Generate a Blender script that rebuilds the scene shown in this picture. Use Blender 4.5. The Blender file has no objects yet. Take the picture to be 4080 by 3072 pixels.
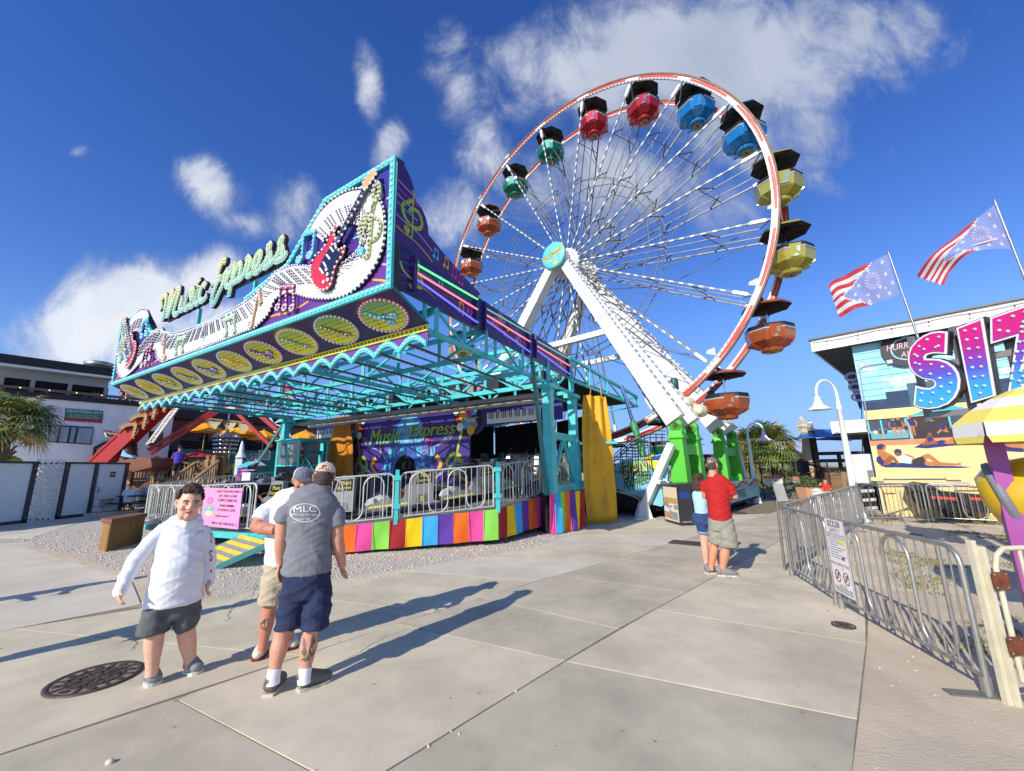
import bpy, bmesh, math, random
import numpy as np
from mathutils import Vector as V, Matrix, noise as mnoise
random.seed(7)
S = bpy.context.scene
COL = S.collection
R = math.radians
# == camera
CF, CYH, CROLL, CH = 1610.0, 328.0, 1.0, 1.7          # focal length and horizon offset in photo pixels, roll, eye height
_p = math.atan(CYH / CF); _r = R(CROLL)
FWD = V((0, math.cos(_p), math.sin(_p)))
_u0 = V((0, -math.sin(_p), math.cos(_p))); _r0 = V((1, 0, 0))
RT = math.cos(_r) * _r0 - math.sin(_r) * _u0
UP = math.cos(_r) * _u0 + math.sin(_r) * _r0
EYE = V((0, 0, CH))
cam = bpy.data.cameras.new('camera'); cam.sensor_width = 36; cam.lens = CF / 4080 * 36
cam.clip_start = 0.05; cam.clip_end = 3000
camo = bpy.data.objects.new('camera', cam); COL.objects.link(camo)
_m = Matrix((RT, UP, -FWD)).transposed().to_4x4(); _m.translation = EYE
camo.matrix_world = _m
S.camera = camo
S.view_settings.view_transform = 'Standard'; S.view_settings.look = 'None'
S.view_settings.exposure = 0.12; S.view_settings.gamma = 1.0
# == photo measurements -> world points
def ray(x, y): return FWD + RT * ((x - 2040) / CF) - UP * ((y - 1536) / CF)
def G(x, y, z=0.0):
    d = ray(x, y); return EYE + d * ((z - CH) / d.z)
def onp(x, y, o, n):
    d = ray(x, y); return EYE + d * ((o - EYE).dot(n) / d.dot(n))
def proj(P):
    v = V(P) - EYE; k = v.dot(FWD); return (2040 + CF * v.dot(RT) / k, 1536 - CF * v.dot(UP) / k)
def hgt(b, y):            # height above b at photo row y
    lo, hi = -2, 40
    for _ in range(40):
        m = (lo + hi) / 2
        if proj((b[0], b[1], m))[1] > y: lo = m
        else: hi = m
    return lo
# == world: sky with clouds, sun
SUN_AZ, SUN_EL = 38.0, 30.0      # light travels towards azimuth 38 deg (clockwise from +Y)
W = bpy.data.worlds.new('World'); S.world = W; W.use_nodes = True
nt = W.node_tree; nt.nodes.clear()
def N(t, **k):
    n = nt.nodes.new(t)
    for a, b in k.items(): setattr(n, a, b)
    return n
def mth(op, a, b=None, c=None, clamp=False):
    n = N('ShaderNodeMath', operation=op); n.use_clamp = clamp
    for i, v in enumerate((a, b, c)):
        if v is None: continue
        if isinstance(v, (int, float)): n.inputs[i].default_value = v
        else: nt.links.new(v, n.inputs[i])
    return n.outputs[0]
sky = N('ShaderNodeTexSky', sky_type='NISHITA'); sky.sun_disc = False
sky.sun_elevation = R(SUN_EL); sky.sun_rotation = R(SUN_AZ + 180)
sky.altitude = 0; sky.air_density = 1.0; sky.dust_density = 0.0; sky.ozone_density = 2.6
tc = N('ShaderNodeTexCoord'); sep = N('ShaderNodeSeparateXYZ'); nt.links.new(tc.outputs['Generated'], sep.inputs[0])
yy = mth('MAXIMUM', sep.outputs[1], 0.06)
ca = mth('DIVIDE', sep.outputs[0], yy); cb = mth('DIVIDE', sep.outputs[2], yy)
cv = N('ShaderNodeCombineXYZ'); nt.links.new(ca, cv.inputs[0]); nt.links.new(cb, cv.inputs[1])
def ab(x, y): d = ray(x, y); return d.x / d.y, d.z / d.y
mask = None
#        x    y    rx   ry  rot  strength   (centre in photo pixels, radii in tangent units)
BLOBS = [(2780, 230, .95, .40, 4, .86), (2900, 480, .62, .32, -14, .66), (2200, 120, .22, .16, 0, .35), (3400, 140, .60, .26, 10, .62),
         (2450, 720, .60, .30, 0, .62), (2900, 800, .30, .2, 0, .50), (1930, 600, .14, .26, 14, .60), (1800, 280, .17, .30, 12, .56), (1850, 860, .2, .2, 0, .6),
         (1465, 320, .075, .26, 8, .64), (1545, 580, .09, .15, -10, .56), (2130, 300, .12, .17, 0, .66),
         (850, 760, .24, .12, -40, .64), (970, 880, .16, .09, -30, .60), (1160, 830, .14, .20, 10, .60), (500, 1190, .30, .20, 0, .85), (380, 1330, .30, .20, 0, .85),
         (760, 1120, .26, .13, 20, .72), (330, 600, .08, .05, 0, .45), (900, 1300, .30, .14, 0, .7), (1250, 1230, .32, .2, 0, .6), (3150, 820, .16, .1, 0, .34), (560, 1420, .4, .1, 0, .6)]
for (bx, by, rx, ry, rot, st) in BLOBS:
    a0, b0 = ab(bx, by)
    mp = N('ShaderNodeMapping', vector_type='TEXTURE')
    mp.inputs['Location'].default_value = (a0, b0, 0); mp.inputs['Rotation'].default_value = (0, 0, R(rot)); mp.inputs['Scale'].default_value = (rx, ry, 1)
    nt.links.new(cv.outputs[0], mp.inputs[0])
    ln = N('ShaderNodeVectorMath', operation='LENGTH'); nt.links.new(mp.outputs[0], ln.inputs[0])
    mr = N('ShaderNodeMapRange', interpolation_type='SMOOTHSTEP'); nt.links.new(ln.outputs['Value'], mr.inputs[0])
    mr.inputs[1].default_value = 1.35; mr.inputs[2].default_value = 0.0; mr.inputs[3].default_value = 0; mr.inputs[4].default_value = st
    mask = mr.outputs[0] if mask is None else mth('MAXIMUM', mask, mr.outputs[0])
def wnoise(scale, detail, rough, dist=0.0, sx=1, sy=1, off=0):
    mp = N('ShaderNodeMapping'); mp.inputs['Scale'].default_value = (sx, sy, 1); mp.inputs['Location'].default_value = (off, off, 0)
    nt.links.new(cv.outputs[0], mp.inputs[0])
    n = N('ShaderNodeTexNoise'); nt.links.new(mp.outputs[0], n.inputs['Vector'])
    n.inputs['Scale'].default_value = scale; n.inputs['Detail'].default_value = detail; n.inputs['Roughness'].default_value = rough; n.inputs['Distortion'].default_value = dist
    return n.outputs[0]
n1 = wnoise(4.2, 12, .66, .35, 1.25, .9); n2 = wnoise(2.6, 6, .55, 0, 1, 1, 3.3)
dens = mth('ADD', mth('MULTIPLY', n1, 1.2), mth('MULTIPLY', mask, 1.15))
mr = N('ShaderNodeMapRange', interpolation_type='SMOOTHSTEP'); nt.links.new(dens, mr.inputs[0])
mr.inputs[1].default_value = .92; mr.inputs[2].default_value = 1.46
dn = mth('MULTIPLY', mr.outputs[0], .93)
front_ = N('ShaderNodeMapRange'); nt.links.new(sep.outputs[1], front_.inputs[0]); front_.inputs[1].default_value = .06; front_.inputs[2].default_value = .22
dn = mth('MULTIPLY', dn, front_.outputs[0])
ccol = N('ShaderNodeMix', data_type='RGBA')
shade = N('ShaderNodeMapRange'); nt.links.new(mth('ADD', mth('MULTIPLY', n2, .8), mth('MULTIPLY', mr.outputs[0], .35)), shade.inputs[0]); shade.inputs[1].default_value = .40; shade.inputs[2].default_value = .80
# big high cloud is thinner and greyer than the low left cumulus
lf = N('ShaderNodeMapRange'); nt.links.new(ca, lf.inputs[0]); lf.inputs[1].default_value = -.3; lf.inputs[2].default_value = .3; lf.inputs[3].default_value = 1.0; lf.inputs[4].default_value = 0.42
nt.links.new(mth('MULTIPLY', shade.outputs[0], lf.outputs[0]), ccol.inputs[0])
ccol.inputs[6].default_value = (.30, .37, .53, 1); ccol.inputs[7].default_value = (.86, .89, .95, 1)
hs = N('ShaderNodeHueSaturation'); hs.inputs['Saturation'].default_value = 1.30; hs.inputs['Value'].default_value = 1.2; hs.inputs['Hue'].default_value = .521
hz = N('ShaderNodeMapRange', interpolation_type='SMOOTHSTEP'); nt.links.new(cb, hz.inputs[0]); hz.inputs[1].default_value = .55; hz.inputs[2].default_value = -.05; hz.inputs[3].default_value = 0; hz.inputs[4].default_value = .92
hm_ = N('ShaderNodeMix', data_type='RGBA'); nt.links.new(hz.outputs[0], hm_.inputs[0]); nt.links.new(sky.outputs[0], hm_.inputs[6]); hm_.inputs[7].default_value = (1.7, 2.9, 4.7, 1)
nt.links.new(hm_.outputs[2], hs.inputs['Color'])
bg = N('ShaderNodeBackground'); nt.links.new(hs.outputs[0], bg.inputs[0]); bg.inputs[1].default_value = 0.14
bc = N('ShaderNodeBackground'); nt.links.new(ccol.outputs[2], bc.inputs[0]); bc.inputs[1].default_value = 0.95
ms = N('ShaderNodeMixShader'); nt.links.new(dn, ms.inputs[0]); nt.links.new(bg.outputs[0], ms.inputs[1]); nt.links.new(bc.outputs[0], ms.inputs[2])
wo = N('ShaderNodeOutputWorld'); nt.links.new(ms.outputs[0], wo.inputs[0])
sl = bpy.data.lights.new('sun', 'SUN'); sl.energy = 4.6; sl.angle = R(.53); sl.color = (1, .935, .83)
so = bpy.data.objects.new('sun', sl); COL.objects.link(so); so.location = (-30, -40, 40)
sd = V((math.sin(R(SUN_AZ)) * math.cos(R(SUN_EL)), math.cos(R(SUN_AZ)) * math.cos(R(SUN_EL)), -math.sin(R(SUN_EL))))
so.rotation_euler = sd.to_track_quat('-Z', 'Y').to_euler()
# == materials
def lin(c): return tuple((x / 12.92 if x <= .04045 else ((x + .055) / 1.055) ** 2.4) for x in c)
def rgb(*c): return lin([v / 255 for v in c])
MATS = {}
def mat(name, col, rough=.6, metal=0.0, var=.12, scale=4.0, bump=0.0, bscale=30.0, emit=0.0, stretch=(1, 1, 1), col2=None, thr=(.35, .7), coat=0.0, alpha=None):
    """Principled paint whose colour wanders between col*(1-var) and col*(1+var) (or to col2) with a noise, and a fine bump."""
    if name in MATS: return MATS[name]
    m = bpy.data.materials.new(name); m.use_nodes = True; t = m.node_tree; b = t.nodes['Principled BSDF']
    c = rgb(*col)
    lo = [x * (1 - var) for x in c] if col2 is None else rgb(*col2)
    hi = [min(1, x * (1 + var)) for x in c] if col2 is None else c
    ge = t.nodes.new('ShaderNodeNewGeometry'); mp = t.nodes.new('ShaderNodeMapping'); mp.inputs['Scale'].default_value = stretch
    t.links.new(ge.outputs['Position'], mp.inputs[0])
    if var or col2:
        nz = t.nodes.new('ShaderNodeTexNoise'); nz.inputs['Scale'].default_value = scale; nz.inputs['Detail'].default_value = 7; nz.inputs['Roughness'].default_value = .65
        t.links.new(mp.outputs[0], nz.inputs['Vector'])
        mr = t.nodes.new('ShaderNodeMapRange'); mr.inputs[1].default_value = thr[0]; mr.inputs[2].default_value = thr[1]; t.links.new(nz.outputs[0], mr.inputs[0])
        mx = t.nodes.new('ShaderNodeMix'); mx.data_type = 'RGBA'; t.links.new(mr.outputs[0], mx.inputs[0])
        mx.inputs[6].default_value = (*lo, 1); mx.inputs[7].default_value = (*hi, 1)
        t.links.new(mx.outputs[2], b.inputs['Base Color'])
        rr = t.nodes.new('ShaderNodeMapRange'); rr.inputs[3].default_value = min(1, rough * 1.15); rr.inputs[4].default_value = rough * .88; t.links.new(nz.outputs[0], rr.inputs[0]); t.links.new(rr.outputs[0], b.inputs['Roughness'])
    else:
        b.inputs['Base Color'].default_value = (*c, 1); b.inputs['Roughness'].default_value = rough
    b.inputs['Metallic'].default_value = metal
    if coat: b.inputs['Coat Weight'].default_value = coat
    if bump:
        n2 = t.nodes.new('ShaderNodeTexNoise'); n2.inputs['Scale'].default_value = bscale; n2.inputs['Detail'].default_value = 5; t.links.new(mp.outputs[0], n2.inputs['Vector'])
        bp = t.nodes.new('ShaderNodeBump'); bp.inputs['Strength'].default_value = bump; bp.inputs['Distance'].default_value = .02; t.links.new(n2.outputs[0], bp.inputs['Height']); t.links.new(bp.outputs[0], b.inputs['Normal'])
    if emit:
        b.inputs['Emission Color'].default_value = (*c, 1); b.inputs['Emission Strength'].default_value = emit
    if alpha is not None: b.inputs['Alpha'].default_value = alpha
    MATS[name] = m; return m
def ramp_mat(name, stops, o, axis, length, rough=.5, emit=0, bump=0):
    """A printed colour gradient along a real direction (o, axis, length)."""
    if name in MATS: return MATS[name]
    m = bpy.data.materials.new(name); m.use_nodes = True; t = m.node_tree; b = t.nodes['Principled BSDF']
    ge = t.nodes.new('ShaderNodeNewGeometry'); sb = t.nodes.new('ShaderNodeVectorMath'); sb.operation = 'SUBTRACT'; sb.inputs[1].default_value = o
    t.links.new(ge.outputs['Position'], sb.inputs[0]); dt = t.nodes.new('ShaderNodeVectorMath'); dt.operation = 'DOT_PRODUCT'; dt.inputs[1].default_value = V(axis).normalized() / length
    t.links.new(sb.outputs[0], dt.inputs[0]); cr = t.nodes.new('ShaderNodeValToRGB'); e = cr.color_ramp
    while len(e.elements) < len(stops): e.elements.new(.5)
    for el, (p, c) in zip(e.elements, stops): el.position = p; el.color = (*rgb(*c), 1)
    t.links.new(dt.outputs['Value'], cr.inputs[0]); t.links.new(cr.outputs[0], b.inputs['Base Color']); b.inputs['Roughness'].default_value = rough
    MATS[name] = m; return m
# == mesh builder
Z = V((0, 0, 1))
class MB:
    def __init__(s): s.v = []; s.f = []; s.m = []; s.sm = []; s.mats = []
    def slot(s, m):
        if m not in s.mats: s.mats.append(m)
        return s.mats.index(m)
    def add(s, vs, fs, m, sm=False):
        k = len(s.v); i = s.slot(m); s.v += [tuple(x) for x in vs]
        for f in fs: s.f.append([k + a for a in f]); s.m.append(i); s.sm.append(sm)
        return s
    def hexa(s, o, a, b, c, m):                      # parallelepiped
        o, a, b, c = V(o), V(a), V(b), V(c)
        p = [o, o + a, o + a + b, o + b]; p += [q + c for q in p]
        fs = [(3, 2, 1, 0), (4, 5, 6, 7), (0, 1, 5, 4), (1, 2, 6, 5), (2, 3, 7, 6), (3, 0, 4, 7)]
        if a.cross(b).dot(c) < 0: fs = [f[::-1] for f in fs]
        return s.add(p, fs, m)
    def box(s, c, d, m, rot=0.0):
        c = V(c); x = V((math.cos(rot), math.sin(rot), 0)) * d[0]; y = V((-math.sin(rot), math.cos(rot), 0)) * d[1]; z = Z * d[2]
        return s.hexa(c - x / 2 - y / 2 - z / 2, x, y, z, m)
    def bar(s, a, b, w, h, m, up=Z):
        a, b = V(a), V(b); d = (b - a)
        if d.length < 1e-6: return s
        dn = d.normalized(); sd = dn.cross(V(up))
        if sd.length < 1e-3: sd = dn.cross(V((1, 0, 0)))
        sd.normalize(); u2 = sd.cross(dn).normalized()
        return s.hexa(a - sd * w / 2 - u2 * h / 2, d, sd * w, u2 * h, m)
    def tube(s, pts, r, m, n=8, closed=False, cap=True, sm=True):
        pts = [V(p) for p in pts]; k = len(pts); rs = r if isinstance(r, (list, tuple)) else [r] * k
        tg = []
        for i in range(k):
            a = pts[(i - 1) % k] if (closed or i > 0) else pts[i]; b = pts[(i + 1) % k] if (closed or i < k - 1) else pts[i]
            d = b - a; tg.append(d.normalized() if d.length > 1e-9 else Z)
        ref = Z if abs(tg[0].z) < .9 else V((1, 0, 0)); x = tg[0].cross(ref).normalized(); vs = []
        for i in range(k):
            x = (x - tg[i] * x.dot(tg[i]))
            x = x.normalized() if x.length > 1e-6 else tg[i].orthogonal().normalized()
            y = tg[i].cross(x)
            for j in range(n):
                q = 2 * math.pi * j / n; vs.append(pts[i] + (x * math.cos(q) + y * math.sin(q)) * rs[i])
        fs = []
        for i in range(k if closed else k - 1):
            i2 = (i + 1) % k
            for j in range(n): j2 = (j + 1) % n; fs.append((i * n + j, i * n + j2, i2 * n + j2, i2 * n + j))
        s.add(vs, fs, m, sm)
        if cap and not closed:
            s.add(vs[:n], [tuple(range(n - 1, -1, -1))], m); s.add(vs[-n:], [tuple(range(n))], m)
        return s
    def lathe(s, prof, o, m, n=24, ax=Z, sm=True, x0=None, cap=False):
        o = V(o); ax = V(ax).normalized(); x = V(x0).normalized() if x0 is not None else ax.orthogonal().normalized(); y = ax.cross(x); vs = []
        for (r, z) in prof:
            for j in range(n): q = 2 * math.pi * j / n; vs.append(o + ax * z + (x * math.cos(q) + y * math.sin(q)) * r)
        fs = []
        for i in range(len(prof) - 1):
            for j in range(n): j2 = (j + 1) % n; fs.append((i * n + j, i * n + j2, (i + 1) * n + j2, (i + 1) * n + j))
        s.add(vs, fs, m, sm)
        if cap: s.add(vs[:n], [tuple(range(n - 1, -1, -1))], m); s.add(vs[-n:], [tuple(range(n))], m)
        return s
    def prism(s, poly, vec, m, m2=None):            # planar outline extruded by vec; m2 colours the sides
        p = [V(q) for q in poly]; vec = V(vec); nn = V((0, 0, 0))
        for i in range(len(p)): nn += p[i].cross(p[(i + 1) % len(p)])
        if nn.dot(vec) < 0: p = p[::-1]
        k = len(p); q = [a + vec for a in p]
        s.add(p, [tuple(range(k - 1, -1, -1))], m2 or m); s.add(q, [tuple(range(k))], m)
        s.add(p + q, [(i, (i + 1) % k, k + (i + 1) % k, k + i) for i in range(k)], m2 or m)
        return s
    def strip(s, A, B, vec, m):                      # band between two polylines, thickened by vec
        A = [V(a) for a in A]; B = [V(b) for b in B]; vec = V(vec); k = len(A)
        vs = A + B + [a + vec for a in A] + [b + vec for b in B]; fs = []
        fl = (A[1] - A[0]).cross(B[0] - A[0]).dot(vec) > 0
        for i in range(k - 1):
            q = [(2 * k + i, 2 * k + i + 1, 3 * k + i + 1, 3 * k + i), (i, k + i, k + i + 1, i + 1), (i, i + 1, 2 * k + i + 1, 2 * k + i), (k + i, 3 * k + i, 3 * k + i + 1, k + i + 1)]
            fs += q if fl else [f[::-1] for f in q]
        e = [(0, 2 * k, 3 * k, k), (k - 1, 2 * k - 1, 4 * k - 1, 3 * k - 1)]
        fs += e if fl else [f[::-1] for f in e]
        return s.add(vs, fs, m)
    def ball(s, c, r, m, seg=8, ring=5, sc=(1, 1, 1)):
        c = V(c); vs = [c + V((0, 0, r * sc[2]))]
        for i in range(1, ring):
            t = math.pi * i / ring
            for j in range(seg): q = 2 * math.pi * j / seg; vs.append(c + V((r * sc[0] * math.sin(t) * math.cos(q), r * sc[1] * math.sin(t) * math.sin(q), r * sc[2] * math.cos(t))))
        vs.append(c - V((0, 0, r * sc[2]))); fs = [(0, 1 + j, 1 + (j + 1) % seg) for j in range(seg)]
        for i in range(ring - 2):
            for j in range(seg): a = 1 + i * seg; j2 = (j + 1) % seg; fs.append((a + j, a + seg + j, a + seg + j2, a + j2))
        l = len(vs) - 1; a = 1 + (ring - 2) * seg
        fs += [(l, a + (j + 1) % seg, a + j) for j in range(seg)]
        return s.add(vs, fs, m, True)
    def bulb(s, c, nrm, r, m):                       # little faceted lamp on a face with normal nrm
        c = V(c); nrm = V(nrm).normalized(); x = nrm.orthogonal().normalized(); y = nrm.cross(x); vs = []
        for (rr, h) in ((1, 0), (.85, .6)):
            for j in range(6): q = math.pi * j / 3; vs.append(c + (x * math.cos(q) + y * math.sin(q)) * r * rr + nrm * r * h)
        vs.append(c + nrm * r * 1.05); fs = [(j, (j + 1) % 6, 6 + (j + 1) % 6, 6 + j) for j in range(6)] + [(6 + j, 6 + (j + 1) % 6, 12) for j in range(6)]
        return s.add(vs, fs, m, True)
    AUTO = {'brace', 'keyboard_header', 'motor', 'bracket', 'speaker', 'conduit', 'tie_beam', 'cross_strut', 'bearing', 'handrail', 'hinge', 'undercarriage', 'wave', 'bench', 'strap', 'rope', 'plank', 'stay', 'opening', 'post', 'column', 'piles'}
    def build(s, name, parent=None):
        if parent is not None and name in s.AUTO:    # loose pieces become parts of their own
            n = len(s.v); up = list(range(n))
            def fd(i):
                while up[i] != i: up[i] = up[up[i]]; i = up[i]
                return i
            for f in s.f:
                for a in f[1:]: up[fd(a)] = fd(f[0])
            B = {}
            for i in range(n): B.setdefault(fd(i), []).append(i)
            bx = [[k, np.min([s.v[i] for i in g], 0) - .01, np.max([s.v[i] for i in g], 0) + .01] for k, g in B.items()]
            for i in range(len(bx)):
                for j in range(i):
                    if (bx[i][1] < bx[j][2]).all() and (bx[j][1] < bx[i][2]).all(): up[fd(bx[i][0])] = fd(bx[j][0])
            rt = sorted({fd(i) for i in range(n)})
            if len(rt) > 1:
                for r_ in rt:
                    q = MB(); mp = {}
                    for i in range(n):
                        if fd(i) == r_: mp[i] = len(q.v); q.v.append(s.v[i])
                    q.mats = s.mats
                    for f, m, sm in zip(s.f, s.m, s.sm):
                        if f[0] in mp: q.f.append([mp[a] for a in f]); q.m.append(m); q.sm.append(sm)
                    o = q.build1(name, parent)
                return o
        return s.build1(name, parent)
    def build1(s, name, parent=None):
        me = bpy.data.meshes.new(name); org = V((0, 0, 0))
        me.from_pydata(s.v, [], s.f)
        for m in s.mats: me.materials.append(m)
        me.polygons.foreach_set('material_index', s.m); me.polygons.foreach_set('use_smooth', s.sm); me.update()
        o = bpy.data.objects.new(name, me); COL.objects.link(o)
        if parent is not None:
            o.parent = parent
            # parts are modelled in world space; keep them there
            o.matrix_parent_inverse = world(parent).inverted()
        return o
def world(o):
    m = Matrix.LocRotScale(o.location, o.rotation_euler, o.scale)
    return world(o.parent) @ o.matrix_parent_inverse @ m if o.parent else m
def tag(o, label=None, cat=None, group=None, kind=None):
    if label: o['label'] = label
    if cat: o['category'] = cat
    if group: o['group'] = group
    if kind: o['kind'] = kind
    return o
def thing(name, label, cat, loc, rz=0.0, group=None):
    o = bpy.data.objects.new(name, None); COL.objects.link(o); o.empty_display_size = .2
    o.location = loc; o.rotation_euler = (0, 0, rz); return tag(o, label, cat, group)
def dup(root, M=None, label=None):                  # copy of a thing with its parts and sub-parts, moved by the matrix M
    def cp(o, par):
        c = o.copy(); COL.objects.link(c)
        if par: c.parent = par; c.matrix_parent_inverse = o.matrix_parent_inverse.copy()
        for ch in list(o.children): cp(ch, c)
        return c
    c = cp(root, None)
    if M is not None: c.matrix_world = M
    if label: c['label'] = label
    return c
def resample(pts, step, closed=False):
    pts = [V(p) for p in pts]
    if closed: pts = pts + [pts[0]]
    L = [0]
    for a, b in zip(pts, pts[1:]): L.append(L[-1] + (b - a).length)
    n = max(1, round(L[-1] / step)); out = []; j = 0
    for i in range(n + (0 if closed else 1)):
        d = L[-1] * i / n
        while j < len(L) - 2 and L[j + 1] < d: j += 1
        t = (d - L[j]) / max(1e-9, L[j + 1] - L[j]); out.append(pts[j].lerp(pts[j + 1], t))
    return out
def catmull(pts, k=5, closed=False):
    pts = [V(p) for p in pts]; n = len(pts); out = []
    for i in range(n if closed else n - 1):
        g = lambda j: pts[j % n] if closed else pts[max(0, min(n - 1, j))]
        p0, p1, p2, p3 = g(i - 1), g(i), g(i + 1), g(i + 2)
        for a in range(k):
            t = a / k; out.append(.5 * ((2 * p1) + (p2 - p0) * t + (2 * p0 - 5 * p1 + 4 * p2 - p3) * t * t + (3 * p1 - p0 - 3 * p2 + p3) * t ** 3))
    if not closed: out.append(pts[-1])
    return out
class Fr:                                           # a drawing plane: u, v on the face, w out of it
    def __init__(s, o, u, v, w): s.o = V(o); s.u = V(u); s.v = V(v); s.w = V(w)
    def __call__(s, a, b, c=0.0): return s.o + s.u * a + s.v * b + s.w * c
    def poly(s, mb, pts, m, c0=.004, th=.004, m2=None): return mb.prism([s(a, b, c0) for a, b in pts], s.w * th, m, m2)
    def line(s, mb, pts, wd, m, c0=.004, th=.004, smooth=True, taper=None):
        P = catmull([V((a, b, 0)) for a, b in pts], 5) if smooth and len(pts) > 2 else [V((a, b, 0)) for a, b in pts]
        A = []; B = []
        for i, p in enumerate(P):
            d = P[min(i + 1, len(P) - 1)] - P[max(i - 1, 0)]; d = d.normalized() if d.length > 1e-9 else V((1, 0, 0)); w = wd / 2
            if taper: w *= taper[0] + (taper[1] - taper[0]) * i / (len(P) - 1)
            q = V((-d.y, d.x, 0)) * w; A.append(s(*(p + q)[:2], c0)); B.append(s(*(p - q)[:2], c0))
        return mb.strip(A, B, s.w * th, m)
    def disc(s, mb, a, b, rx, m, ry=None, c0=.004, th=.004, n=20, m2=None):
        ry = ry or rx; return s.poly(mb, [(a + rx * math.cos(2 * math.pi * i / n), b + ry * math.sin(2 * math.pi * i / n)) for i in range(n)], m, c0, th, m2)
_TX = {}
def tmesh(txt):
    if txt not in _TX:
        cu = bpy.data.curves.new('t', 'FONT'); cu.body = txt; cu.size = 1; cu.fill_mode = 'FRONT'; cu.resolution_u = 3
        o = bpy.data.objects.new('t', cu); COL.objects.link(o); dg = bpy.context.evaluated_depsgraph_get(); dg.update()
        me = bpy.data.meshes.new_from_object(o.evaluated_get(dg)); vs = [tuple(v.co) for v in me.vertices]; fs = [tuple(p.vertices) for p in me.polygons]
        bpy.data.objects.remove(o); bpy.data.meshes.remove(me); bpy.data.curves.remove(cu)
        xs = [v[0] for v in vs] or [0]; ys = [v[1] for v in vs] or [0]
        _TX[txt] = (vs, fs, min(xs), max(xs), min(ys), max(ys))
    return _TX[txt]
def text(mb, fr, txt, cx, cy, w, h, m, c0=.008, shear=0.0, bold=0.0):   # fitted into a w x h rectangle centred on (cx, cy)
    vs, fs, x0, x1, y0, y1 = tmesh(txt); out = []
    for (x, y, _) in vs:
        a = (x - x0) / (x1 - x0) - .5; b = (y - y0) / (y1 - y0) - .5
        out.append((cx + a * w + shear * b * h, cy + b * h))
    for dx in ((0,) if not bold else (-bold, 0, bold)):
        mb.add([fr(a + dx, b, c0 + abs(dx) * .02) for a, b in out], fs, m)
    return mb
# == GROUND
def g2(*pts): return [G(x, y) for x, y in pts]
sand = mat('sandy_dirt', (204, 187, 158), .95, var=.18, scale=.9, bump=.35, bscale=45)
conc = mat('concrete_warm', (206, 194, 166), .88, var=.22, scale=.9, bump=.07, bscale=140)
conc2 = mat('concrete_grey', (190, 179, 154), .88, var=.22, scale=1.1, bump=.07, bscale=140)
conc3 = mat('concrete_pale', (208, 198, 176), .88, var=.15, scale=.8, bump=.07, bscale=140)
jointm = mat('joint_dirt', (140, 126, 104), .95, var=.3, scale=6)
gravm = mat('gravel', (204, 194, 177), .95, var=.28, scale=26, bump=1.0, bscale=60)
b = MB(); n = 48
b.add([(0, 0, 0)] + [(700 * math.cos(2 * math.pi * i / n), 700 * math.sin(2 * math.pi * i / n), 0) for i in range(n)], [(0, i + 1, (i + 1) % n + 1) for i in range(n)], sand)
tag(b.build('ground'), kind='structure')
def sheet(name, poly, z, m):
    q = MB(); q.add([(p[0], p[1], z) for p in poly], [tuple(range(len(poly)))], m); return tag(q.build(name), kind='structure')
GRAV = [(-60, 6), (-20, 11.2), (-13.09, 11.3), (-7.62, 8.04), (-6.47, 7.47), (-4.52, 6.33), (-3.88, 5.89), (-3.5, 5.97), (-2.55, 6.11), (-2.34, 6.31), (-2.06, 6.9), (-.26, 8.44), (.75, 9.33), (1.77, 10.79), (3.12, 12.6), (4.6, 14.3), (6.5, 17), (7.2, 24), (-10, 40), (-60, 40)]
sheet('gravel_bed', GRAV, .006, gravm)
def itp(L):
    ys = [p[1] for p in L]; xs = [p[0] for p in L]
    return lambda y: float(np.interp(y, ys, xs)) if ys[0] <= y <= ys[-1] else (xs[0] + (y - ys[0]) * (xs[1] - xs[0]) / (ys[1] - ys[0]) if y < ys[0] else xs[-1] + (y - ys[-1]) * (xs[-1] - xs[-2]) / (ys[-1] - ys[-2]))
lA = itp([(-5.2, .9), (-3.17, 2.87), (-2.63, 3.49), (-1.44, 4.85), (-.19, 6.13), (.72, 6.95), (3.23, 9.2), (9.38, 15.1), (14.5, 20)])
lB = itp([(-2.4, 1.0), (-.7, 2.75), (-.11, 3.38), (.42, 3.99), (1.06, 4.68), (2.82, 6.42), (4.81, 8.42), (10.6, 14.2), (16, 19.6)])
lR = itp([(.4, 1.0), (1.87, 2.66), (2.45, 3.29), (3.84, 4.83), (4.7, 5.9), (5.7, 7.3), (7.2, 9.2), (9.7, 11.9), (14, 15.6), (19, 20)])
lL = itp([(-10.5, .3), (-5.75, 4.94), (-4.95, 5.75), (-2.3, 7.2), (.2, 9.0), (2.6, 12.2), (4.6, 14.2), (9.5, 20)])
pav = MB()
und = [(lL(y), y) for y in np.arange(.3, 20.1, .6)] + [(lR(y), y) for y in np.arange(20, .9, -.6)]
und = [(-40, -10), (-40, 3)] + [(-10.5, .3)] + und + [(.4, -10)]
sheet('path', und, .004, jointm)
def slab(q, m, z=.014, gap=.008):
    c = sum((V((*p, 0)) for p in q), V()) / len(q); v = []
    for i in range(len(q)):
        a, p, e = V((*q[i - 1], 0)), V((*q[i], 0)), V((*q[(i + 1) % len(q)], 0)); d = (a - p).normalized() + (e - p).normalized()
        v.append(p + (d * gap if d.length > .05 else (c - p).normalized() * gap))
    pav.add([(p.x, p.y, z) for p in v] + [(p.x, p.y, .004) for p in v], [tuple(range(len(v)))] + [(i, len(v) + i, len(v) + (i + 1) % len(v), (i + 1) % len(v)) for i in range(len(v))], m)
yB = [-6, 1.2, 2.55, 4.0, 4.70, 5.9, 7.05, 8.2, 9.4, 10.6, 11.8, 13.1, 14.4, 15.8, 17.4, 19.3]
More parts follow.
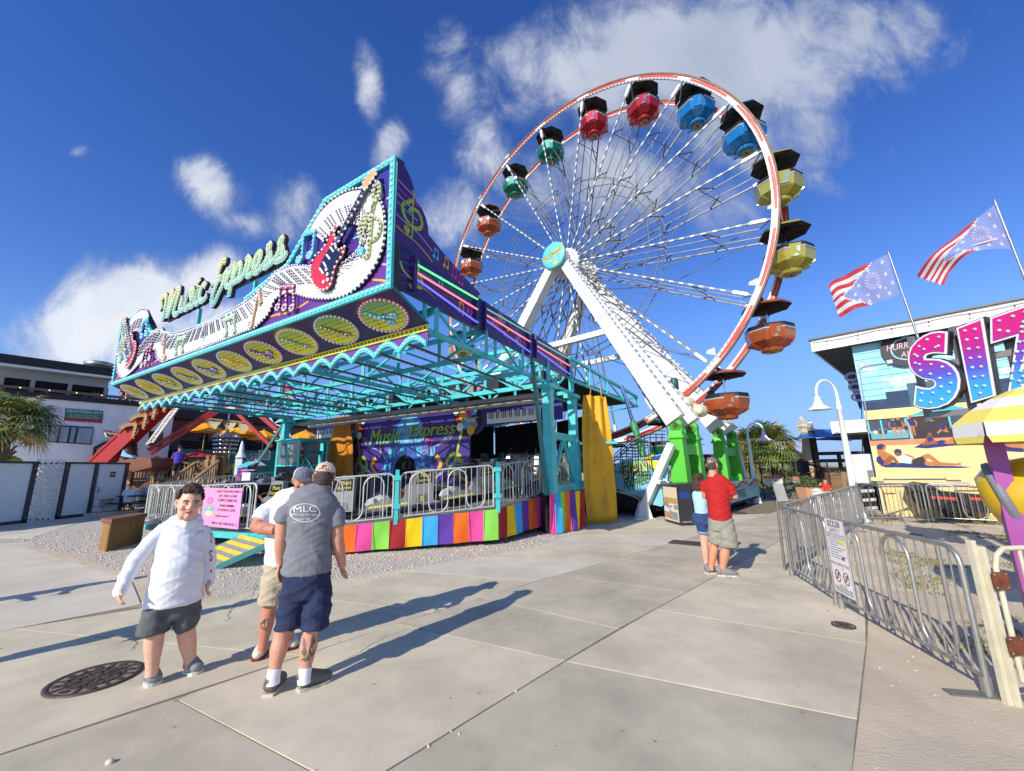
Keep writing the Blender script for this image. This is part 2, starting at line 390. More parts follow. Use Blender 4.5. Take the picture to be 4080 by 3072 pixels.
yA = [-4, 2.1, 3.5, 4.95, 5.85, 6.9, 8.0, 9.15, 10.3, 11.5, 12.8, 14.1, 15.4, 16.8, 18.3, 20]
for i in range(len(yB) - 1): slab([(lA(yA[i]), yA[i]), (lB(yB[i]), yB[i]), (lB(yB[i + 1]), yB[i + 1]), (lA(yA[i + 1]), yA[i + 1])], conc2 if i > 2 else [conc, conc2][i % 2])
yB2 = [-6, 1.2, 2.55, 4.0, 5.27, 6.48, 7.7, 8.9, 10.1, 11.3, 12.6, 14, 15.5, 17.2, 19.3]
yR = [-8, .35, 1.75, 3.1, 4.25, 5.64, 6.9, 8.0, 9.2, 10.2, 11.2, 12.2, 13.2, 14.3, 15.6]
for i in range(len(yR) - 1): slab([(lB(yB2[i]), yB2[i]), (lR(yR[i]), yR[i]), (lR(yR[i + 1]), yR[i + 1]), (lB(yB2[i + 1]), yB2[i + 1])], conc if i != 2 else conc2)
yL = [-8, .8, 2.9, 5.0, 6.35, 7.4, 8.3, 9.3, 10.7, 12.3, 14.2]
yA2 = [-8, .2, 2.1, 4.2, 5.3, 6.6, 8.0, 9.3, 10.8, 12.4, 14.4]
for i in range(len(yL) - 1): slab([(lL(yL[i]), yL[i]), (lA(yA2[i]), yA2[i]), (lA(yA2[i + 1]), yA2[i + 1]), (lL(yL[i + 1]), yL[i + 1])], [conc, conc3][i % 2] if i > 3 else conc)
slab([(-40, -8), (lL(.3) , .3), (-5.75, 4.94), (-4.95, 5.8), (-6.3, 7.1), (-12, 10.4), (-17, 12.6), (-40, 7)], conc3)
slab([(-17.2, 12.4), (-13.5, 11.9), (-16.3, 16.0), (-17.9, 16.0)], conc3)
dkst = mat('pavement_stain', (150, 140, 124), .8, var=.2)      # gum spots, hairline cracks
def spot(x, y, r, m=dkst, z=.0155): pav.add([(x + r * (1 + .3 * math.sin(3 * t + x * 9)) * math.cos(t), y + r * .8 * math.sin(t), z) for t in np.linspace(0, 6.28, 9, endpoint=False)], [tuple(range(9))], m)
_r = random.Random(8)
for k in range(260): y = 1.5 + 11 * _r.random() ** 1.6; spot(_r.uniform(lL(y) + .3, lR(y) - .2), y, _r.choice([.004, .006, .008, .012, .02]))
for pts in ([(604, 2430), (575, 2500), (560, 2540), (520, 2600)], [(1020, 2330), (1000, 2380), (935, 2410), (900, 2480)], [(1370, 2640), (1500, 2560), (1660, 2500)], [(690, 2810), (760, 2770), (840, 2745)]):
    P = [G(x, y) for x, y in pts]; P = [p + V((_r.gauss(0, .012), _r.gauss(0, .012), 0)) for p in resample(P, .06)]; A = [V((p.x - .004, p.y - .003, .0155)) for p in P]; B = [V((p.x + .004, p.y + .003, .0155)) for p in P]; pav.strip(A, B, (0, 0, .0005), jointm)
tag(pav.build('pavement'), kind='structure')
b = MB(); b.add([(-17.7, 11.5, .02), (-16.6, 11.9, .02), (-16.6, 21, .02), (-17.7, 21, .02)], [(0, 1, 2, 3)], conc); tag(b.build('walkway'), kind='structure')
# loose stones along the gravel edge and the pavement joints
def inpoly(x, y, P):
    c = False
    for i in range(len(P)):
        (x1, y1), (x2, y2) = P[i - 1], P[i]
        if (y1 > y) != (y2 > y) and x < (x2 - x1) * (y - y1) / (y2 - y1) + x1: c = not c
    return c
st = MB(); sm_ = [mat('stone_%s' % k, c, .9, var=.15, scale=9) for k, c in (('pale', (214, 203, 182)), ('tan', (200, 186, 160)), ('grey', (182, 172, 154)))]
rnd = random.Random(3); cnt = 0
while cnt < 12000:
    x, y = rnd.uniform(-14, 5), rnd.uniform(5.8, 14)
    if not inpoly(x, y, GRAV): continue
    if rnd.random() > 9.5 / max(6, y) ** 1.25 + (.12): continue
    r = rnd.choice([.008, .011, .014, .02]) * rnd.uniform(.7, 1.3) * (1 if y > 7 else .8)
    st.ball((x, y, .006 + r * .2), r, rnd.choice(sm_), 5, 3, (rnd.uniform(.7, 1.4), rnd.uniform(.7, 1.4), .6)); cnt += 1
for k in range(420):
    x, y = rnd.uniform(1.5, 9), rnd.uniform(2, 9)
    if x < lR(y) - .25: continue
    r = rnd.uniform(.004, .014); st.ball((x, y, r * .3), r, rnd.choice(sm_), 5, 3, (1.2, 1, .6))
for k in range(60):
    y = rnd.uniform(1.5, 9); x = rnd.choice([lA, lB])(y) + rnd.gauss(0, .05); r = rnd.uniform(.003, .012); st.ball((x, y, .016), r, rnd.choice(sm_), 5, 3)
tag(st.build('gravel'), kind='stuff')
# grass on the right-hand lot
gm = [mat('grass_%s' % k, c, .9, var=.25, scale=3) for k, c in (('dry', (150, 140, 84)), ('green', (104, 116, 58)), ('dark', (74, 92, 44)))]
gr = MB()
def blade(mb, x, y, z, h, m, lean=.5):
    a = rnd.uniform(0, 6.28); w = .006 + h * .03; dx, dy = math.cos(a) * w, math.sin(a) * w; lx, ly = rnd.gauss(0, lean) * h, rnd.gauss(0, lean) * h
    mb.add([(x - dx, y - dy, z), (x + dx, y + dy, z), (x + lx, y + ly, z + h)], [(0, 1, 2)], m)
cnt = 0
while cnt < 19000:
    x, y = rnd.uniform(3.8, 17), rnd.uniform(2.0, 13.5)
    if x < lR(y) + .5 and y > 4: continue
    if x < lR(y) + .15: continue
    d = mnoise.noise((x * .8, y * .8, 1)) + .6 * mnoise.noise((x * 2.3, y * 2.3, 5)); wall = (V((x, y, 0)) - V((11.79, 13.5, 0))).dot(V((-.731, -.682, 0)))
    if wall < .05: continue
    if wall < .9: d += .6 * (1 - wall)
    if d < .08 + rnd.random() * .25: continue
    blade(gr, x, y, 0, rnd.uniform(.02, .06) * (2.4 if wall < .6 and rnd.random() < .4 else 1), gm[0 if rnd.random() < .55 and wall > .9 else rnd.choice([1, 1, 2])]); cnt += 1
tag(gr.build('grass'), kind='stuff')
# manhole covers and pavement grate
iron = mat('cast_iron', (92, 80, 72), .6, .5, var=.3, scale=14, bump=.4, bscale=60); rustg = mat('iron_dirt', (140, 122, 104), .9, var=.3, scale=20)
def manhole(x, y, r, label, rich):
    o = thing('manhole_cover', label, 'manhole cover', (x, y, .014)); q = MB()
    q.lathe([(r, -.01), (r, .012), (r * .9, .014), (r * .88, .006), (0.001, .006)], (x, y, .014), iron, 40)
    q.build('rim', o); q = MB(); f = Fr((x, y, .02), (1, 0, 0), (0, 1, 0), Z)
    q.lathe([(r * .87, .0065), (.001, .0065)], (x, y, .014), rustg, 36, sm=False); q.build('plate', o); q = MB()
    for rr in (.62, .36): q.lathe([(r * rr, .0), (r * rr, .008), (r * (rr - .07), .008), (r * (rr - .07), 0)], (x, y, .02), iron, 32, sm=False)
    for k in range(8 if rich else 4):
        a = k * math.pi / (4 if rich else 2) + .3; q.bar((x + math.cos(a) * r * .1, y + math.sin(a) * r * .1, .024), (x + math.cos(a) * r * .86, y + math.sin(a) * r * .86, .024), r * .07, .008, iron)
        if rich:
            for rr in (.45, .74): f.disc(q, math.cos(a + .39) * r * rr, math.sin(a + .39) * r * rr, r * .11, iron, r * .08, 0, .008, 10)
    f.disc(q, 0, 0, r * .14, iron, None, 0, .009, 14); q.build('pattern', o)
p = G(378, 2712); manhole(p.x, p.y, .305, 'large cast iron manhole cover with raised pattern beside the boy', True)
p = G(3362, 2500); manhole(p.x, p.y, .105, 'small round utility cover beside the metal barrier on the path', False)
p = G(2930, 2045); manhole(p.x, p.y, .36, 'far round manhole cover in front of the giant wheel', False)
p = G(2752, 2168); q = MB(); q.box((p.x, p.y, .018), (.85, .5, .012), iron, R(-35)); tag(q.build('drain_grate'), 'flat rusty drain plate set in the path behind the couple', 'drain grate')
p = G(436, 3052); q = MB(); q.ball((p.x, p.y, .02), .022, sm_[0], 7, 5, (1.2, .9, .8)); tag(q.build('pebble'), 'loose pale pebble lying alone on the front slab', 'stone')
# == MURAL BUILDING
WD = V((.682, -.731, 0)).normalized(); WN = V((WD.y, -WD.x, 0)); WN = WN if WN.dot(V((-1, -1, 0))) > 0 else -WN
WL = V((11.79, 13.5, 0)); MW = Fr(WL, WD, Z, WN)
def mw(x, y, off=0.0):
    P = onp(x, y, WL + WN * off, WN) - WL; return (P.dot(WD), P.z)
def m6(*pts): return [mw(3000 + x * .4882, 1450 + y * .4882) for x, y in pts]
bld = thing('mural_building', 'pale blue building with a painted beach mural and white roof edge', 'building', WL)
skyp = mat('mural_sky', (150, 208, 232), .7, var=0, col2=(232, 244, 250), thr=(.60, .50), scale=1.1, stretch=(1, 1, 1.6))
cream = mat('mural_sand', (238, 206, 142), .8, var=.10, scale=.9, stretch=(1, 1, 5)); dk = lambda nm, c, **k: mat('mural_' + nm, c, .75, var=.1, **k)
navy, steel, teal_, awn, sky2, brn, org = dk('navy', (46, 66, 96)), dk('steel', (72, 104, 120)), dk('teal', (70, 176, 196)), dk('awning', (244, 222, 142)), dk('lightblue', (110, 200, 224)), dk('brown', (58, 50, 54)), dk('boardwalk', (216, 140, 98))
skin_, skin2_, shadow_, white_ = dk('skin', (186, 118, 70)), dk('skin_dark', (150, 86, 52)), dk('blue_ink', (40, 52, 110)), dk('white', (200, 224, 232))
EV = mw(3640, 1335, .1)[1]                       # top of the wall
q = MB(); q.hexa(MW(0, 0, -.2), WD * 16, Z * EV, WN * .2, skyp); wallo = q.build('wall', bld)
q = MB(); q.hexa(MW(0, 0, -7), WD * .2, Z * EV, WN * 6.8, skyp); q.build('side_wall', bld)
# siding grooves on the upper wall
q = MB(); gro = mat('groove', (92, 140, 160), .9, var=0); yb = mw(3440, 1674)[1]
for k in range(14):
    z = yb + .35 + k * .21
    if z < EV - .1: q.hexa(MW(0.02, z, .0), WD * 15.9, Z * .014, WN * .006, gro)
q.build('siding', bld)
# painted mural: flat paint layers a few millimetres thick
q = MB(); mural = q
zb0 = mw(3440, 1674)[1]; zdk = mw(3430, 1585)[1]
def band(z0, z1, m, c0, a0=0.01, a1=15.9): q.prism([MW(a0, z0, c0), MW(a1, z0, c0), MW(a1, z1, c0), MW(a0, z1, c0)], WN * .004, m)
zbw = mw(3466, 1757)[1]; zbw0 = zbw - .17
band(0.02, zbw0, cream, .002); band(zbw0, zbw, org, .003); band(zbw, zb0, brn, .002); band(zb0, zb0 + .30, awn, .003); band(zb0 + .30, zdk - .12, navy, .002)
def mp(pts, m, c0=.008): MW.poly(mural, m6(*pts), m, c0, .003)
def mp2(x0, x1, z0, z1, m, c0=.010): mural.prism([MW(x0, z0, c0), MW(x1, z0, c0), MW(x1, z1, c0), MW(x0, z1, c0)], WN * .003, m)
ztop = zdk - .12
for (x0, x1, h, m) in ((.62, 1.15, .22, navy), (1.15, 3.0, .42, steel), (3.0, 6, .25, navy), (6, 9, .5, steel), (9, 13, .3, navy)): mp2(x0, x1, ztop, ztop + h, m, .003)
mp2(1.15, 1.95, zb0 + .32, ztop + .38, steel, .008)
for x0 in (1.9, 4.4, 7.2, 10): mp2(x0, x0 + .06, zb0 + .3, ztop + .2, sky2); mp2(x0 + 1.0, x0 + 1.06, zb0 + .3, ztop + .1, sky2); mp2(x0, x0 + 1.06, ztop - .1, ztop - .04, sky2)
for x0 in (1.05, 5.3, 9.5): mural.prism([MW(x0, zb0 + .02, .012), MW(x0 + 1.5, zb0 + .02, .012), MW(x0 + .75, zb0 + .34, .012)], WN * .003, teal_)
for x0 in (.05, 1.9, 4.2, 6.6, 9.0):             # windows and frames of the painted pavilion
    mp2(x0, x0 + .9, zbw + .28, zb0 - .05, dk('glass', (64, 78, 92))); mp2(x0, x0 + .9, zbw + .25, zbw + .31, sky2, .012); mp2(x0 + .02, x0 + .9, zbw + .04, zbw + .25, teal_, .011)
    for d in (0, .32, .62, .9): mp2(x0 + d - .02, x0 + d + .02, zbw + .26, zb0 - .04, sky2, .013)
    mp2(x0 + .93, x0 + 1.0, zbw, zb0 - .02, sky2, .013)
def pfig(x, z, h, body, arms=True):              # little painted bather standing on the boardwalk
    f = lambda a, b: MW(x + a * h, z + b * h, .014)
    mural.prism([f(-.07, .45), f(.07, .45), f(.13, .8), f(-.13, .8)], WN * .003, body)
    for s in (-1, 1):
        mural.prism([f(s * .02, 0), f(s * .07, 0), f(s * .08, .48), f(s * .005, .48)], WN * .003, skin_)
        mural.prism([f(s * .12, .8), f(s * .2, .58), f(s * .15, .4), f(s * .12, .42), f(s * .15, .58), f(s * .08, .76)], WN * .003, skin_)
    Fr(f(0, .9), WD, Z, WN).disc(mural, 0, 0, .065 * h, skin_, .08 * h, 0, .004, 12)
for (px, py, h, m) in ((1165, 590, .62, shadow_), (1210, 590, .62, brn), (1265, 590, .40, shadow_), (1315, 585, .66, shadow_), (1010, 612, .33, white_), (1050, 612, .33, shadow_), (1095, 610, .33, shadow_)):
    a, z = m6((px, py))[0]; pfig(a, z, h, m)
# lying couple and their blue shadow
mp([(1030, 825), (1120, 800), (1300, 815), (1450, 830), (1700, 835), (1790, 842), (1700, 850), (1400, 850), (1200, 845), (1080, 845)], shadow_, .006)
mp([(1010, 700), (1040, 690), (1090, 720), (1140, 745), (1150, 790), (1100, 825), (1060, 825), (1030, 790)], skin_); mp([(1010, 760), (1035, 750), (1075, 800), (1060, 825), (1025, 815), (1008, 790)], shadow_, .012)
mp([(1070, 790), (1120, 745), (1160, 760), (1200, 820), (1180, 822), (1140, 780), (1095, 826), (1060, 826)], skin2_, .011)
mp([(1008, 690), (1012, 665), (1035, 652), (1065, 655), (1085, 672), (1085, 690), (1060, 694), (1030, 700)], shadow_, .013); mp([(1062, 675), (1086, 680), (1084, 700), (1060, 705)], skin_, .014)
mp([(1190, 760), (1215, 735), (1260, 735), (1310, 775), (1300, 815), (1250, 812), (1200, 795)], white_); mp([(1150, 710), (1170, 693), (1200, 695), (1215, 715), (1212, 745), (1185, 752), (1160, 740)], shadow_, .012); mp([(1165, 725), (1200, 722), (1205, 748), (1180, 755)], skin2_, .014)
mp([(1220, 735), (1270, 738), (1320, 765), (1310, 772), (1255, 748)], skin_, .011); mp([(1300, 780), (1390, 750), (1420, 790), (1405, 825), (1330, 830), (1290, 815)], brn)
mp([(1385, 745), (1430, 730), (1450, 740), (1525, 800), (1480, 800), (1430, 770), (1405, 790)], skin_, .011); mp([(1400, 795), (1520, 800), (1660, 812), (1695, 805), (1698, 825), (1640, 830), (1500, 828), (1405, 825)], skin_, .012)
mp([(1310, 682), (1400, 640), (1460, 640), (1540, 620), (1650, 640), (1690, 655), (1790, 660), (1620, 668), (1420, 690)], shadow_, .006)
mp([(1420, 590), (1460, 575), (1475, 610), (1510, 650), (1380, 668), (1400, 640)], skin2_, .009); mp([(1418, 600), (1462, 585), (1470, 625), (1430, 640)], shadow_, .012); mp([(1420, 565), (1460, 560), (1450, 580), (1428, 580)], skin2_, .014)
mp([(1560, 640), (1630, 600), (1650, 610), (1655, 650), (1580, 655)], skin_, .009); mp([(1500, 560), (1540, 520), (1570, 505), (1600, 560), (1570, 555), (1545, 545), (1510, 572)], skin_, .013); mp([(1530, 490), (1560, 485), (1575, 530), (1540, 545)], shadow_, .014)
mp([(1955, 695), (2050, 660), (2120, 640), (2212, 640), (2212, 720), (2050, 712)], shadow_, .006); mp([(1960, 620), (2080, 610), (2212, 650), (2212, 690), (2100, 680), (2020, 650)], skin_, .009)
mural.build('mural', bld)
q = MB(); wh = mat('roof_trim', (238, 238, 234), .6, var=.05); dkr = mat('soffit_dark', (70, 68, 66), .8); rf = mat('roof_metal', (96, 92, 88), .5, .3)
q.hexa(MW(-1.0, EV + .02, -7), WD * 17, Z * .10, WN * 7.35, dkr); q.hexa(MW(-1.05, EV - .02, .33), WD * 17.1, Z * .40, WN * .06, wh); q.hexa(MW(-1.06, EV - .02, -7), WD * .05, Z * .40, WN * 7.33, wh)
roof = q.build('roof', bld); q = MB(); q.hexa(MW(-1.1, EV + .385, -7), WD * 17.2, Z * .05, WN * 7.46, rf)
for k in range(24): q.hexa(MW(-1 + k * .7, EV + .435, .38), WD * .05, Z * .03, -WN * 7, rf)
q.build('roofing', roof)
# low side roof with equipment at the left end
q = MB(); lo = mw(3425, 1722)[1]; q.hexa(MW(-.95, lo, -5), WD * .93, Z * .42, WN * 5.0, wh); q.hexa(MW(-.93, lo - .05, -4.9), WD * .90, Z * .05, WN * 4.85, dkr); q.hexa(MW(-.5, 1.6, -5), WD * .45, Z * (lo - 1.7), WN * 2.2, dkr); q.build('lean_to', bld)
q = MB(); bx = mat('cabinet_grey', (206, 206, 200), .5, var=.1); q.hexa(MW(-.62, 1.0, -.6), WD * .55, Z * .95, WN * .5, bx); q.hexa(MW(-.2, 1.0, -.1), WD * .12, Z * .42, WN * .1, mat('meter', (120, 122, 124), .5)); q.build('cabinet', bld)
# conduits, lamp box, round sign
cg = mat('conduit', (170, 172, 168), .5, .3)
q = MB(); f6 = lambda x, y, o=.05: MW(*m6((x, y))[0], o)
q.tube([f6(930, 420), f6(880, 100), f6(868, 45), f6(900, 25), f6(1030, 0), f6(1110, -12)], .016, cg, 6); q.box(f6(1118, -14), (.14, .14, .12), cg, .8)
q.tube([f6(925, 420), f6(935, 470), f6(930, 520)], .016, cg, 6)
for (x0, x1, y) in ((1000, 1640, 938), (1010, 1830, 972), (1010, 1760, 995), (1300, 2200, 1030)): q.tube([f6(x0, y), f6(x1, y - 4)], .02, cg, 6)
for (x, y) in ((1610, 935), (1800, 988), (1090, 1040), (1555, 1045), (1000, 945)): q.hexa(f6(x - 30, y + 10, 0), WD * .3, Z * .12, WN * .09, mat('junction_box', (226, 200, 140), .7))
q.build('conduit', bld)
q = MB(); blk = mat('sign_black', (34, 36, 42), .4); a, z = mw(3612, 1386); fs = Fr(MW(a, z, .01), WD, Z, WN); fs.disc(q, 0, 0, .62, blk, None, 0, .10, 32)
neo = mat('sign_cyan', (150, 214, 226), .4); pk = mat('sign_pink', (232, 176, 184), .4)
fs.line(q, [(-.16, .42), (.06, .32), (.10, .40), (.02, .30), (-.22, .24), (-.36, -.02), (-.26, -.3), (.1, -.42), (.35, -.3)], .035, neo, .11)
text(q, fs, 'HURRICANE', .10, .06, 1.1, .2, pk, .12, .15); text(q, fs, 'ALLEY', .12, -.22, .55, .18, pk, .12, .15)
tag(q.build('round_sign'), 'round black bar sign with neon lettering on the blue siding', 'sign')
# festoon lights on the fascia
fl = thing('string_lights', 'black string of pale bulbs along the white roof edge of the mural building', 'string lights', MW(-1, EV + .3, .42)); q = MB(); wp = []
for k in range(40): wp.append(MW(-1.0 + k * .42, EV + .30 - .05 * math.sin(k * math.pi / 4) ** 2, .42))
q.tube(wp, .009, blk, 5); q.build('cable', fl); gl = mat('bulb_glass', (236, 232, 214), .2)
for k in range(1, 40, 2):
    q = MB(); q.tube([wp[k], wp[k] - Z * .07], .014, blk, 6); q.ball(wp[k] - Z * .11, .035, gl, 8, 6, (1, 1, 1.3)); q.build('bulb', fl)
# == BARRIERS, GATE, SIGNS ON THE RIGHT
galv = mat('galvanised', (178, 176, 170), .38, .75, var=.14, scale=9); galvd = mat('galvanised_dull', (140, 138, 132), .5, .6, var=.2, scale=6); creamp = mat('cream_paint', (204, 196, 168), .55, var=.12, scale=7); rust = mat('rust', (112, 60, 36), .9, var=.4, scale=18, bump=.4)
alum = mat('ride_rail', (202, 200, 190), .42, .35, var=.12, scale=7)
def serp(mb, P, L, z0, z1, m, r=.016, d=.34, start=.22):
    """Serpentine of tall loops between two rails; P(a, z) maps to the panel."""
    k = max(1, int((L - 2 * start) / d)); d = (L - 2 * start) / k; rr = d / 2; pts = []; pts.append(P(start, z0))
    for i in range(k):
        up = i % 2 == 0; a0 = start + i * d; zt = z1 - rr if up else z0 + rr; pts.append(P(a0, zt))
        for j in range(1, 8): q = math.pi * j / 8; pts.append(P(a0 + rr - rr * math.cos(q), zt + (1 if up else -1) * rr * math.sin(q)))
        pts.append(P(a0 + d, zt))
    pts.append(P(start + k * d, z0 if k % 2 else z1)); mb.tube(pts, r, m, 7); return [start + i * d for i in range(k + 1)]
def barrier(a, b, h, label, group, za=0.0, zb=0.0, m=None, feet=True, loops=True, cat='barrier', d=.34, step=.115):
    m = m or galv; a, b = V((a[0], a[1], za)), V((b[0], b[1], zb)); D = b - a; L = math.hypot(D.x, D.y); o = thing('crowd_barrier', label, cat, a, 0, group)
    P = lambda s, z: V((a.x + D.x * s / L, a.y + D.y * s / L, za + (zb - za) * s / L + z)); z0 = .13; q = MB(); rc = .13
    fr = [P(.02, .02 if feet else z0), P(.02, h - rc)] + [P(.02 + rc - rc * math.cos(t), h - rc + rc * math.sin(t)) for t in (.4, .8, 1.2)] + [P(.02 + rc, h), P(L - .02 - rc, h)] + [P(L - .02 - rc + rc * math.sin(t), h - rc + rc * math.cos(t)) for t in (.4, .8, 1.2)] + [P(L - .02, h - rc), P(L - .02, .02 if feet else z0)]
    q.tube(fr, .02, m, 8); q.tube([P(.02, z0), P(L - .02, z0)], .017, m, 8); q.build('frame', o)
    xs = []
    if loops: q = MB(); xs = serp(q, P, L, z0, h - .03, m, d=d); q.build('loop', o)
    q = MB(); k = int(L / step)
    for i in range(1, k):
        s = L * i / k; q.tube([P(s, z0), P(s, h)], .0075, m, 5)
    q.build('pickets', o)
    if feet:
        for s in (.03, L - .03):
            q = MB(); n = V((-D.y, D.x, 0)).normalized(); p = P(s, 0); q.tube([p + Z * .012, p + Z * .13], .035, m, 8); q.bar(p + Z * .008 - n * .26, p + Z * .008 + n * .26, .09, .008, galvd); q.build('foot', o)
    return o
FA, FB_, FC = (4.23, 6.66), (3.86, 5.28), (3.45, 3.34)
barrier(FA, FB_, 1.03, 'silver barrier on the path side, farther panel touching the safety sign', 'silver barriers round the right lot')
barrier((3.845, 5.22), FC, 1.03, 'silver looped barrier panel nearest the camera, beside the cream gate', 'silver barriers round the right lot')
pts = [(4.30, 6.74), (5.65, 8.02), (7.05, 9.33), (8.5, 10.7), (9.95, 12.05)]
for i, w in enumerate(('touching the grey metal panel at the corner', 'second from the grey metal panel', 'in front of the white plank rail', 'beside the base of the tall white lamp post')):
    barrier(pts[i], (pts[i + 1][0] - .04, pts[i + 1][1] - .04), 1.05, 'silver barrier of the back row, ' + w, 'silver barriers round the right lot')
pts = [(10.0, 12.1), (11.75, 11.95), (13.1, 10.75), (14.5, 9.4)]
for i, w in enumerate(('left of the black cart by the mural', 'in front of the black cart', 'behind the purple post by the mural')):
    barrier(pts[i], (pts[i + 1][0] - .04, pts[i + 1][1] + .02), 1.05, 'silver barrier against the painted sand, ' + w, 'silver barriers round the right lot')
o = thing('metal_panel', 'plain grey metal panel fixed above the corner of the silver barriers', 'panel', (4.3, 6.9, 0)); q = MB(); q.prism([onp(x, y, V((4.4, 6.95, 0)), V((0, -1, 0))) for x, y in ((3081, 1929), (3118, 1926), (3142, 1995), (3100, 1998))], V((0, .025, 0)), mat('panel_grey', (178, 178, 172), .5, .2)); q.build('sheet', o); q = MB(); q.tube([(4.33, 6.96, 0), (4.36, 6.97, 1.1)], .02, galvd, 6); q.build('post', o)
# cream gate
gt = thing('gate', 'cream painted metal gate with rusty hinges and a blue lettered panel', 'gate', (3.46, 3.24, 0)); q = MB()
q.box((3.475, 3.27, .55), (.036, .04, 1.10), creamp); q.box((3.512, 3.24, .53), (.03, .035, 1.06), creamp); q.build('post', gt)
GP = lambda s, z: V((3.565 + s, 3.22 + s * .06, z)); q = MB()
q.tube([GP(0, .16), GP(0, .92), GP(.03, 1.0), GP(.09, 1.045), GP(1.5, 1.045), GP(1.58, .98), GP(1.6, .9), GP(1.6, .16)], .018, creamp, 8); q.tube([GP(0, .16), GP(1.6, .16)], .022, creamp, 8)
for s in (.22, .38, .54, .7, .86, 1.02, 1.18, 1.34): q.tube([GP(s, .16), GP(s, 1.04)], .014, creamp, 6)
q.build('frame', gt)
for z in (.83, .40): q = MB(); q.hexa(GP(-.075, z - .06) - V((0, .03, 0)), V((.115, 0, 0)), V((0, .008, 0)), V((0, 0, .12)), rust); [q.ball(GP(-.06 + .085 * i, z - .045 + .09 * j) - V((0, .032, 0)), .007, galv, 6, 4) for i in (0, 1) for j in (0, 1)]; q.build('hinge', gt)
q = MB(); fg = Fr(GP(.30, .72) - V((0, .03, 0)), (1, .06, 0), Z, (0.06, -1, 0)); fg.poly(q, [(0, -.02), (1.2, -.02), (1.2, .32), (0, .32)], creamp, 0, .01); fg.poly(q, [(.04, .02), (1.16, .02), (1.16, .28), (.04, .28)], mat('gate_navy', (38, 48, 78), .5), .011, .003)
text(q, fg, 'EXIT', .6, .15, .86, .19, mat('gate_letter', (236, 226, 160), .5), .016, 0, .006); q.build('sign_panel', gt)
# safety notice
sp0 = V((3.845, 5.22, 0)); sp1 = V((*FC, 0)); sdv = (sp1 - sp0).normalized(); snm = V((sdv.y, -sdv.x, 0)); snm = snm if snm.x < 0 else -snm
fs = Fr(sp0 + sdv * .02 + snm * .035, sdv, Z, snm); sg = thing('safety_sign', 'white safety notice with rules hung on the silver barrier', 'sign', sp0); q = MB(); whs = mat('sign_white', (232, 230, 226), .45, var=.04); red_ = mat('sign_red', (112, 40, 40), .5); ink = mat('sign_ink', (60, 58, 62), .5); yel = mat('sign_yellow', (240, 226, 60), .5)
SW, SH = .40, .84; S0 = .20
fs.poly(q, [(0, S0), (SW, S0), (SW, S0 + SH), (0, S0 + SH)], whs, 0, .004); q.build('board', sg); q = MB()
text(q, fs, 'SIZZLER', SW / 2, S0 + .785, .27, .065, ink, .006, 0, .002); text(q, fs, 'SAFETY', SW / 2, S0 + .71, .21, .05, red_, .006); text(q, fs, 'AMUSEMENT RIDE SAFETY INVOLVES', SW / 2, S0 + .665, .36, .022, red_, .006); text(q, fs, 'BEFORE YOU READ POSTED RULES', SW / 2, S0 + .635, .36, .022, red_, .006)
text(q, fs, 'HEIGHT RESTRICTIONS', SW / 2, S0 + .335, .37, .032, red_, .006); text(q, fs, 'NOTICE', SW / 2, S0 + .10, .14, .028, red_, .006); text(q, fs, '52"', .25, S0 + .295, .05, .022, red_, .006)
for k in range(8): fs.poly(q, [(.04, S0 + .60 - k * .028), (.36 - (k % 3) * .07, S0 + .60 - k * .028), (.36 - (k % 3) * .07, S0 + .608 - k * .028), (.04, S0 + .608 - k * .028)], mat('sign_text', (130, 130, 140), .5), .004, .002)
for k in range(4): fs.poly(q, [(.03, S0 + .075 - k * .016), (.37, S0 + .075 - k * .016), (.37, S0 + .08 - k * .016), (.03, S0 + .08 - k * .016)], ink, .004, .002)
fs.poly(q, [(.26, S0 + .575), (.37, S0 + .575), (.37, S0 + .61), (.26, S0 + .61)], yel, .007, .002); fs.poly(q, [(.28, S0 + .40), (.32, S0 + .40), (.32, S0 + .43), (.28, S0 + .43)], red_, .007, .002)
for cx in (.12, .29):
    fs.line(q, [(cx + .055 * math.cos(t), S0 + .20 + .065 * math.sin(t)) for t in np.arange(0, 6.4, .5)], .010, red_, .005, .002, False); fs.line(q, [(cx - .04, S0 + .15), (cx + .04, S0 + .25)], .012, red_, .005, .002, False)
    for k in range(3): fs.poly(q, [(cx - .035, S0 + .18 + k * .022), (cx + .035, S0 + .18 + k * .022), (cx + .035, S0 + .187 + k * .022), (cx - .035, S0 + .187 + k * .022)], red_, .004, .002)
fs.line(q, [(.004, S0 + .004), (SW - .004, S0 + .004), (SW - .004, S0 + SH - .004), (.004, S0 + SH - .004), (.004, S0 + .004)], .006, red_, .004, .002, False); q.build('lettering', sg)
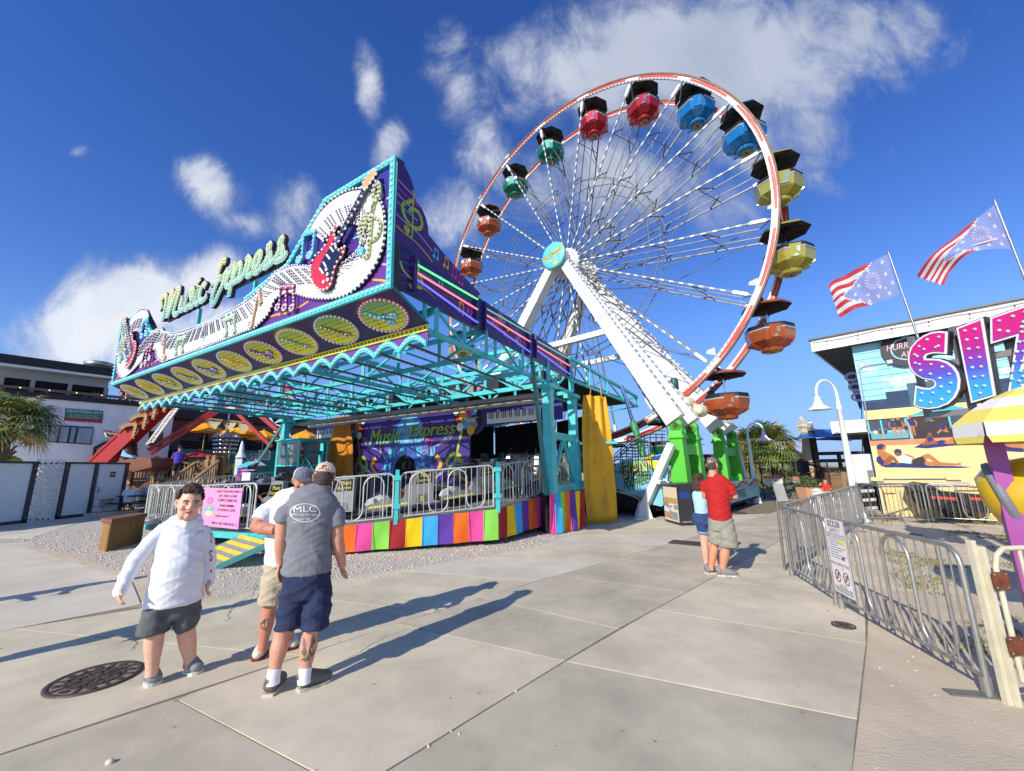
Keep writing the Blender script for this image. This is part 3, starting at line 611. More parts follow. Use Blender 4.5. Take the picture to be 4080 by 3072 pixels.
# == LAMP POSTS
lampw = mat('lamp_white', (236, 238, 238), .35, var=.04); lensm = mat('lamp_lens', (206, 210, 210), .25)
def lamp(x, y, htop, reach, dirv, label):
    o = thing('street_lamp', label, 'street lamp', (x, y, 0), 0, 'white gooseneck lamp posts along the path'); hp = htop * .80; q = MB()
    q.lathe([(.22, 0), (.22, .08), (.17, .12), (.19, .2), (.14, .32), (.125, .5), (.105, .6), (.10, .62), (.066, hp - .05), (.085, hp - .04), (.085, hp + .0), (.055, hp + .03), (.05, hp + .2), (.0, hp + .2)], (x, y, 0), lampw, 20); q.build('post', o)
    d = V(dirv).normalized(); rr = reach / 2; top = htop - rr; q = MB(); pts = [V((x, y, hp + .15)), V((x, y, top))]
    for j in range(1, 13): t = math.pi * j / 12; pts.append(V((x, y, top)) + d * (rr - rr * math.cos(t)) + Z * rr * math.sin(t))
    e = pts[-1] - Z * .12; pts.append(e); q.tube(pts, [.042] * 2 + [.034] * 13, lampw, 10); q.build('gooseneck', o)
    q = MB(); q.lathe([(.0, .03), (.06, .03), (.075, 0), (.08, -.09), (.10, -.11), (.13, -.21), (.15, -.24), (.29, -.35), (.305, -.375), (.28, -.36), (.1, -.22)], e, lampw, 24); q.build('lamp_shade', o); q = MB(); q.lathe([(.2, -.335), (.16, -.37), (.08, -.395), (0, -.40)], e, lensm, 20); q.build('lens', o)
p = V((9.94, 12.22, 0)); lamp(p.x, p.y, hgt(p, 1518), .86, (-.92, -.30, 0), 'tall white gooseneck lamp post near the mural, its bell hanging left')
p = V((10.62, 18.39, 0)); lamp(p.x, p.y, hgt(p, 1688), .62, (.8, -.6, 0), 'far white gooseneck lamp post by the palms, its bell hanging right')
# == SIZZLER SIGN (letters on a steel frame)
SO = EYE + ray(3890, 1450) * 5.8; SD = V((.37, -.93, 0)).normalized(); SN = V((-.93, -.37, 0)).normalized(); SO.z = 0; FSZ = Fr(SO, SD, Z, SN)
def sz(x, y, off=0.0): P = onp(3400 + x * .3602, 1150 + y * .3602, SO + SN * off, SN) - SO; return (P.dot(SD), P.z)
def szs(*pts): return [sz(*p) for p in pts]
LS = [(1050, 478), (960, 470), (870, 482), (780, 520), (700, 580), (640, 650), (612, 730), (610, 800), (625, 860), (660, 920), (710, 965), (780, 1000), (850, 1010), (890, 1020), (908, 1050), (895, 1080), (850, 1100), (780, 1095), (692, 1072), (672, 1290), (740, 1320), (840, 1332), (950, 1318), (1060, 1275), (1140, 1200), (1182, 1110), (1190, 1010), (1170, 930), (1120, 860), (1050, 810), (960, 780), (880, 775), (810, 775), (806, 755), (830, 730), (900, 715), (980, 718), (1040, 725)]
LI = [(1145, 437), (1440, 322), (1585, 1185), (1310, 1265)]
LZ = [(1520, 322), (1888, 195), (2040, 140), (2000, 460), (1890, 870), (1985, 830), (2040, 1100), (1890, 1160), (1708, 1212), (1810, 525), (1525, 612)]
ztop = sz(1440, 322)[1]; zbot = sz(1310, 1265)[1]
grad = ramp_mat('sizzler_paint', [(0, (60, 168, 224)), (.22, (56, 150, 220)), (.42, (88, 80, 190)), (.6, (150, 40, 150)), (.8, (196, 20, 120)), (1, (200, 24, 110))], (0, 0, zbot), (0, 0, 1), ztop - zbot, .35)
lwhite = mat('letter_rim', (226, 222, 226), .4, var=.05); ldark = mat('letter_return', (62, 60, 66), .4, .4); cap_ = [mat('cap_%d' % i, c, .25) for i, c in enumerate(((190, 190, 236), (236, 176, 160), (206, 230, 196), (150, 236, 206)))]
def letter(name, pts, seed):
    o = thing('sign_letter', None, 'sign letter', FSZ(*sz(*pts[0])), 0, 'lettering of the colourful ride sign'); P = szs(*pts); c = (sum(p[0] for p in P) / len(P), sum(p[1] for p in P) / len(P)); area = sum(P[i - 1][0] * P[i][1] - P[i][0] * P[i - 1][1] for i in range(len(P)))
    def inset(k):
        out = []
        for i in range(len(P)):
            a, p, e = V((*P[i - 1], 0)), V((*P[i], 0)), V((*P[(i + 1) % len(P)], 0)); n1 = (p - a).normalized(); n2 = (e - p).normalized(); n1 = V((-n1.y, n1.x, 0)); n2 = V((-n2.y, n2.x, 0)); m = (n1 + n2); m = m.normalized() / max(.45, m.normalized().dot(n1)); q = p + m * k * (1 if area > 0 else -1); out.append((q.x, q.y))
        return out
    q = MB(); FSZ.poly(q, inset(-.015), ldark, -.12, .12); q.build('return', o); q = MB(); FSZ.poly(q, P, lwhite, .002, .016); q.build('rim', o); q = MB(); FSZ.poly(q, inset(.026), grad, .02, .012); q.build('face', o)
    q = MB(); r = random.Random(seed)
    for k, p in enumerate(resample([V((a, b, 0)) for a, b in inset(.09)], .135, True)): pc = FSZ(p.x, p.y, .032); q.lathe([(.021, 0), (.021, .010), (.016, .020), (0.0, .025)], pc, cap_[r.choice([0, 0, 1, 2, 3])], 9, SN); q.lathe([(.008, .023), (.006, .029), (0, .031)], pc, lwhite, 6, SN)
    q.build('bulbs', o)['kind'] = 'stuff'; return o
letter('S', LS, 1)['label'] = 'large letter S of the pink and blue sign, studded with bulbs'
letter('I', LI, 2)['label'] = 'narrow letter I of the pink and blue sign, between S and Z'
letter('Z', LZ, 3)['label'] = 'first letter Z of the pink and blue sign, cut by the picture edge'
fo = thing('letter_gantry', 'grey steel gantry carrying the pink and blue ride letters', 'gantry', FSZ(0, 0)); stl = mat('frame_steel', (150, 148, 146), .5, .5, var=.15); q = MB()
a0 = sz(600, 600)[0]; a1 = sz(2300, 600)[0]
for z in (zbot - .10, zbot + .55 * (ztop - zbot), ztop - .1): q.bar(FSZ(a0, z, -.19), FSZ(a1 + 1, z, -.19), .07, .09, stl)
for x in (600, 1095, 1255, 1700, 1900): a = sz(x, 700)[0]; q.bar(FSZ(a, zbot - .2, -.19), FSZ(a, ztop + .02, -.19), .07, .07, stl)
q.build('lattice', fo)
for x in (1760, 2300): q = MB(); a = sz(x, 900)[0]; q.bar(FSZ(a, 0, -.22), FSZ(a, ztop, -.22), .11, .11, stl); q.build('post', fo)
for x in (1090, 1240): q = MB(); a = sz(x, 520)[0]; q.hexa(FSZ(a - .05, sz(x, 620)[1], -.2), SD * .12, Z * .30, SN * .03, rust); q.build('hinge', fo)
# == FLAGS
lav = mat('flag_blue', (142, 160, 214), .7, var=.05); fred = mat('flag_red', (204, 62, 66), .7, var=.06); fwh = mat('flag_white', (228, 226, 226), .7, var=.04); pole_ = mat('pole_steel', (170, 172, 170), .35, .7)
for mm in (lav, fred, fwh):
    t = mm.node_tree; bs = t.nodes['Principled BSDF']; tr = t.nodes.new('ShaderNodeBsdfTranslucent'); mx = t.nodes.new('ShaderNodeMixShader'); mx.inputs[0].default_value = .4
    for l in list(t.links):
        if l.to_node == bs and l.to_socket.name == 'Base Color': t.links.new(l.from_socket, tr.inputs[0])
    t.links.new(bs.outputs[0], mx.inputs[1]); t.links.new(tr.outputs[0], mx.inputs[2]); t.links.new(mx.outputs[0], t.nodes['Material Output'].inputs[0])
def flag(base, top, grid, label, ph):
    """grid: top edge and bottom edge polylines (photo px) from the pole outwards, on a plane through the pole."""
    pb, pt = base, top; o = thing('flag', label, 'flag', pb, 0, 'worn striped flags on steel poles'); q = MB(); q.tube([pb, pb.lerp(pt, .45)], .018, pole_, 8); q.tube([pb.lerp(pt, .45), pt], .013, pole_, 8); q.ball(pt, .02, pole_); q.build('pole', o)
    pn = V((-pt.x, -pt.y, 0)).normalized(); T = [onp(x, y, pt, pn) for x, y in grid[0]]; B = [onp(x, y, pt, pn) for x, y in grid[1]]; NU, NV = 46, 26; T = resample(T, 1); Tp = catmull([onp(x, y, pt, pn) for x, y in grid[0]], 8); Bp = catmull([onp(x, y, pt, pn) for x, y in grid[1]], 8)
    def at(P, u): f = u * (len(P) - 1); i = min(len(P) - 2, int(f)); return P[i].lerp(P[i + 1], f - i)
    def S_(u, v): p = at(Tp, u).lerp(at(Bp, u), v); return p + pn * (u ** .7) * (.07 * math.sin(7 * u + ph + 2.2 * v) + .035 * math.sin(15 * u + 4 * v + ph))
    q = MB(); vs = [S_(i / NU, j / NV) for j in range(NV + 1) for i in range(NU + 1)]
    for j in range(NV):
        for i in range(NU):
            u, v = (i + .5) / NU, (j + .5) / NV; edge = .78 - 1.0 * abs(v - .58) ** 1.1 * 1.0; 
            if u > .97 and (j * 7 + i * 3) % 5 < 2: continue
            m = lav if u < edge else fwh if u < edge + .035 else (fred if int(v * 9) % 2 == 0 else fwh); a = j * (NU + 1) + i; q.add([vs[a], vs[a + 1], vs[a + NU + 2], vs[a + NU + 1]], [(0, 1, 2, 3)], m, True)
    cl = q.build('cloth', o); q = MB()
    for sgn in (1, -1):
        def decal(pts, m): q.add([S_(u, v) + pn * .004 * sgn for u, v in pts], [tuple(range(len(pts)))], m)
        for (u, v) in ((.12, .12), (.12, .42), (.14, .88), (.3, .86), (.34, .16), (.45, .2), (.44, .9), (.6, .62), (.52, .42), (.24, .66), (.06, .68), (.56, .8)):
            decal([(u + .035 * (1 if k % 2 == 0 else .42) * math.cos(k * math.pi / 5 + 1.57), v + .075 * (1 if k % 2 == 0 else .42) * math.sin(k * math.pi / 5 + 1.57)) for k in range(10)], fwh)
        for k in range(16):
            t = k * math.pi / 8; decal([(.32 + .03 * math.cos(t - .1), .45 + .06 * math.sin(t - .1)), (.32 + .11 * math.cos(t - .07), .45 + .22 * math.sin(t - .07)), (.32 + .11 * math.cos(t + .07), .45 + .22 * math.sin(t + .07))], [fwh, mat('flag_pink', (222, 172, 176), .7)][k % 2])
        decal([(.16, .70), (.46, .72), (.46, .76), (.16, .75)], mat('flag_pink', (222, 172, 176), .7))
    q.build('emblem', cl); return o
p0 = FSZ(*sz(650, 555), -.19); z5 = lambda *p: [(3200 + x * .4501, 750 + y * .4501) for x, y in p]
ptop = onp(3540, 1006, p0, V((-p0.x, -p0.y, 0)).normalized())
flag(p0, ptop, (z5((748, 585), (640, 640), (520, 690), (400, 745), (290, 800), (228, 870)), z5((850, 945), (740, 985), (620, 1020), (500, 1060), (400, 1110), (318, 1150))), 'lower left flag with lavender field and red stripes, blowing left', .4)
p1 = FSZ(sz(1880, 240)[0] + .18, ztop, -.19); pn_ = V((-p1.x, -p1.y, 0)).normalized(); ptop = onp(3963, 800, p1, pn_); pb2 = onp(4085, 1110, p1, pn_); pb2 = ptop + (pb2 - ptop) * ((ptop.z - ztop + .3) / max(.2, ptop.z - pb2.z))
flag(pb2, ptop, (z5((1692, 150), (1600, 215), (1500, 290), (1380, 390), (1240, 510), (1120, 640), (1000, 780)), z5((1858, 545), (1760, 532), (1640, 540), (1500, 575), (1380, 650), (1290, 740), (1240, 860))), 'upper right flag with lavender field and red stripes, blowing left', 2.1)
# feather banner behind the mural building
fb = thing('feather_banner', 'purple feather banner with white rings behind the mural building', 'banner', (12.9, 15.6, 0)); pu = mat('banner_purple', (66, 60, 140), .6); n_ = V((-.64, -.77, 0)); bo = V((12.75, 15.9, 0)); q = MB(); bp = lambda x, y: onp(3000 + x * .4882, 1450 + y * .4882, bo, n_)
q.prism([bp(*p) for p in ((738, 68), (790, 52), (860, 58), (890, 120), (890, 360), (872, 372), (830, 260), (770, 140))], n_ * .01, pu); q.build('cloth', fb); q = MB(); fbf = Fr(bp(800, 100) + n_ * .012, V((.77, -.64, 0)), Z, n_); s_ = .0033 * 3
for (x, y) in ((808, 105), (838, 188), (862, 268)): c = bp(x, y) - fbf.o; fbf.line(q, [(c.dot(fbf.u) + .19 * math.cos(t), c.z + .14 * math.sin(t)) for t in np.arange(0, 6.4, .4)], .10, fwh, .002, .003, False)
q.build('rings', fb); q = MB(); q.tube([(13.1, 15.8, 0), bp(880, 40)], .02, pole_, 6); q.build('pole', fb)
# == SIZZLER CAR: purple post, striped canopy, yellow tub
PB = V((4.72, 4.02, 0)); pv = V((PB.x, PB.y, 0)).normalized(); PUv = V((pv.y, -pv.x, 0)); pur = mat('purple_paint', (158, 76, 150), .4, var=.06, scale=3); cw, cy_ = mat('canopy_white', (234, 231, 224), .7, col2=(176, 160, 134), thr=(.30, .40), scale=2.2), mat('canopy_yellow', (238, 218, 100), .7, col2=(196, 176, 96), thr=(.30, .40), scale=2.2)
car = thing('ride_car', 'yellow ride tub with purple post under a striped yellow and white canopy', 'ride car', PB); q = MB(); pn3 = -pv
def pp(x, y, off=0): return onp(3700 + x * .4202, 1550 + y * .4202, PB - pv * off, pn3)
zc = pp(690, 455).z; q.box((PB.x, PB.y, zc / 2 + .05), (.118, .118, zc + .1), pur, .9); q.bar(PB + Z * 1.38, PB + Z * 1.38 + PUv * .7, .09, .09, pur); q.prism([PB + Z * 1.42 + pv * .02, PB + Z * 1.62 + pv * .02 + PUv * .05, PB + Z * 1.42 + pv * .02 + PUv * .2], pv * .03, pur); q.build('post', car)
KS = .5625; CC = PB + PUv * .56 * KS + Z * (zc + .17); RR = 1.05 * KS; q = MB(); N8 = 10; rings = []
for (r, z) in ((RR, -.045), (RR * .75, .09), (RR * .5, .19), (RR * .25, .265), (.01, .315)): rings.append([CC + (PUv * math.cos(2 * math.pi * (k + .5) / N8) + pv * math.sin(2 * math.pi * (k + .5) / N8)) * r + Z * z for k in range(N8)])
for i in range(4):
    for k in range(N8): q.add([rings[i][k], rings[i][(k + 1) % N8], rings[i + 1][(k + 1) % N8], rings[i + 1][k]], [(0, 1, 2, 3)], [cy_, cw][i % 2])
for k in range(N8):
    a, b_ = rings[0][k], rings[0][(k + 1) % N8]; ou = ((a + b_) / 2 - CC); ou.z = 0; ou = ou.normalized() * .017
    for (t0, t1, z0, z1, m) in ((0.02, .98, 0, -.124, cw), (.03, .97, -.124, -.186, cy_)): q.add([a.lerp(b_, t0) + Z * z0 + ou * (-z0 * 3), a.lerp(b_, t1) + Z * z0 + ou * (-z0 * 3), a.lerp(b_, t1 - (.06 if m is cy_ else 0)) + Z * z1 + ou * (-z1 * 3), a.lerp(b_, t0 + (.06 if m is cy_ else 0)) + Z * z1 + ou * (-z1 * 3)], [(0, 1, 2, 3)], m)
q.build('canopy', car); q = MB()
for k in range(N8): q.bar(CC + Z * .28, rings[0][k] - Z * .02, .014, .016, mat('canopy_rib', (120, 104, 80), .6))
q.build('ribs', car)
q = MB(); yt = mat('tub_yellow', (208, 170, 24), .3, var=.08, coat=.5); tc_ = PB + PUv * .17 + pv * .26 + Z * 1.36
q.lathe([(r * KS, z * KS) for r, z in ((.05, -.62), (.42, -.56), (.58, -.36), (.62, -.1), (.62, .2), (.58, .34))], tc_, yt, 24, (PUv + V((0, 0, .25))).normalized()); q.build('tub', car); q = MB(); q.lathe([(r * KS, z * KS) for r, z in ((.58, -.40), (.635, -.38), (.645, -.30), (.60, -.27))], tc_, mat('rubber_grey', (120, 122, 128), .6), 24, (PUv + V((0, 0, .25))).normalized()); q.build('bumper', car)
# == BLACK CART by the mural
ct = thing('hand_cart', 'black covered hand cart with spoked wheels parked by the painted wall', 'cart', MW(1.9, 0, .45)); fcp = Fr(MW(0, 0, .45), WD, Z, WN); bk = mat('cart_black', (44, 40, 40), .7, var=.25); ob = mat('cart_orange', (206, 70, 36), .5); q = MB()
cx = mw(3820, 2060, .45)[0]
fcp.poly(q, [(cx - .75, .32), (cx - .95, .85), (cx - 1.0, 1.0), (cx - .8, 1.08), (cx - .45, 1.0), (cx - .25, .82), (cx + .7, .72), (cx + .62, .3)], bk, -.35, .7); q.build('body', ct); q = MB()
for a_, b_ in ((-.45, .05), (.3, .62)): fcp.poly(q, [(cx + a_, .62), (cx + b_, .60), (cx + b_, .68), (cx + a_, .70)], ob, .351, .004)
q.build('stripe', ct); q = MB(); q.tube([fcp(cx + .65, .6), fcp(cx + 1.15, .62), fcp(cx + 1.3, .66)], .02, bk, 6); q.build('handle', ct)
for w in (-.36, .36):
    q = MB(); c = fcp(cx, .3, w); q.lathe([(.30, -.02), (.30, .02), (.25, .02), (.25, -.02), (.30, -.02)], c, bk, 24, WN)
    for k in range(8): t = k * math.pi / 4; q.bar(c, c + (WD * math.cos(t) + Z * math.sin(t)) * .27, .025, .025, bk)
    q.build('wheel', ct)
# == GIANT WHEEL
WC = V((3.374, 19.188, 11.634)); _az = -.72506; WU = V((math.cos(_az), math.sin(_az), 0)); WNn = V((math.sin(_az), -math.cos(_az), 0)); WR = 9.0; HW = .913
def WP(a, b, z): return WC + WU * a + WNn * b + Z * (z - WC.z)
def WA(phi, r, b): return WC + WU * (r * math.cos(R(phi))) + WNn * b + Z * (r * math.sin(R(phi)))
wst = mat('wheel_white', (232, 230, 222), .45, var=.07, scale=2.5); wgr = mat('wheel_steel', (120, 120, 118), .5, .35, var=.22, scale=3); wdk = mat('wheel_dark', (84, 80, 76), .6, .3, var=.2); wrd = mat('wheel_red', (196, 44, 36), .45, var=.08); led = mat('led_strip', (210, 218, 222), .3); tealw = mat('wheel_teal', (90, 160, 150), .5)
wheel = thing('ferris_wheel', 'giant white ferris wheel with red striped rims and twenty gondolas', 'ferris wheel', WP(0, 0, 0))
NG, PH0 = 20, 8.0
for sgn in (1, -1):
    q = MB(); b0 = sgn * HW
    def ringp(r0, r1, b_, w, m, n=120):
        q.lathe([(r0, b_ - w / 2), (r1, b_ - w / 2), (r1, b_ + w / 2), (r0, b_ + w / 2), (r0, b_ - w / 2)], WC, m, n, WNn, False, WU)
    ringp(8.96, 9.03, b0, .12, mat('rim_brown', (124, 88, 70), .6, .2, var=.25)); ringp(8.81, 8.96, b0, .04, wst); ringp(8.76, 8.81, b0, .08, wst)
    rim = q.build('rim', wheel)
    for k in range(NG):                          # red inlays between the spoke ends
        q = MB(); A = []; B = []
        for j in range(9): p = PH0 + 18 * k + 2.2 + 13.6 * j / 8; A.append(WA(p, 8.82 + .02 * abs(j - 4) / 4, b0 + .026)); B.append(WA(p, 8.945 - .02 * abs(j - 4) / 4, b0 + .026))
        q.strip(A, B, WNn * -.052, wrd); q.build('inlay', rim)
    q = MB()
    for k in range(NG * 14): p = 360 * k / (NG * 14); c = WA(p, 8.785, b0 + .045 * sgn); d = (WA(p + .5, 8.785, b0) - WA(p, 8.785, b0)).normalized(); q.bar(c - d * .06, c + d * .06, .02, .05, led, WNn)
    q.build('lights', rim)
q = MB(); q.lathe([(.0, -1.5), (.34, -1.5), (.34, -1.0), (.75, -.95), (.75, -.80), (.42, -.75), (.42, .75), (.75, .80), (.75, .95), (.34, 1.0), (.34, 1.6), (.2, 1.75), (0, 1.75)], WC, wst, 28, WNn, True, WU); q.build('hub', wheel)
for k in range(NG):                                # every spoke: a front and a rear chord tied together
    p = PH0 + 18 * k; q = MB(); l = MB()
    for sgn in (1, -1):
        i0, i1 = WA(p, .55, sgn * .86), WA(p, 8.78, sgn * HW); q.bar(i0, i1, .058, .058, wgr, WNn)
        i2 = WA(p, .5, sgn * .30); q.bar(i2, WA(p, 8.3, sgn * .35), .036, .036, wgr, WNn); q.bar(WA(p, 8.3, sgn * .35), WA(p, 8.75, sgn * HW), .036, .036, wgr, WNn)
        for r_ in (2.2, 4.3, 6.4): q.bar(WA(p, r_, sgn * HW * .98), WA(p, r_ + .55, sgn * .32), .036, .036, wdk, WNn)
        if sgn == 1:
            d = (i1 - i0); nL = d.length; dn_ = d.normalized()
            for j in range(20): a = i0 + dn_ * (nL * (j + .2) / 20); l.bar(a + WNn * .012, a + WNn * .012 + dn_ * (nL * .45 / 20), .06, .04, led, WNn)
        q.bar(WA(p, 8.1, sgn * HW), WA(p, 8.6, sgn * HW), .12, .11, wst, WNn)
    sp = q.build('spoke', wheel); l.build('lights', sp)
q = MB()
for k in range(NG):
    p = PH0 + 18 * k
    for sgn in (1, -1):
        q.tube([WA(p, 4.6, sgn * .33), WA(p + 18, 4.6, sgn * .33)], .022, wgr, 6); q.tube([WA(p, 4.3, sgn * HW * .97), WA(p + 18, 4.3, sgn * HW * .97)], .016, wgr, 5)
        if (k % 2 == 0): q.tube([WA(p, 4.3, sgn * HW), WA(p + 18, 8.3, sgn * .35)], .018, wgr, 5)
    q.tube([WA(p, 6.4, HW), WA(p, 6.9, -HW)], .02, wgr, 5); q.tube([WA(p, 2.6, .6), WA(p + 18, 4.6, -.33)], .018, wdk, 5)
    if k % 2: q.tube([WA(p, 4.6, .33), WA(p + 18, 6.4, .32)], .018, tealw if k % 4 == 1 else wgr, 5)
q.build('tie_rods', wheel)
# legs
def boxleg(mb, a, b, w0, w1, th, m):
    a, b = V(a), V(b); d = (b - a).normalized(); s = WNn; u = d.cross(s).normalized(); v = []
    for p, w in ((a, w0), (b, w1)):
        for (i, j) in ((-1, -1), (1, -1), (1, 1), (-1, 1)): v.append(p + s * (i * th / 2) + u * (j * w / 2))
    mb.add(v, [(3, 2, 1, 0), (4, 5, 6, 7), (0, 1, 5, 4), (1, 2, 6, 5), (2, 3, 7, 6), (3, 0, 4, 7)], m)
for (lab, u1, n0, n1) in (('a', 5.4, 1.42, 3.05), ('b', 5.4, 1.2, 1.55), ('c', 5.4, -1.2, -1.65), ('d', 5.4, -1.42, -3.75), ('e', -5.4, 1.45, 2.6), ('f', -5.4, -1.45, -2.9)):
    q = MB(); b0 = WP(.12 * (1 if u1 > 0 else -1), n0, WC.z); b1 = WP(u1, n1, 3.15); boxleg(q, b0, b1, .42, .62, .40 if u1 > 0 else .5, wst)
    dd = (b1 - b0)
    for f_ in (.22, .45, .68, .9): p = b0 + dd * f_; boxleg(q, p, p + dd * .012, .47 + .1 * f_ + .06, .47 + .1 * f_ + .06, .46 if u1 > 0 else .56, wst)
    lg = q.build('leg', wheel); q = MB(); s1 = dd.normalized().cross(WNn).normalized()
    if s1.z < 0: s1 = -s1
    for j in range(34): f_ = .06 + .027 * j; p = b0 + dd * f_ + s1 * (.27 + .09 * f_) + WNn * .17; q.bar(p, p + dd * .012, .05, .05, led, WNn)
    q.build('lights', lg)
q = MB(); q.box(WP(0, 1.35, WC.z), (.7, .5, .8), wst, _az); q.box(WP(0, -1.35, WC.z), (.7, .5, .8), wst, _az); q.build('bearing', wheel)
q = MB(); f_ = .52
for n_ in (1.9, -2.1): q.bar(WP(-5.4 * f_, n_, WC.z - 8.5 * f_), WP(5.4 * f_, n_, WC.z - 8.5 * f_), .20, .24, wst)
q.build('cross_strut', wheel)
# motors on the front leg
mch = mat('motor_cream', (222, 212, 180), .5, var=.1); mgn = mat('motor_green', (40, 92, 84), .5); q = MB()
for (u_, n_, z_) in ((4.85, 1.1, 4.25), (5.2, 1.1, 3.95), (5.55, .9, 3.65)): q.lathe([(.0, -.3), (.2, -.3), (.24, -.1), (.24, .1), (.17, .2), (.17, .32), (0, .32)], WP(u_, n_, z_), mch, 14, WNn); q.ball(WP(u_ - .2, n_ + .1, z_ + .18), .16, mch)
for (u_, n_, z_) in ((4.75, 1.0, 4.75), (5.5, -.9, 4.4)): q.lathe([(.0, -.22), (.15, -.2), (.15, .18), (.1, .24), (0, .24)], WP(u_, n_, z_), mgn, 12, Z)
q.tube([WP(4.3, 1.6, 4.6), WP(4.35, 1.75, 4.1), WP(4.9, 1.7, 3.7), WP(5.3, 1.5, 3.5)], .02, wdk, 6); q.build('motor', wheel)
# hub sign
hsg = mat('hub_sign_teal', (96, 196, 196), .4, var=.06); hye = mat('hub_sign_yellow', (214, 200, 84), .5); hin = mat('hub_sign_ink', (36, 40, 48), .5)
q = MB(); fh = Fr(WP(0, 1.9, WC.z + .02), -WU if False else WU, Z, WNn); q.lathe([(0, -.1), (.62, -.1), (.66, -.06), (.66, .04), (.62, .06), (0, .06)], fh.o, hsg, 40, WNn); sg = q.build('hub_sign', wheel); q = MB()
fh = Fr(fh.o + WNn * .062, WU, Z, WNn); fh.poly(q, [(-.56, -.18), (.54, .10), (.46, .26), (.1, .20), (-.3, .06), (-.58, .0)], hye, 0, .004); fh.line(q, [(.42 * math.cos(t), .12 + .36 * math.sin(t)) for t in np.arange(.5, 2.8, .3)], .03, mat('hub_sign_green', (140, 206, 150), .5), .001, .003)
vs, fs_, x0, x1, y0, y1 = tmesh('HILDEBRAND'); q.add([fh(-.54 + 1.04 * (x - x0) / (x1 - x0), -.14 + .25 * (x - x0) / (x1 - x0) + .155 * (y - y0) / (y1 - y0), .009) for x, y, _ in vs], fs_, hin)
vs, fs_, x0, x1, y0, y1 = tmesh('RIDES'); q.add([fh(.05 + .34 * (x - x0) / (x1 - x0), -.17 + .12 * (x - x0) / (x1 - x0) + .10 * (y - y0) / (y1 - y0), .009) for x, y, _ in vs], fs_, hye)
text(q, fh, 'AMUSEMENT', -.06, -.26, .6, .09, mat('hub_sign_pale', (226, 232, 226), .5), .006, .2); fh.disc(q, .12, -.44, .14, hye, .09, 0, .004); q.build('lettering', sg)
# green pillars and base trailer
grn = mat('pillar_green', (84, 190, 48), .45, var=.07, scale=2); pan = mat('base_blue', (130, 190, 208), .55, var=.10); bdark = mat('base_dark', (38, 38, 40), .8)
for (u_, n_) in ((5.4, 3.05), (5.4, 1.55), (5.4, -1.65), (5.4, -3.75)):
    q = MB(); c = WP(u_, n_, 0)
    def tap(z0, z1, w0, w1, d0, d1, m):
        v = [WP(u_ + i * w / 2, n_ + j * d / 2, z) for z, w, d in ((z0, w0, d0), (z1, w1, d1)) for i, j in ((-1, -1), (1, -1), (1, 1), (-1, 1))]
        q.add(v, [(3, 2, 1, 0), (4, 5, 6, 7), (0, 1, 5, 4), (1, 2, 6, 5), (2, 3, 7, 6), (3, 0, 4, 7)], m)
    tap(.9, 2.55, .52, .40, .46, .38, grn); tap(2.55, 2.62, .52, .52, .5, .5, grn); tap(2.62, 2.8, .46, .34, .42, .32, grn); q.lathe([(.21, -.10), (.21, .10)], WP(u_, n_, 2.98), grn, 20, WNn, True, WU, True); q.lathe([(.08, -.14), (.08, .14)], WP(u_, n_, 3.0), wdk, 12, WNn, True, WU, True); tap(2.72, 3.0, .4, .4, .2, .2, grn)
    q.build('pillar', wheel)
q = MB()
for a_, b_ in ((2.8, 1.8), (-1.9, -3.5)): q.bar(WP(5.4, a_, 2.2), WP(5.4, b_, 2.2), .3, .34, grn); q.bar(WP(5.4, a_, 1.05), WP(5.4, b_, 1.05), .3, .3, grn)
q.build('tie_beam', wheel)
hyd = mat('hydraulic_green', (74, 150, 96), .4, var=.3, scale=5); chrome = mat('chrome', (214, 216, 218), .12, 1.0, var=0)
for n_ in (3.0, -1.2):
    q = MB(); a_ = WP(4.4, n_, 1.0); c_ = WP(3.55, n_, 4.6); m_ = a_.lerp(c_, .62); q.tube([a_, m_], .12, hyd, 12); q.tube([m_, c_], .065, chrome, 10); q.build('hydraulic_ram', wheel)
q = MB(); q.hexa(WP(-5.8, -4.2, .25), WU * 11.85, WNn * 7.3, Z * .55, bdark); q.hexa(WP(-5.6, -3.9, .8), WU * 11.4, WNn * 6.9, Z * .12, mat('deck_teal', (92, 150, 150), .6)); q.build('base', wheel)
q = MB(); q.hexa(WP(6.08, -4.2, .35), WU * .04, WNn * 7.1, Z * .72, pan)
fpn = Fr(WP(6.13, 2.8, .35), -WNn, Z, WU); swo = [mat('swirl_%d' % i, c, .5) for i, c in enumerate(((196, 92, 60), (40, 70, 130), (226, 200, 90)))]
for i, m in enumerate(swo): fpn.line(q, [(x, .58 + .09 * math.sin(x * 3.1 + i * 1.3)) for x in np.arange(.1, 6.8, .35)], .05, m, .002, .004)
text(q, fpn, 'THE GIANT WHEEL', 2.9, .25, 3.4, .3, hin, .004); q.build('front_panel', wheel)
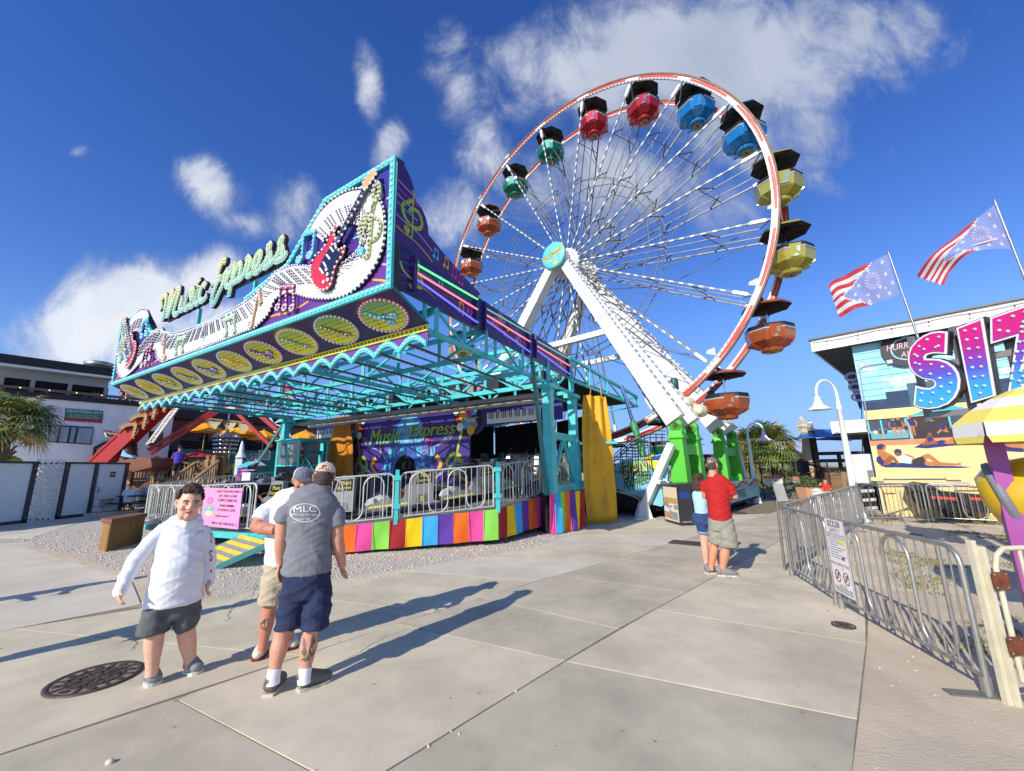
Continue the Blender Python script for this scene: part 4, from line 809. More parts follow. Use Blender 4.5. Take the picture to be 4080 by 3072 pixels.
# sloping ramp panel with lettering, stairs and railings
RO = WP(5.0, 3.40, 0); rn = WNn
def rp(x, y, off=0): return onp(2300 + x * .4502, 1600 + y * .4502, RO + rn * off, rn)
rc_ = [rp(*p) for p in ((335, 560), (400, 520), (470, 500), (560, 500), (660, 482), (745, 462), (800, 500), (800, 880), (745, 930), (640, 905), (480, 840), (345, 800))]
q = MB(); q.prism(rc_, -rn * .08, pan)
lg_ = [mat('ramp_letters', (196, 206, 70), .5), mat('ramp_letter_dark', (34, 44, 44), .6), mat('ramp_green', (90, 150, 60), .5)]
fr_ = Fr(RO + rn * .004, WU, Z, rn)
def rs(*p): return [((rp(*k) - RO).dot(WU), rp(*k).z) for k in p]
a_ = rs((390, 690), (690, 600)); b_ = rs((425, 780), (660, 690))
def slant(txt, pa, pb, h, m, c0, dx=0, dz=0, sk=1.0):
    vs, fs2, x0, x1, y0, y1 = tmesh(txt); q.add([fr_(pa[0] + dx + (pb[0] - pa[0]) * (x - x0) / (x1 - x0), pa[1] + dz + (pb[1] - pa[1]) * (x - x0) / (x1 - x0) + h * (y - y0) / (y1 - y0), c0) for x, y, _ in vs], fs2, m)
hh = rs((400, 560))[0][1] - a_[0][1]
for dx, dz, m, c in ((.05, -.05, lg_[1], .002), (-.03, .03, lg_[1], .003), (.03, .0, lg_[1], .004), (0, 0, lg_[0], .007)): slant('GIANT', a_[0], a_[1], hh, m, c, dx, dz)
for dx, dz, m, c in ((.05, -.05, lg_[1], .002), (-.03, .03, lg_[1], .003), (0, 0, lg_[2], .007)): slant('WHEEL', b_[0], b_[1], hh * .62, m, c, dx, dz)
fr_.poly(q, rs((575, 505), (680, 490), (745, 468), (745, 520), (640, 515)), mat('ramp_navy', (40, 70, 150), .5), .002, .004); fr_.poly(q, rs((580, 500), (640, 490), (650, 512), (600, 508)), mat('ramp_orange', (236, 150, 60), .5), .008, .004); fr_.poly(q, rs((620, 520), (735, 525), (735, 580), (680, 590), (625, 545)), mat('ramp_yellow', (236, 226, 60), .5), .001, .003)
for i, m in enumerate(swo): fr_.line(q, rs((350, 770 + i * 12), (450, 810), (560, 850 + i * 10), (640, 880)), .04, m, .002 + i * .002, .003)
q.build('ramp_panel', wheel)
rail_ = mat('dark_rail', (64, 66, 68), .5, .5); q = MB()
for i in range(9):
    t = i / 8; x = 330 + 420 * t; y0 = 540 - 60 * t; y1 = 500 - 190 * min(1, t * 1.6); q.tube([rp(x, y0, -.1), rp(x, y1 - 30, -.1)], .018, rail_, 6)
for o_ in (0, 30, 60): q.tube([rp(330, 470 + o_, -.1), rp(480, 330 + o_, -.1), rp(620, 258 + o_, -.1), rp(780, 260 + o_, -.1)], .018, rail_, 6)
for k in range(7): q.hexa(rp(330 + k * 24, 520 - k * 27, -.3), WU * .25, -rn * 1.2, Z * .03, rail_)
for z_ in (1.5, 2.0, 2.5): q.tube([WP(-1.5, 3.6, z_), WP(4.6, 3.6, z_)], .016, rail_, 6)
for k in range(14): q.tube([WP(-1.5 + k * .47, 3.6, .9), WP(-1.5 + k * .47, 3.6, 2.5)], .014, rail_, 5)
for k in range(10): q.tube([WP(.5 + k * .4, -3.4, .9), WP(.5 + k * .4, -3.4, 2.6)], .014, rail_, 5)
for z_ in (1.5, 2.05, 2.6): q.tube([WP(.5, -3.4, z_), WP(4.3, -3.4, z_)], .016, rail_, 6)
q.build('railing', wheel)
q = MB()
for s_ in (0, .55): q.bar(rp(690, 640 + s_ * 80, .06), rp(850, 740 + s_ * 80, .06), .03, .03, wst)
q.build('stay', wheel)
# outriggers
for (u0, n0, f_) in ((4.25, 3.56, (2566, 2068)), (5.62, -4.30, (2984, 2003))):
    q = MB(); g = G(*f_); top = WP(5.4, n0 * 1.02, 2.35); q.bar(g + Z * .3, top, .22, .22, wst); q.hexa(g + V((-.34, -.24, .0)), V((.62, 0, 0)), V((0, .5, 0)), Z * .05, wst)
    for s_ in (-1, 1): p = g + V((.0, s_ * .14, .04)); q.prism([p + WU * -.28, p + WU * .26, p + WU * .12 + Z * .5, p + WU * -.08 + Z * .5], V((0, .02, 0)), wst)
    d = (top - g).normalized(); p = g + d * 1.3; q.bar(p, p + d * .12, .27, .27, wst); q.build('outrigger', wheel)
# gondolas
gs = lambda P: [(r * .83, z) for r, z in P]
def gondola(col, dark, label, phi):
    piv = WA(phi, 8.98, 0); o = thing('gondola', label, 'gondola', piv, 0, 'gondolas of the giant wheel'); gm_ = mat('gondola_' + col, dark, .28, .35, var=.10, scale=5, coat=.6); cm = mat('canopy_underside', (44, 42, 44), .7, var=.15); bkr = mat('gondola_black', (34, 34, 36), .4); c = piv
    q = MB(); q.lathe(gs([(.98, -.20), (.90, -.10), (.45, -.01), (0, .03)]), c, gm_, 8, Z, False, WU); q.lathe(gs([(.98, -.205), (.94, -.21), (.5, -.10), (.0, -.06)]), c, cm, 8, Z, False, WU)
    for k in range(8): t = 2 * math.pi * k / 8; q.bar(c + Z * -.09, c + (WU * math.cos(t) + WNn * math.sin(t)) * .78 + Z * -.215, .03, .03, cm)
    q.build('canopy', o); q = MB(); q.tube([c + Z * -.1, c + Z * -1.5], .035, chrome, 8); q.lathe(gs([(.17, -.2), (.05, -.12)]), c, cm, 12); q.tube([c + WNn * HW, c - WNn * HW], .06, wdk, 8); q.build('pole', o)
    q = MB(); q.lathe(gs([(.0, -1.50), (.70, -1.50), (.91, -1.14), (.96, -1.13), (.955, -1.22), (.87, -1.50), (.52, -1.68), (.42, -1.68)]), c, gm_, 8, Z, False, WU); q.lathe(gs([(.42, -1.62), (.42, -1.80), (.36, -1.84), (.0, -1.84)]), c, gm_, 20, Z, True, WU); q.lathe(gs([(.24, -1.845), (0, -1.845)]), c, mat('gondola_plate', (150, 140, 120), .5), 16, Z, False); q.box(c + Z * -1.85, (.2, .04, .012), bkr, .6)
    for k in range(8): t = 2 * math.pi * k / 8; e = WU * math.cos(t) + WNn * math.sin(t); q.bar(c + e * .74 + Z * -1.51, c + e * .36 + Z * -1.69, .05, .06, gm_)
    q.build('tub', o); q = MB(); q.lathe(gs([(.95, -1.15), (.985, -1.13), (.985, -1.09), (.955, -1.08)]), c, mat('gondola_trim', (206, 200, 184), .3, .5), 8, Z, False, WU); q.lathe(gs([(.955, -1.10), (.93, -.93), (.88, -.93), (.9, -1.10)]), c, bkr, 8, Z, False, WU); q.build('rail', o)
    q = MB(); t = math.pi * .62; e = (WU * math.cos(t) + WNn * math.sin(t)) if False else (WU * .38 + WNn * .92).normalized(); s_ = Z.cross(e).normalized()
    def dp(a, z, k=0): r_ = .93 + (z + 1.15) * .25 + .018 + k; return c + e * (r_ * .80) + s_ * a * .8 + Z * z
    q.prism([dp(-.2, -1.46), dp(.2, -1.46), dp(.22, -1.02), dp(-.22, -1.02)], e * .02, gm_); q.prism([dp(-.12, -1.45, .02), dp(.12, -1.45, .02), dp(0.02, -1.34, .02)], e * .01, chrome); q.prism([dp(.05, -1.3, .02), dp(.17, -1.3, .02), dp(.17, -1.12, .02), dp(.05, -1.12, .02)], e * .01, chrome); q.build('door', o)
    return o
C5 = {'red': (176, 24, 30), 'blue': (22, 124, 186), 'yellow': (176, 166, 70), 'orange': (178, 84, 40), 'green': (24, 118, 92)}
GL = [(80, 'red', 'red gondola just left of the top of the giant wheel'), (62, 'red', 'red gondola just right of the top of the giant wheel, above its pair'), (44, 'blue', 'upper of two blue gondolas at the upper right rim'), (26, 'blue', 'lower of two blue gondolas, large on the upper right rim'),
      (8, 'yellow', 'upper yellow gondola crossing the right rim'), (-10, 'yellow', 'lower yellow gondola hanging outside the right rim'), (-28, 'orange', 'large orange gondola hanging high at the lower right rim'), (-46, 'orange', 'lowest orange gondola beside the white legs and motors'), (-64, 'green', 'green gondola low behind the legs of the wheel, right of its pair'), (-82, 'green', 'green gondola at the very bottom of the wheel'),
      (98, 'green', 'upper green gondola at the upper left rim'), (116, 'green', 'lower green gondola at the upper left rim'), (134, 'orange', 'upper orange gondola on the left rim'), (152, 'orange', 'lower orange gondola on the left rim, beside the purple panel'), (170, 'yellow', 'upper yellow gondola on the left rim, above the teal truss'), (188, 'yellow', 'lower yellow gondola on the left rim, seen through the teal truss'),
      (206, 'blue', 'upper blue gondola low on the left side, behind the music ride'), (224, 'blue', 'lower blue gondola low on the left side, behind the music ride'), (242, 'red', 'left red gondola near the wheel bottom, behind the music ride'), (260, 'red', 'right red gondola near the wheel bottom, behind the music ride')]
PR = {}
for phi, col, lab in GL:
    if col not in PR: PR[col] = (gondola(col, C5[col], lab, phi), WA(phi, 8.98, 0))
    else: dup(PR[col][0], Matrix.Translation(WA(phi, 8.98, 0)), lab)
# small white pennants at the rim
for i, (phi, w) in enumerate(((152, 'on the left rim above the lower orange gondola'), (134, 'on the left rim above the upper orange gondola'), (116, 'on the upper left rim'), (-10, 'on the right rim by the yellow gondola'), (-28, 'on the right rim above the large orange gondola'), (-46, 'on the lower right rim above the lowest gondola'))):
    a_ = WA(phi, 8.98, .55) + Z * .1; o = thing('pennant', 'small white pennant ' + w, 'pennant', a_, 0, 'white pennants on the wheel'); q = MB(); q.tube([a_, a_ + Z * .75], .012, wgr, 5); q.build('pole', o); q = MB(); q.prism([a_ + Z * .75, a_ + Z * .42, a_ + Z * .55 - WU * .34 + WNn * .05, a_ + Z * .68 - WU * .30], WNn * .006, fwh); q.build('cloth', o)
# == MUSIC RIDE
RA = V((-1.7774, 5.7014, 0)); E1 = V((-.85075, .52556, 0)); E2 = V((.46583, .88487, 0)); FN = V((-.52556, -.85075, 0)); SNm = V((.88487, -.46583, 0)); FL = 12.46
def M3(s, t, z): return RA + E1 * s + E2 * t + Z * z
def fpx(x, y, t=0.0):
    P = onp(x, y, RA + E2 * t, FN); d = P - RA - E2 * t; return (d.dot(E1), P.z)
def f2(*pts): return [fpx(1100 + .4202 * x, 600 + .4202 * y) for x, y in pts]
def f1(*pts): return [fpx(400 + .6903 * x, 550 + .6903 * y) for x, y in pts]
FF = Fr(RA, E1, Z, FN)                              # fascia face
def side2(x, y): P = onp(1500 + .39 * x, 900 + .39 * y, RA, SNm) - RA; return (P.dot(E2), P.z)
teal = mat('ride_teal', (76, 198, 198), .42, var=.14, scale=3); teald = mat('ride_teal_dull', (44, 120, 118), .5, var=.15); purp = mat('ride_purple', (62, 34, 108), .4, var=.08); navyp = mat('ride_navy', (34, 28, 92), .4, var=.1); kw = mat('key_white', (238, 238, 236), .35, var=.03); kb = mat('key_black', (22, 20, 24), .4); bulbw = mat('bulb_white', (232, 228, 236), .15, var=0, coat=.5); bulbt = mat('bulb_cyan', (190, 232, 238), .15, var=0, coat=.5); lime = mat('clef_lime', (188, 200, 60), .4, col2=(120, 150, 50)); sky_b = mat('note_blue', (84, 190, 224), .4); pinkn = mat('note_pink', (214, 60, 140), .4); orgn = mat('note_orange', (240, 170, 50), .4); gred = mat('guitar_red', (222, 40, 38), .25, var=.05, coat=.6); gblk = mat('guitar_black', (26, 28, 44), .25, coat=.5); wood = mat('guitar_wood', (206, 160, 104), .5); pale = mat('staff_line', (196, 170, 210), .5); grey = mat('ride_grey', (150, 148, 146), .5, .3); dark = mat('ride_dark', (48, 48, 50), .6, var=.2); yel5 = mat('ride_yellow', (220, 206, 60), .45, var=.1)
ride = thing('music_ride', 'music themed roundabout with guitar fascia, teal roof trusses and striped skirt', 'fairground ride', (-4.33, 15.2, 0))
OUT = [(0, 4.4), (.04, 6.72), (1.92, 6.69), (3.02, 5.70), (4.56, 5.37), (4.6, 5.2), (8.22, 5.16), (8.28, 5.33), (9.85, 5.69), (10.93, 6.53), (12.62, 6.54), (12.46, 4.4)]
fgrad = ramp_mat('fascia_paint', [(0, (112, 50, 140)), (.3, (84, 40, 132)), (.6, (54, 38, 124)), (1, (42, 40, 138))], (0, 0, 4.4), (0, 0, 1), 2.3, .4)
q = MB(); FF.poly(q, OUT, fgrad, -.16, .16, dark); fascia = q.build('fascia', ride)
q = MB(); O3 = [V((a, b, 0)) for a, b in OUT]; n_ = len(O3)
ar = sum(O3[i - 1].x * O3[i].y - O3[i].x * O3[i - 1].y for i in range(n_)); ins = []
for i in range(n_):
    a, p, e = O3[i - 1], O3[i], O3[(i + 1) % n_]; n1 = (p - a).normalized(); n2 = (e - p).normalized(); n1 = V((-n1.y, n1.x, 0)); n2 = V((-n2.y, n2.x, 0)); m = n1 + n2; m = m.normalized() / max(.4, m.normalized().dot(n1)); ins.append(p + m * .11 * (1 if ar > 0 else -1))
q.strip([FF(p.x, p.y, .0) for p in O3 + O3[:1]], [FF(p.x, p.y, .0) for p in ins + ins[:1]], FN * .05, teal); bord = q.build('border', ride); q = MB()
for p in resample([(a + b) / 2 for a, b in zip(O3, ins)], .115, True): q.bulb(FF(p.x, p.y, .05), FN, .033, bulbt)
q.build('bulbs', bord)['kind'] = 'stuff'
# painted staff lines
q = MB(); mir = lambda P: [(FL - a, b) for a, b in P]
for P, m in ((f2((20, 1560), (160, 1520), (310, 1430)), orgn), (f2((920, 1225), (1000, 1232), (1075, 1245)), orgn), (f2((1010, 1080), (1075, 1082)), pale), (f2((1040, 905), (1078, 908)), pale), (f2((1050, 455), (1080, 450)), pale), (f2((1060, 575), (1075, 576)), pinkn), (f2((430, 935), (500, 880), (560, 820)), pinkn), (f2((730, 990), (800, 965)), sky_b), (f2((735, 835), (800, 805), (830, 790)), sky_b), (f2((310, 1070), (360, 1030)), pinkn), (f2((370, 1095), (410, 1060)), sky_b), (f1((970, 1035), (1050, 1010)), orgn)):
    for Q in (P, mir(P)): FF.line(q, Q, .035, m, .003, .004)
q.build('staff_lines', fascia)
# keyboard ribbon
KO = f2((345, 775), (390, 690), (450, 600), (530, 520), (620, 455), (720, 410), (820, 396), (920, 412), (985, 470), (1025, 560), (1045, 700), (1042, 830), (1025, 930), (985, 1045), (925, 1150), (845, 1250), (765, 1320), (690, 1368), (600, 1395), (500, 1405), (400, 1402), (310, 1390), (230, 1365), (150, 1350), (80, 1370), (10, 1415)) + f1((985, 1010), (940, 1060), (900, 1095), (850, 1112), (780, 1140), (700, 1170), (606, 1205))
KI = f2((465, 865), (490, 830), (540, 780), (600, 730), (660, 700), (720, 685), (780, 690), (815, 710), (835, 760), (835, 830), (825, 900), (815, 970), (790, 1030), (745, 1065), (690, 1090), (640, 1108), (560, 1120), (480, 1125), (400, 1125), (330, 1112), (260, 1108), (200, 1108), (130, 1125), (70, 1150), (10, 1180)) + f1((985, 845), (960, 868), (920, 905), (880, 940), (850, 958), (780, 1000), (700, 1040), (608, 1090))
def cr(P, k): return catmull([V((a, b, 0)) for a, b in P], 4)
def evn(P, n):
    L = sum((b - a).length for a, b in zip(P, P[1:])); return resample(P, L / n)
def keyboard(mirror, name):
    tr = (lambda p: V((FL - p.x, p.y, 0))) if mirror else (lambda p: p); n = 120; A = [tr(p) for p in evn(cr(KO, 4), n)]; B = [tr(p) for p in evn(cr(KI, 4), n)]; n = min(len(A), len(B)); A, B = A[:n], B[:n]
    q = MB(); ex = .045; A2 = [a + (a - b).normalized() * ex for a, b in zip(A, B)]; B2 = [b + (b - a).normalized() * ex for a, b in zip(A, B)]
    q.strip([FF(p.x, p.y, .002) for p in A2], [FF(p.x, p.y, .002) for p in B2], FN * .05, kb); q.strip([FF(p.x, p.y, .052) for p in A], [FF(p.x, p.y, .052) for p in B], FN * .008, kw); k_ = q.build('keyboard', ride)
    q = MB(); Ad = resample(A, .095); nk = len(Ad)
    for i in range(1, nk):
        f = i / nk * (n - 1); j = min(n - 2, int(f)); a = A[j].lerp(A[j + 1], f - j); b = B[j].lerp(B[j + 1], f - j); d = (A[j + 1] - A[j]).normalized() * .004; q.strip([FF((a - d).x, (a - d).y, .0605), FF((a + d).x, (a + d).y, .0605)], [FF((b - d).x, (b - d).y, .0605), FF((b + d).x, (b + d).y, .0605)], FN * .001, mat('key_gap', (150, 146, 150), .6))
        if i % 7 in (1, 2, 4, 5, 6):
            tA = B[j + 1] - B[j]; w = .022; u = tA.normalized() * w if tA.length > 1e-6 else V((w, 0, 0)); c0 = b.lerp(a, .06); c1 = b.lerp(a, .58); q.strip([FF((c0 - u).x, (c0 - u).y, .061), FF((c0 + u).x, (c0 + u).y, .061)], [FF((c1 - u).x, (c1 - u).y, .061), FF((c1 + u).x, (c1 + u).y, .061)], FN * .012, kb)
            for h in range(6): p = c0.lerp(c1, (h + .5) / 6); q.bulb(FF(p.x, p.y, .073), FN, .016, bulbw)
    q.build('keys', k_); q = MB()
    for E in (A2, B2):
        for p in resample(E, .10): q.bulb(FF(p.x, p.y, .056), FN, .027, bulbw)
    q.build('bulbs', k_)['kind'] = 'stuff'
keyboard(False, 'r'); keyboard(True, 'l')
# guitar
GB = f2((625, 745), (608, 790), (565, 850), (545, 920), (500, 985), (440, 1030), (410, 1090), (395, 1150), (398, 1220), (420, 1285), (460, 1332), (502, 1352), (545, 1346), (582, 1312), (600, 1250), (615, 1170), (640, 1100), (690, 1040), (712, 990), (722, 940), (704, 945), (682, 982), (645, 972), (628, 925), (640, 880), (628, 850), (612, 820), (632, 785), (652, 752))
GK = f2((608, 885), (580, 950), (530, 1020), (490, 1100), (480, 1160), (520, 1190), (545, 1215), (562, 1275), (590, 1235), (605, 1170), (630, 1105), (672, 1050), (696, 1000), (655, 992), (628, 945))
GN = f2((604, 925), (640, 945), (912, 412), (884, 396)); GH = f2((880, 396), (898, 335), (925, 300), (955, 265), (985, 238), (1015, 240), (1022, 262), (1000, 300), (965, 350), (916, 416)); PK = [f2(*p) for p in (((580, 955), (590, 945), (622, 985), (612, 1000)), ((545, 1025), (556, 1014), (588, 1055), (578, 1070)), ((515, 1095), (526, 1084), (552, 1128), (542, 1142)), ((480, 1150), (490, 1140), (528, 1190), (518, 1205)))]
for mirror in (False, True):
    tr = mir if mirror else (lambda P: P); q = MB(); FF.poly(q, tr(GB), gred, .06, .07, kb); g = q.build('guitar', ride); q = MB(); FF.poly(q, tr(GK), gblk, .13, .01); FF.poly(q, tr(GN), gblk, .10, .04)
    FF.poly(q, tr(GH), wood, .10, .05, kb)
    for P in PK: FF.poly(q, tr(P), kw, .141, .012)
    for c in f2((552, 1160), (563, 1205), (565, 1255), (526, 1275)): FF.disc(q, *tr([c])[0], .032, kw, None, .14, .02, 10)
    for k in range(14): a = V((*GN[0], 0)).lerp(V((*GN[3], 0)), k / 14); b = V((*GN[1], 0)).lerp(V((*GN[2], 0)), k / 14); q.strip([FF(*tr([(a.x, a.y)])[0], .141), FF(*tr([(b.x, b.y)])[0], .141)], [FF(*tr([(a.x, a.y + .012)])[0], .141), FF(*tr([(b.x, b.y + .012)])[0], .141)], FN * .003, grey)
    q.build('fittings', g); q = MB()
    for P, r_ in ((GB, .10), (GN, .12), (GH, .09)):
        for p in resample([V((*a, 0)) for a in tr(P)], r_, True): q.bulb(FF(p.x, p.y, .14), FN, .027, bulbw)
    q.build('bulbs', g)['kind'] = 'stuff'
# notes and clefs standing off the fascia
def beam(parent, fr, pts, heads, m, wd, hr, bul, name='music_note', c0=.07, beamw=.09, tr=lambda P: P, r_=.024):
    q = MB(); fr.line(q, tr(pts[:2]), beamw, m, c0, .03, False)
    for a, b in pts[2]: fr.line(q, tr([a, b]), wd, m, c0, .03, False)
    for h in heads: h = tr([h])[0]; fr.disc(q, *h, hr, m, hr * .85, c0, .03, 14)
    o = q.build(name, parent) if parent == ride else None; q = MB() if o else q
    for a, b in [pts[:2]] + pts[2]:
        A, B = [V((*p, 0)) for p in tr([a, b])]
        for p in resample([A, B], .085): q.bulb(fr(p.x, p.y, c0 + .03), fr.w, r_, bul)
    for h in heads:
        h = tr([h])[0]
        for k in range(7): t = k * .9; q.bulb(fr(h[0] + hr * .75 * math.cos(t), h[1] + hr * .7 * math.sin(t), c0 + .03), fr.w, r_, bul)
    if o: q.build('bulbs', o)['kind'] = 'stuff'
    else: q.build(name, parent)
for tr in ((lambda P: P), mir):
    a = f2((312, 815), (418, 785), (305, 830), (290, 1040), (408, 800), (388, 1000), (262, 1055), (362, 1012)); beam(ride, FF, [a[0], a[1], [(a[2], a[3]), (a[4], a[5])]], [a[6], a[7]], sky_b, .05, .095, bulbt, tr=tr)
    a = f2((78, 1310), (215, 1300), (84, 1320), (82, 1480), (140, 1318), (145, 1480), (208, 1312), (218, 1480), (62, 1500), (128, 1505), (198, 1508)); beam(ride, FF, [a[0], a[1], [(a[2], a[3]), (a[4], a[5]), (a[6], a[7])]], [a[8], a[9], a[10]], mat('note_plum', (150, 40, 96), .4), .04, .085, bulbw, tr=tr)
    a = f1((935, 1055), (900, 1080), (940, 890), (950, 960), (935, 920), (905, 1060)); beam(ride, FF, [a[2], a[3], [(a[4], a[5])]], [f1((893, 1082))[0]], mat('note_tan', (206, 160, 104), .4), .035, .10, bulbw, tr=tr)
    a = f1((735, 1060), (805, 1030), (745, 1060), (755, 1130), (800, 1035), (800, 1110), (745, 1138), (795, 1118)); beam(ride, FF, [a[0], a[1], [(a[2], a[3]), (a[4], a[5])]], [a[6], a[7]], mat('note_green', (176, 214, 170), .4), .035, .075, bulbw, tr=tr)
    C = tr(f2((850, 980), (880, 1030), (915, 1010), (925, 900), (935, 800), (945, 680), (955, 560), (985, 500), (1020, 440), (1020, 360), (1000, 330), (975, 380), (960, 470), (960, 570), (900, 640), (845, 720), (830, 810), (855, 865), (920, 880), (985, 855), (1022, 790), (1025, 710), (985, 660), (930, 660), (890, 710), (885, 770))); q = MB(); FF.line(q, C, .06, mat('clef_pale', (186, 196, 130), .4), .065, .03); FF.disc(q, *C[0], .08, sky_b, None, .075, .04); cl = q.build('treble_clef', ride); q = MB()
    for p in resample(catmull([V((*c, 0)) for c in C], 4), .085): q.bulb(FF(p.x, p.y, .115), FN, .024, bulbw)
    q.build('bulbs', cl)['kind'] = 'stuff'
# == script lettering above the fascia
zl = lambda *P: [fpx(600 + x * .4427, 910 + y * .4427) for x, y in P]
ST = [((62, 720), (60, 640), (85, 600), (105, 605), (95, 700), (70, 825)), ((105, 800), (125, 690), (145, 580), (165, 570), (140, 690), (110, 800)), ((115, 795), (165, 650), (205, 540), (225, 545), (195, 650), (170, 740), (185, 765), (215, 740), (235, 680), (250, 600)), ((250, 600), (225, 700), (240, 725), (265, 700), (290, 590), (265, 690), (280, 715), (310, 690), (345, 600), (345, 535), (320, 570), (330, 640), (310, 690), (290, 690)), ((310, 690), (350, 670), (395, 520), (365, 640), (380, 665), (410, 630)), ((460, 510), (440, 490), (415, 540), (400, 610), (415, 640), (440, 630), (470, 590)), ((400, 445), (402, 475)),
      ((620, 300), (635, 275), (610, 290), (575, 380), (570, 430), (595, 430), (570, 460), (540, 530), (510, 640), (520, 670), (545, 640), (580, 560), (610, 500)), ((610, 500), (625, 420), (640, 385), (655, 400), (640, 480), (655, 510), (690, 490)), ((690, 365), (660, 420), (630, 500)), ((730, 290), (715, 350), (690, 480), (665, 605)), ((700, 470), (725, 380), (760, 305), (775, 330), (755, 430), (715, 470), (690, 470)), ((720, 465), (790, 420), (830, 300), (835, 245), (860, 290), (845, 350), (830, 400), (850, 410), (880, 380)), ((880, 380), (930, 310), (955, 220), (935, 205), (905, 260), (890, 340), (905, 380), (940, 365)), ((940, 365), (1010, 260), (1040, 130), (1020, 160), (1040, 230), (1030, 300), (1000, 330), (965, 320)), ((1030, 310), (1100, 230), (1150, 75), (1125, 110), (1150, 180), (1140, 250), (1105, 275), (1075, 265)), ((1105, 275), (1160, 245), (1190, 195))]
lg = ramp_mat('script_paint', [(0, (90, 190, 180)), (.4, (160, 214, 150)), (.75, (206, 222, 110)), (1, (236, 214, 70))], (0, 0, 5.75), (0, 0, 1), 1.1, .35)
FT = Fr(RA - FN * .12, E1, Z, FN); q = MB(); q2 = MB(); q3 = MB(); q4 = MB()
for i, s_ in enumerate(ST):
    P = zl(*s_); FT.line(q4, P, .20, dark, -.05, .07); FT.line(q, P, .165, mat('script_rim', (206, 206, 214), .4), .02 + i * .0006, .012); FT.line(q2, P, .115, lg, .034 + i * .0006, .01)
    for p in resample(catmull([V((*c, 0)) for c in P], 4), .09):
        for o_ in (-1, 1): q3.bulb(FT(p.x + .042 * o_, p.y + .01 * o_, .045 + i * .0006), FN, .017, bulbw)
ls = q4.build('lettering_sign', ride); q.build('rim', ls); q2.build('face', ls); q3.build('bulbs', ls)['kind'] = 'stuff'; q = MB()
for (xa, ya, xb, yb) in ((70, 815, 1215, 215), (470, 500, 1110, 115)): a, b = zl((xa, ya), (xb, yb)); q.bar(FT(*a, -.10), FT(*b, -.10), .05, .09, grey, FN)
for xa, yt, yb in ((365, 700, 850), (862, 440, 680)): a, b = zl((xa, yt), (xa - 8, yb)); q.bar(FT(*a, -.08), FT(a[0], 5.1, -.08), .07, .07, teal, FN)
q.build('support', ls)
# == soffit with ten discs, yellow band and scalloped valance
SO0 = V((*M3(0, 0, 4.4),)); SV = M3(0, .75, 4.03) - M3(0, 0, 4.4); SLn = SV.length; SV.normalize(); SNf = E1.cross(SV); SNf = -SNf if SNf.z > 0 else SNf; SF = Fr(SO0, E1, SV, SNf.normalized())
q = MB(); SF.poly(q, [(0, 0), (FL, 0), (FL + .1, SLn), (-.08, SLn)], mat('soffit_paint', (36, 30, 92), .4, col2=(58, 30, 84), scale=.8, thr=(.4, .6)), -.05, .05, teald); soff = q.build('soffit', ride)
dgr = ramp_mat('disc_paint', [(0, (84, 160, 120)), (.4, (160, 196, 84)), (1, (240, 226, 60))], M3(0, .06, 4.3), E2 * .55 - Z * .25, .62, .45); rims = [mat('disc_rim_%d' % i, c, .4, var=.05) for i, c in enumerate(((176, 40, 90), (60, 110, 100), (196, 180, 60), (150, 40, 90), (60, 110, 120), (180, 170, 60), (150, 60, 140), (60, 130, 180), (190, 120, 120), (150, 150, 130)))]
mots = [sky_b, mat('sax_olive', (120, 116, 60), .4), mat('flute_green', (110, 170, 130), .4), mat('note_purple', (120, 40, 140), .4), orgn, mat('note_deepblue', (50, 80, 200), .4), mat('flute_blue', (110, 120, 200), .4), lime, orgn, pale]
for k in range(10):
    cs = .61 + 1.25 * k; cv_ = SLn * .5; q = MB(); SF.disc(q, cs, cv_, .53, rims[k], .385, .002, .006, 32); d = q.build('disc', ride); q = MB(); SF.disc(q, cs, cv_, .455, dgr, .318, .009, .006, 32); SF.disc(q, cs + .02, cv_ - .02, .53, mat('soffit_glow_%d' % (k % 3), ((120, 40, 90), (40, 70, 110), (130, 120, 50))[k % 3], .5), .40, .0005, .001, 32)
    for j in range(6): y = cv_ - .2 + .08 * j; h = .44 * math.sqrt(max(0, 1 - ((y - cv_) / .305) ** 2)); SF.line(q, [(cs - h, y), (cs + h, y)], .008, mat('disc_staff', (70, 90, 50), .5), .0155, .002, False)
    r_ = random.Random(k)
    for j in range(9): a, b = r_.uniform(-.3, .3), r_.uniform(-.17, .17); SF.line(q, [(cs + a, cv_ + b), (cs + a, cv_ + b + .05)], .014, mat('disc_note', (90, 60, 40), .5), .018, .002, False)
    q.build('face', d); q = MB()
    for j in range(34): t = 2 * math.pi * j / 34; q.bulb(SF(cs + .485 * math.cos(t), cv_ + .345 * math.sin(t), .008), SF.w, .028, bulbw)
    q.build('bulbs', d)['kind'] = 'stuff'; m = mots[k]
    if k in (0, 3, 5, 7): beam(d, SF, [(cs + .24, cv_ - .17), (cs + .12, cv_ - .03), [((cs + .24, cv_ - .17), (cs - .06, cv_ + .10)), ((cs + .12, cv_ - .06), (cs - .20, cv_ + .04))]], [(cs - .08, cv_ + .15), (cs - .24, cv_ + .03)], m, .035, .075, bulbw, c0=.02, beamw=.06, r_=.016)
    else: beam(d, SF, [(cs + .2, cv_ - .18), (cs - .05, cv_ + .02), [((cs - .05, cv_ + .02), (cs - .22, cv_ + .17))]], [(cs - .2, cv_ + .14)], m, .06, .07, bulbw, c0=.02, beamw=.045, r_=.016)
VF = Fr(M3(0, .75, 0), E1, Z, FN); q = MB(); VF.poly(q, [(-.08, 3.93), (FL + .1, 3.93), (FL + .1, 4.04), (-.08, 4.04)], yel5, 0, .03); yb_ = q.build('light_band', ride); q = MB()
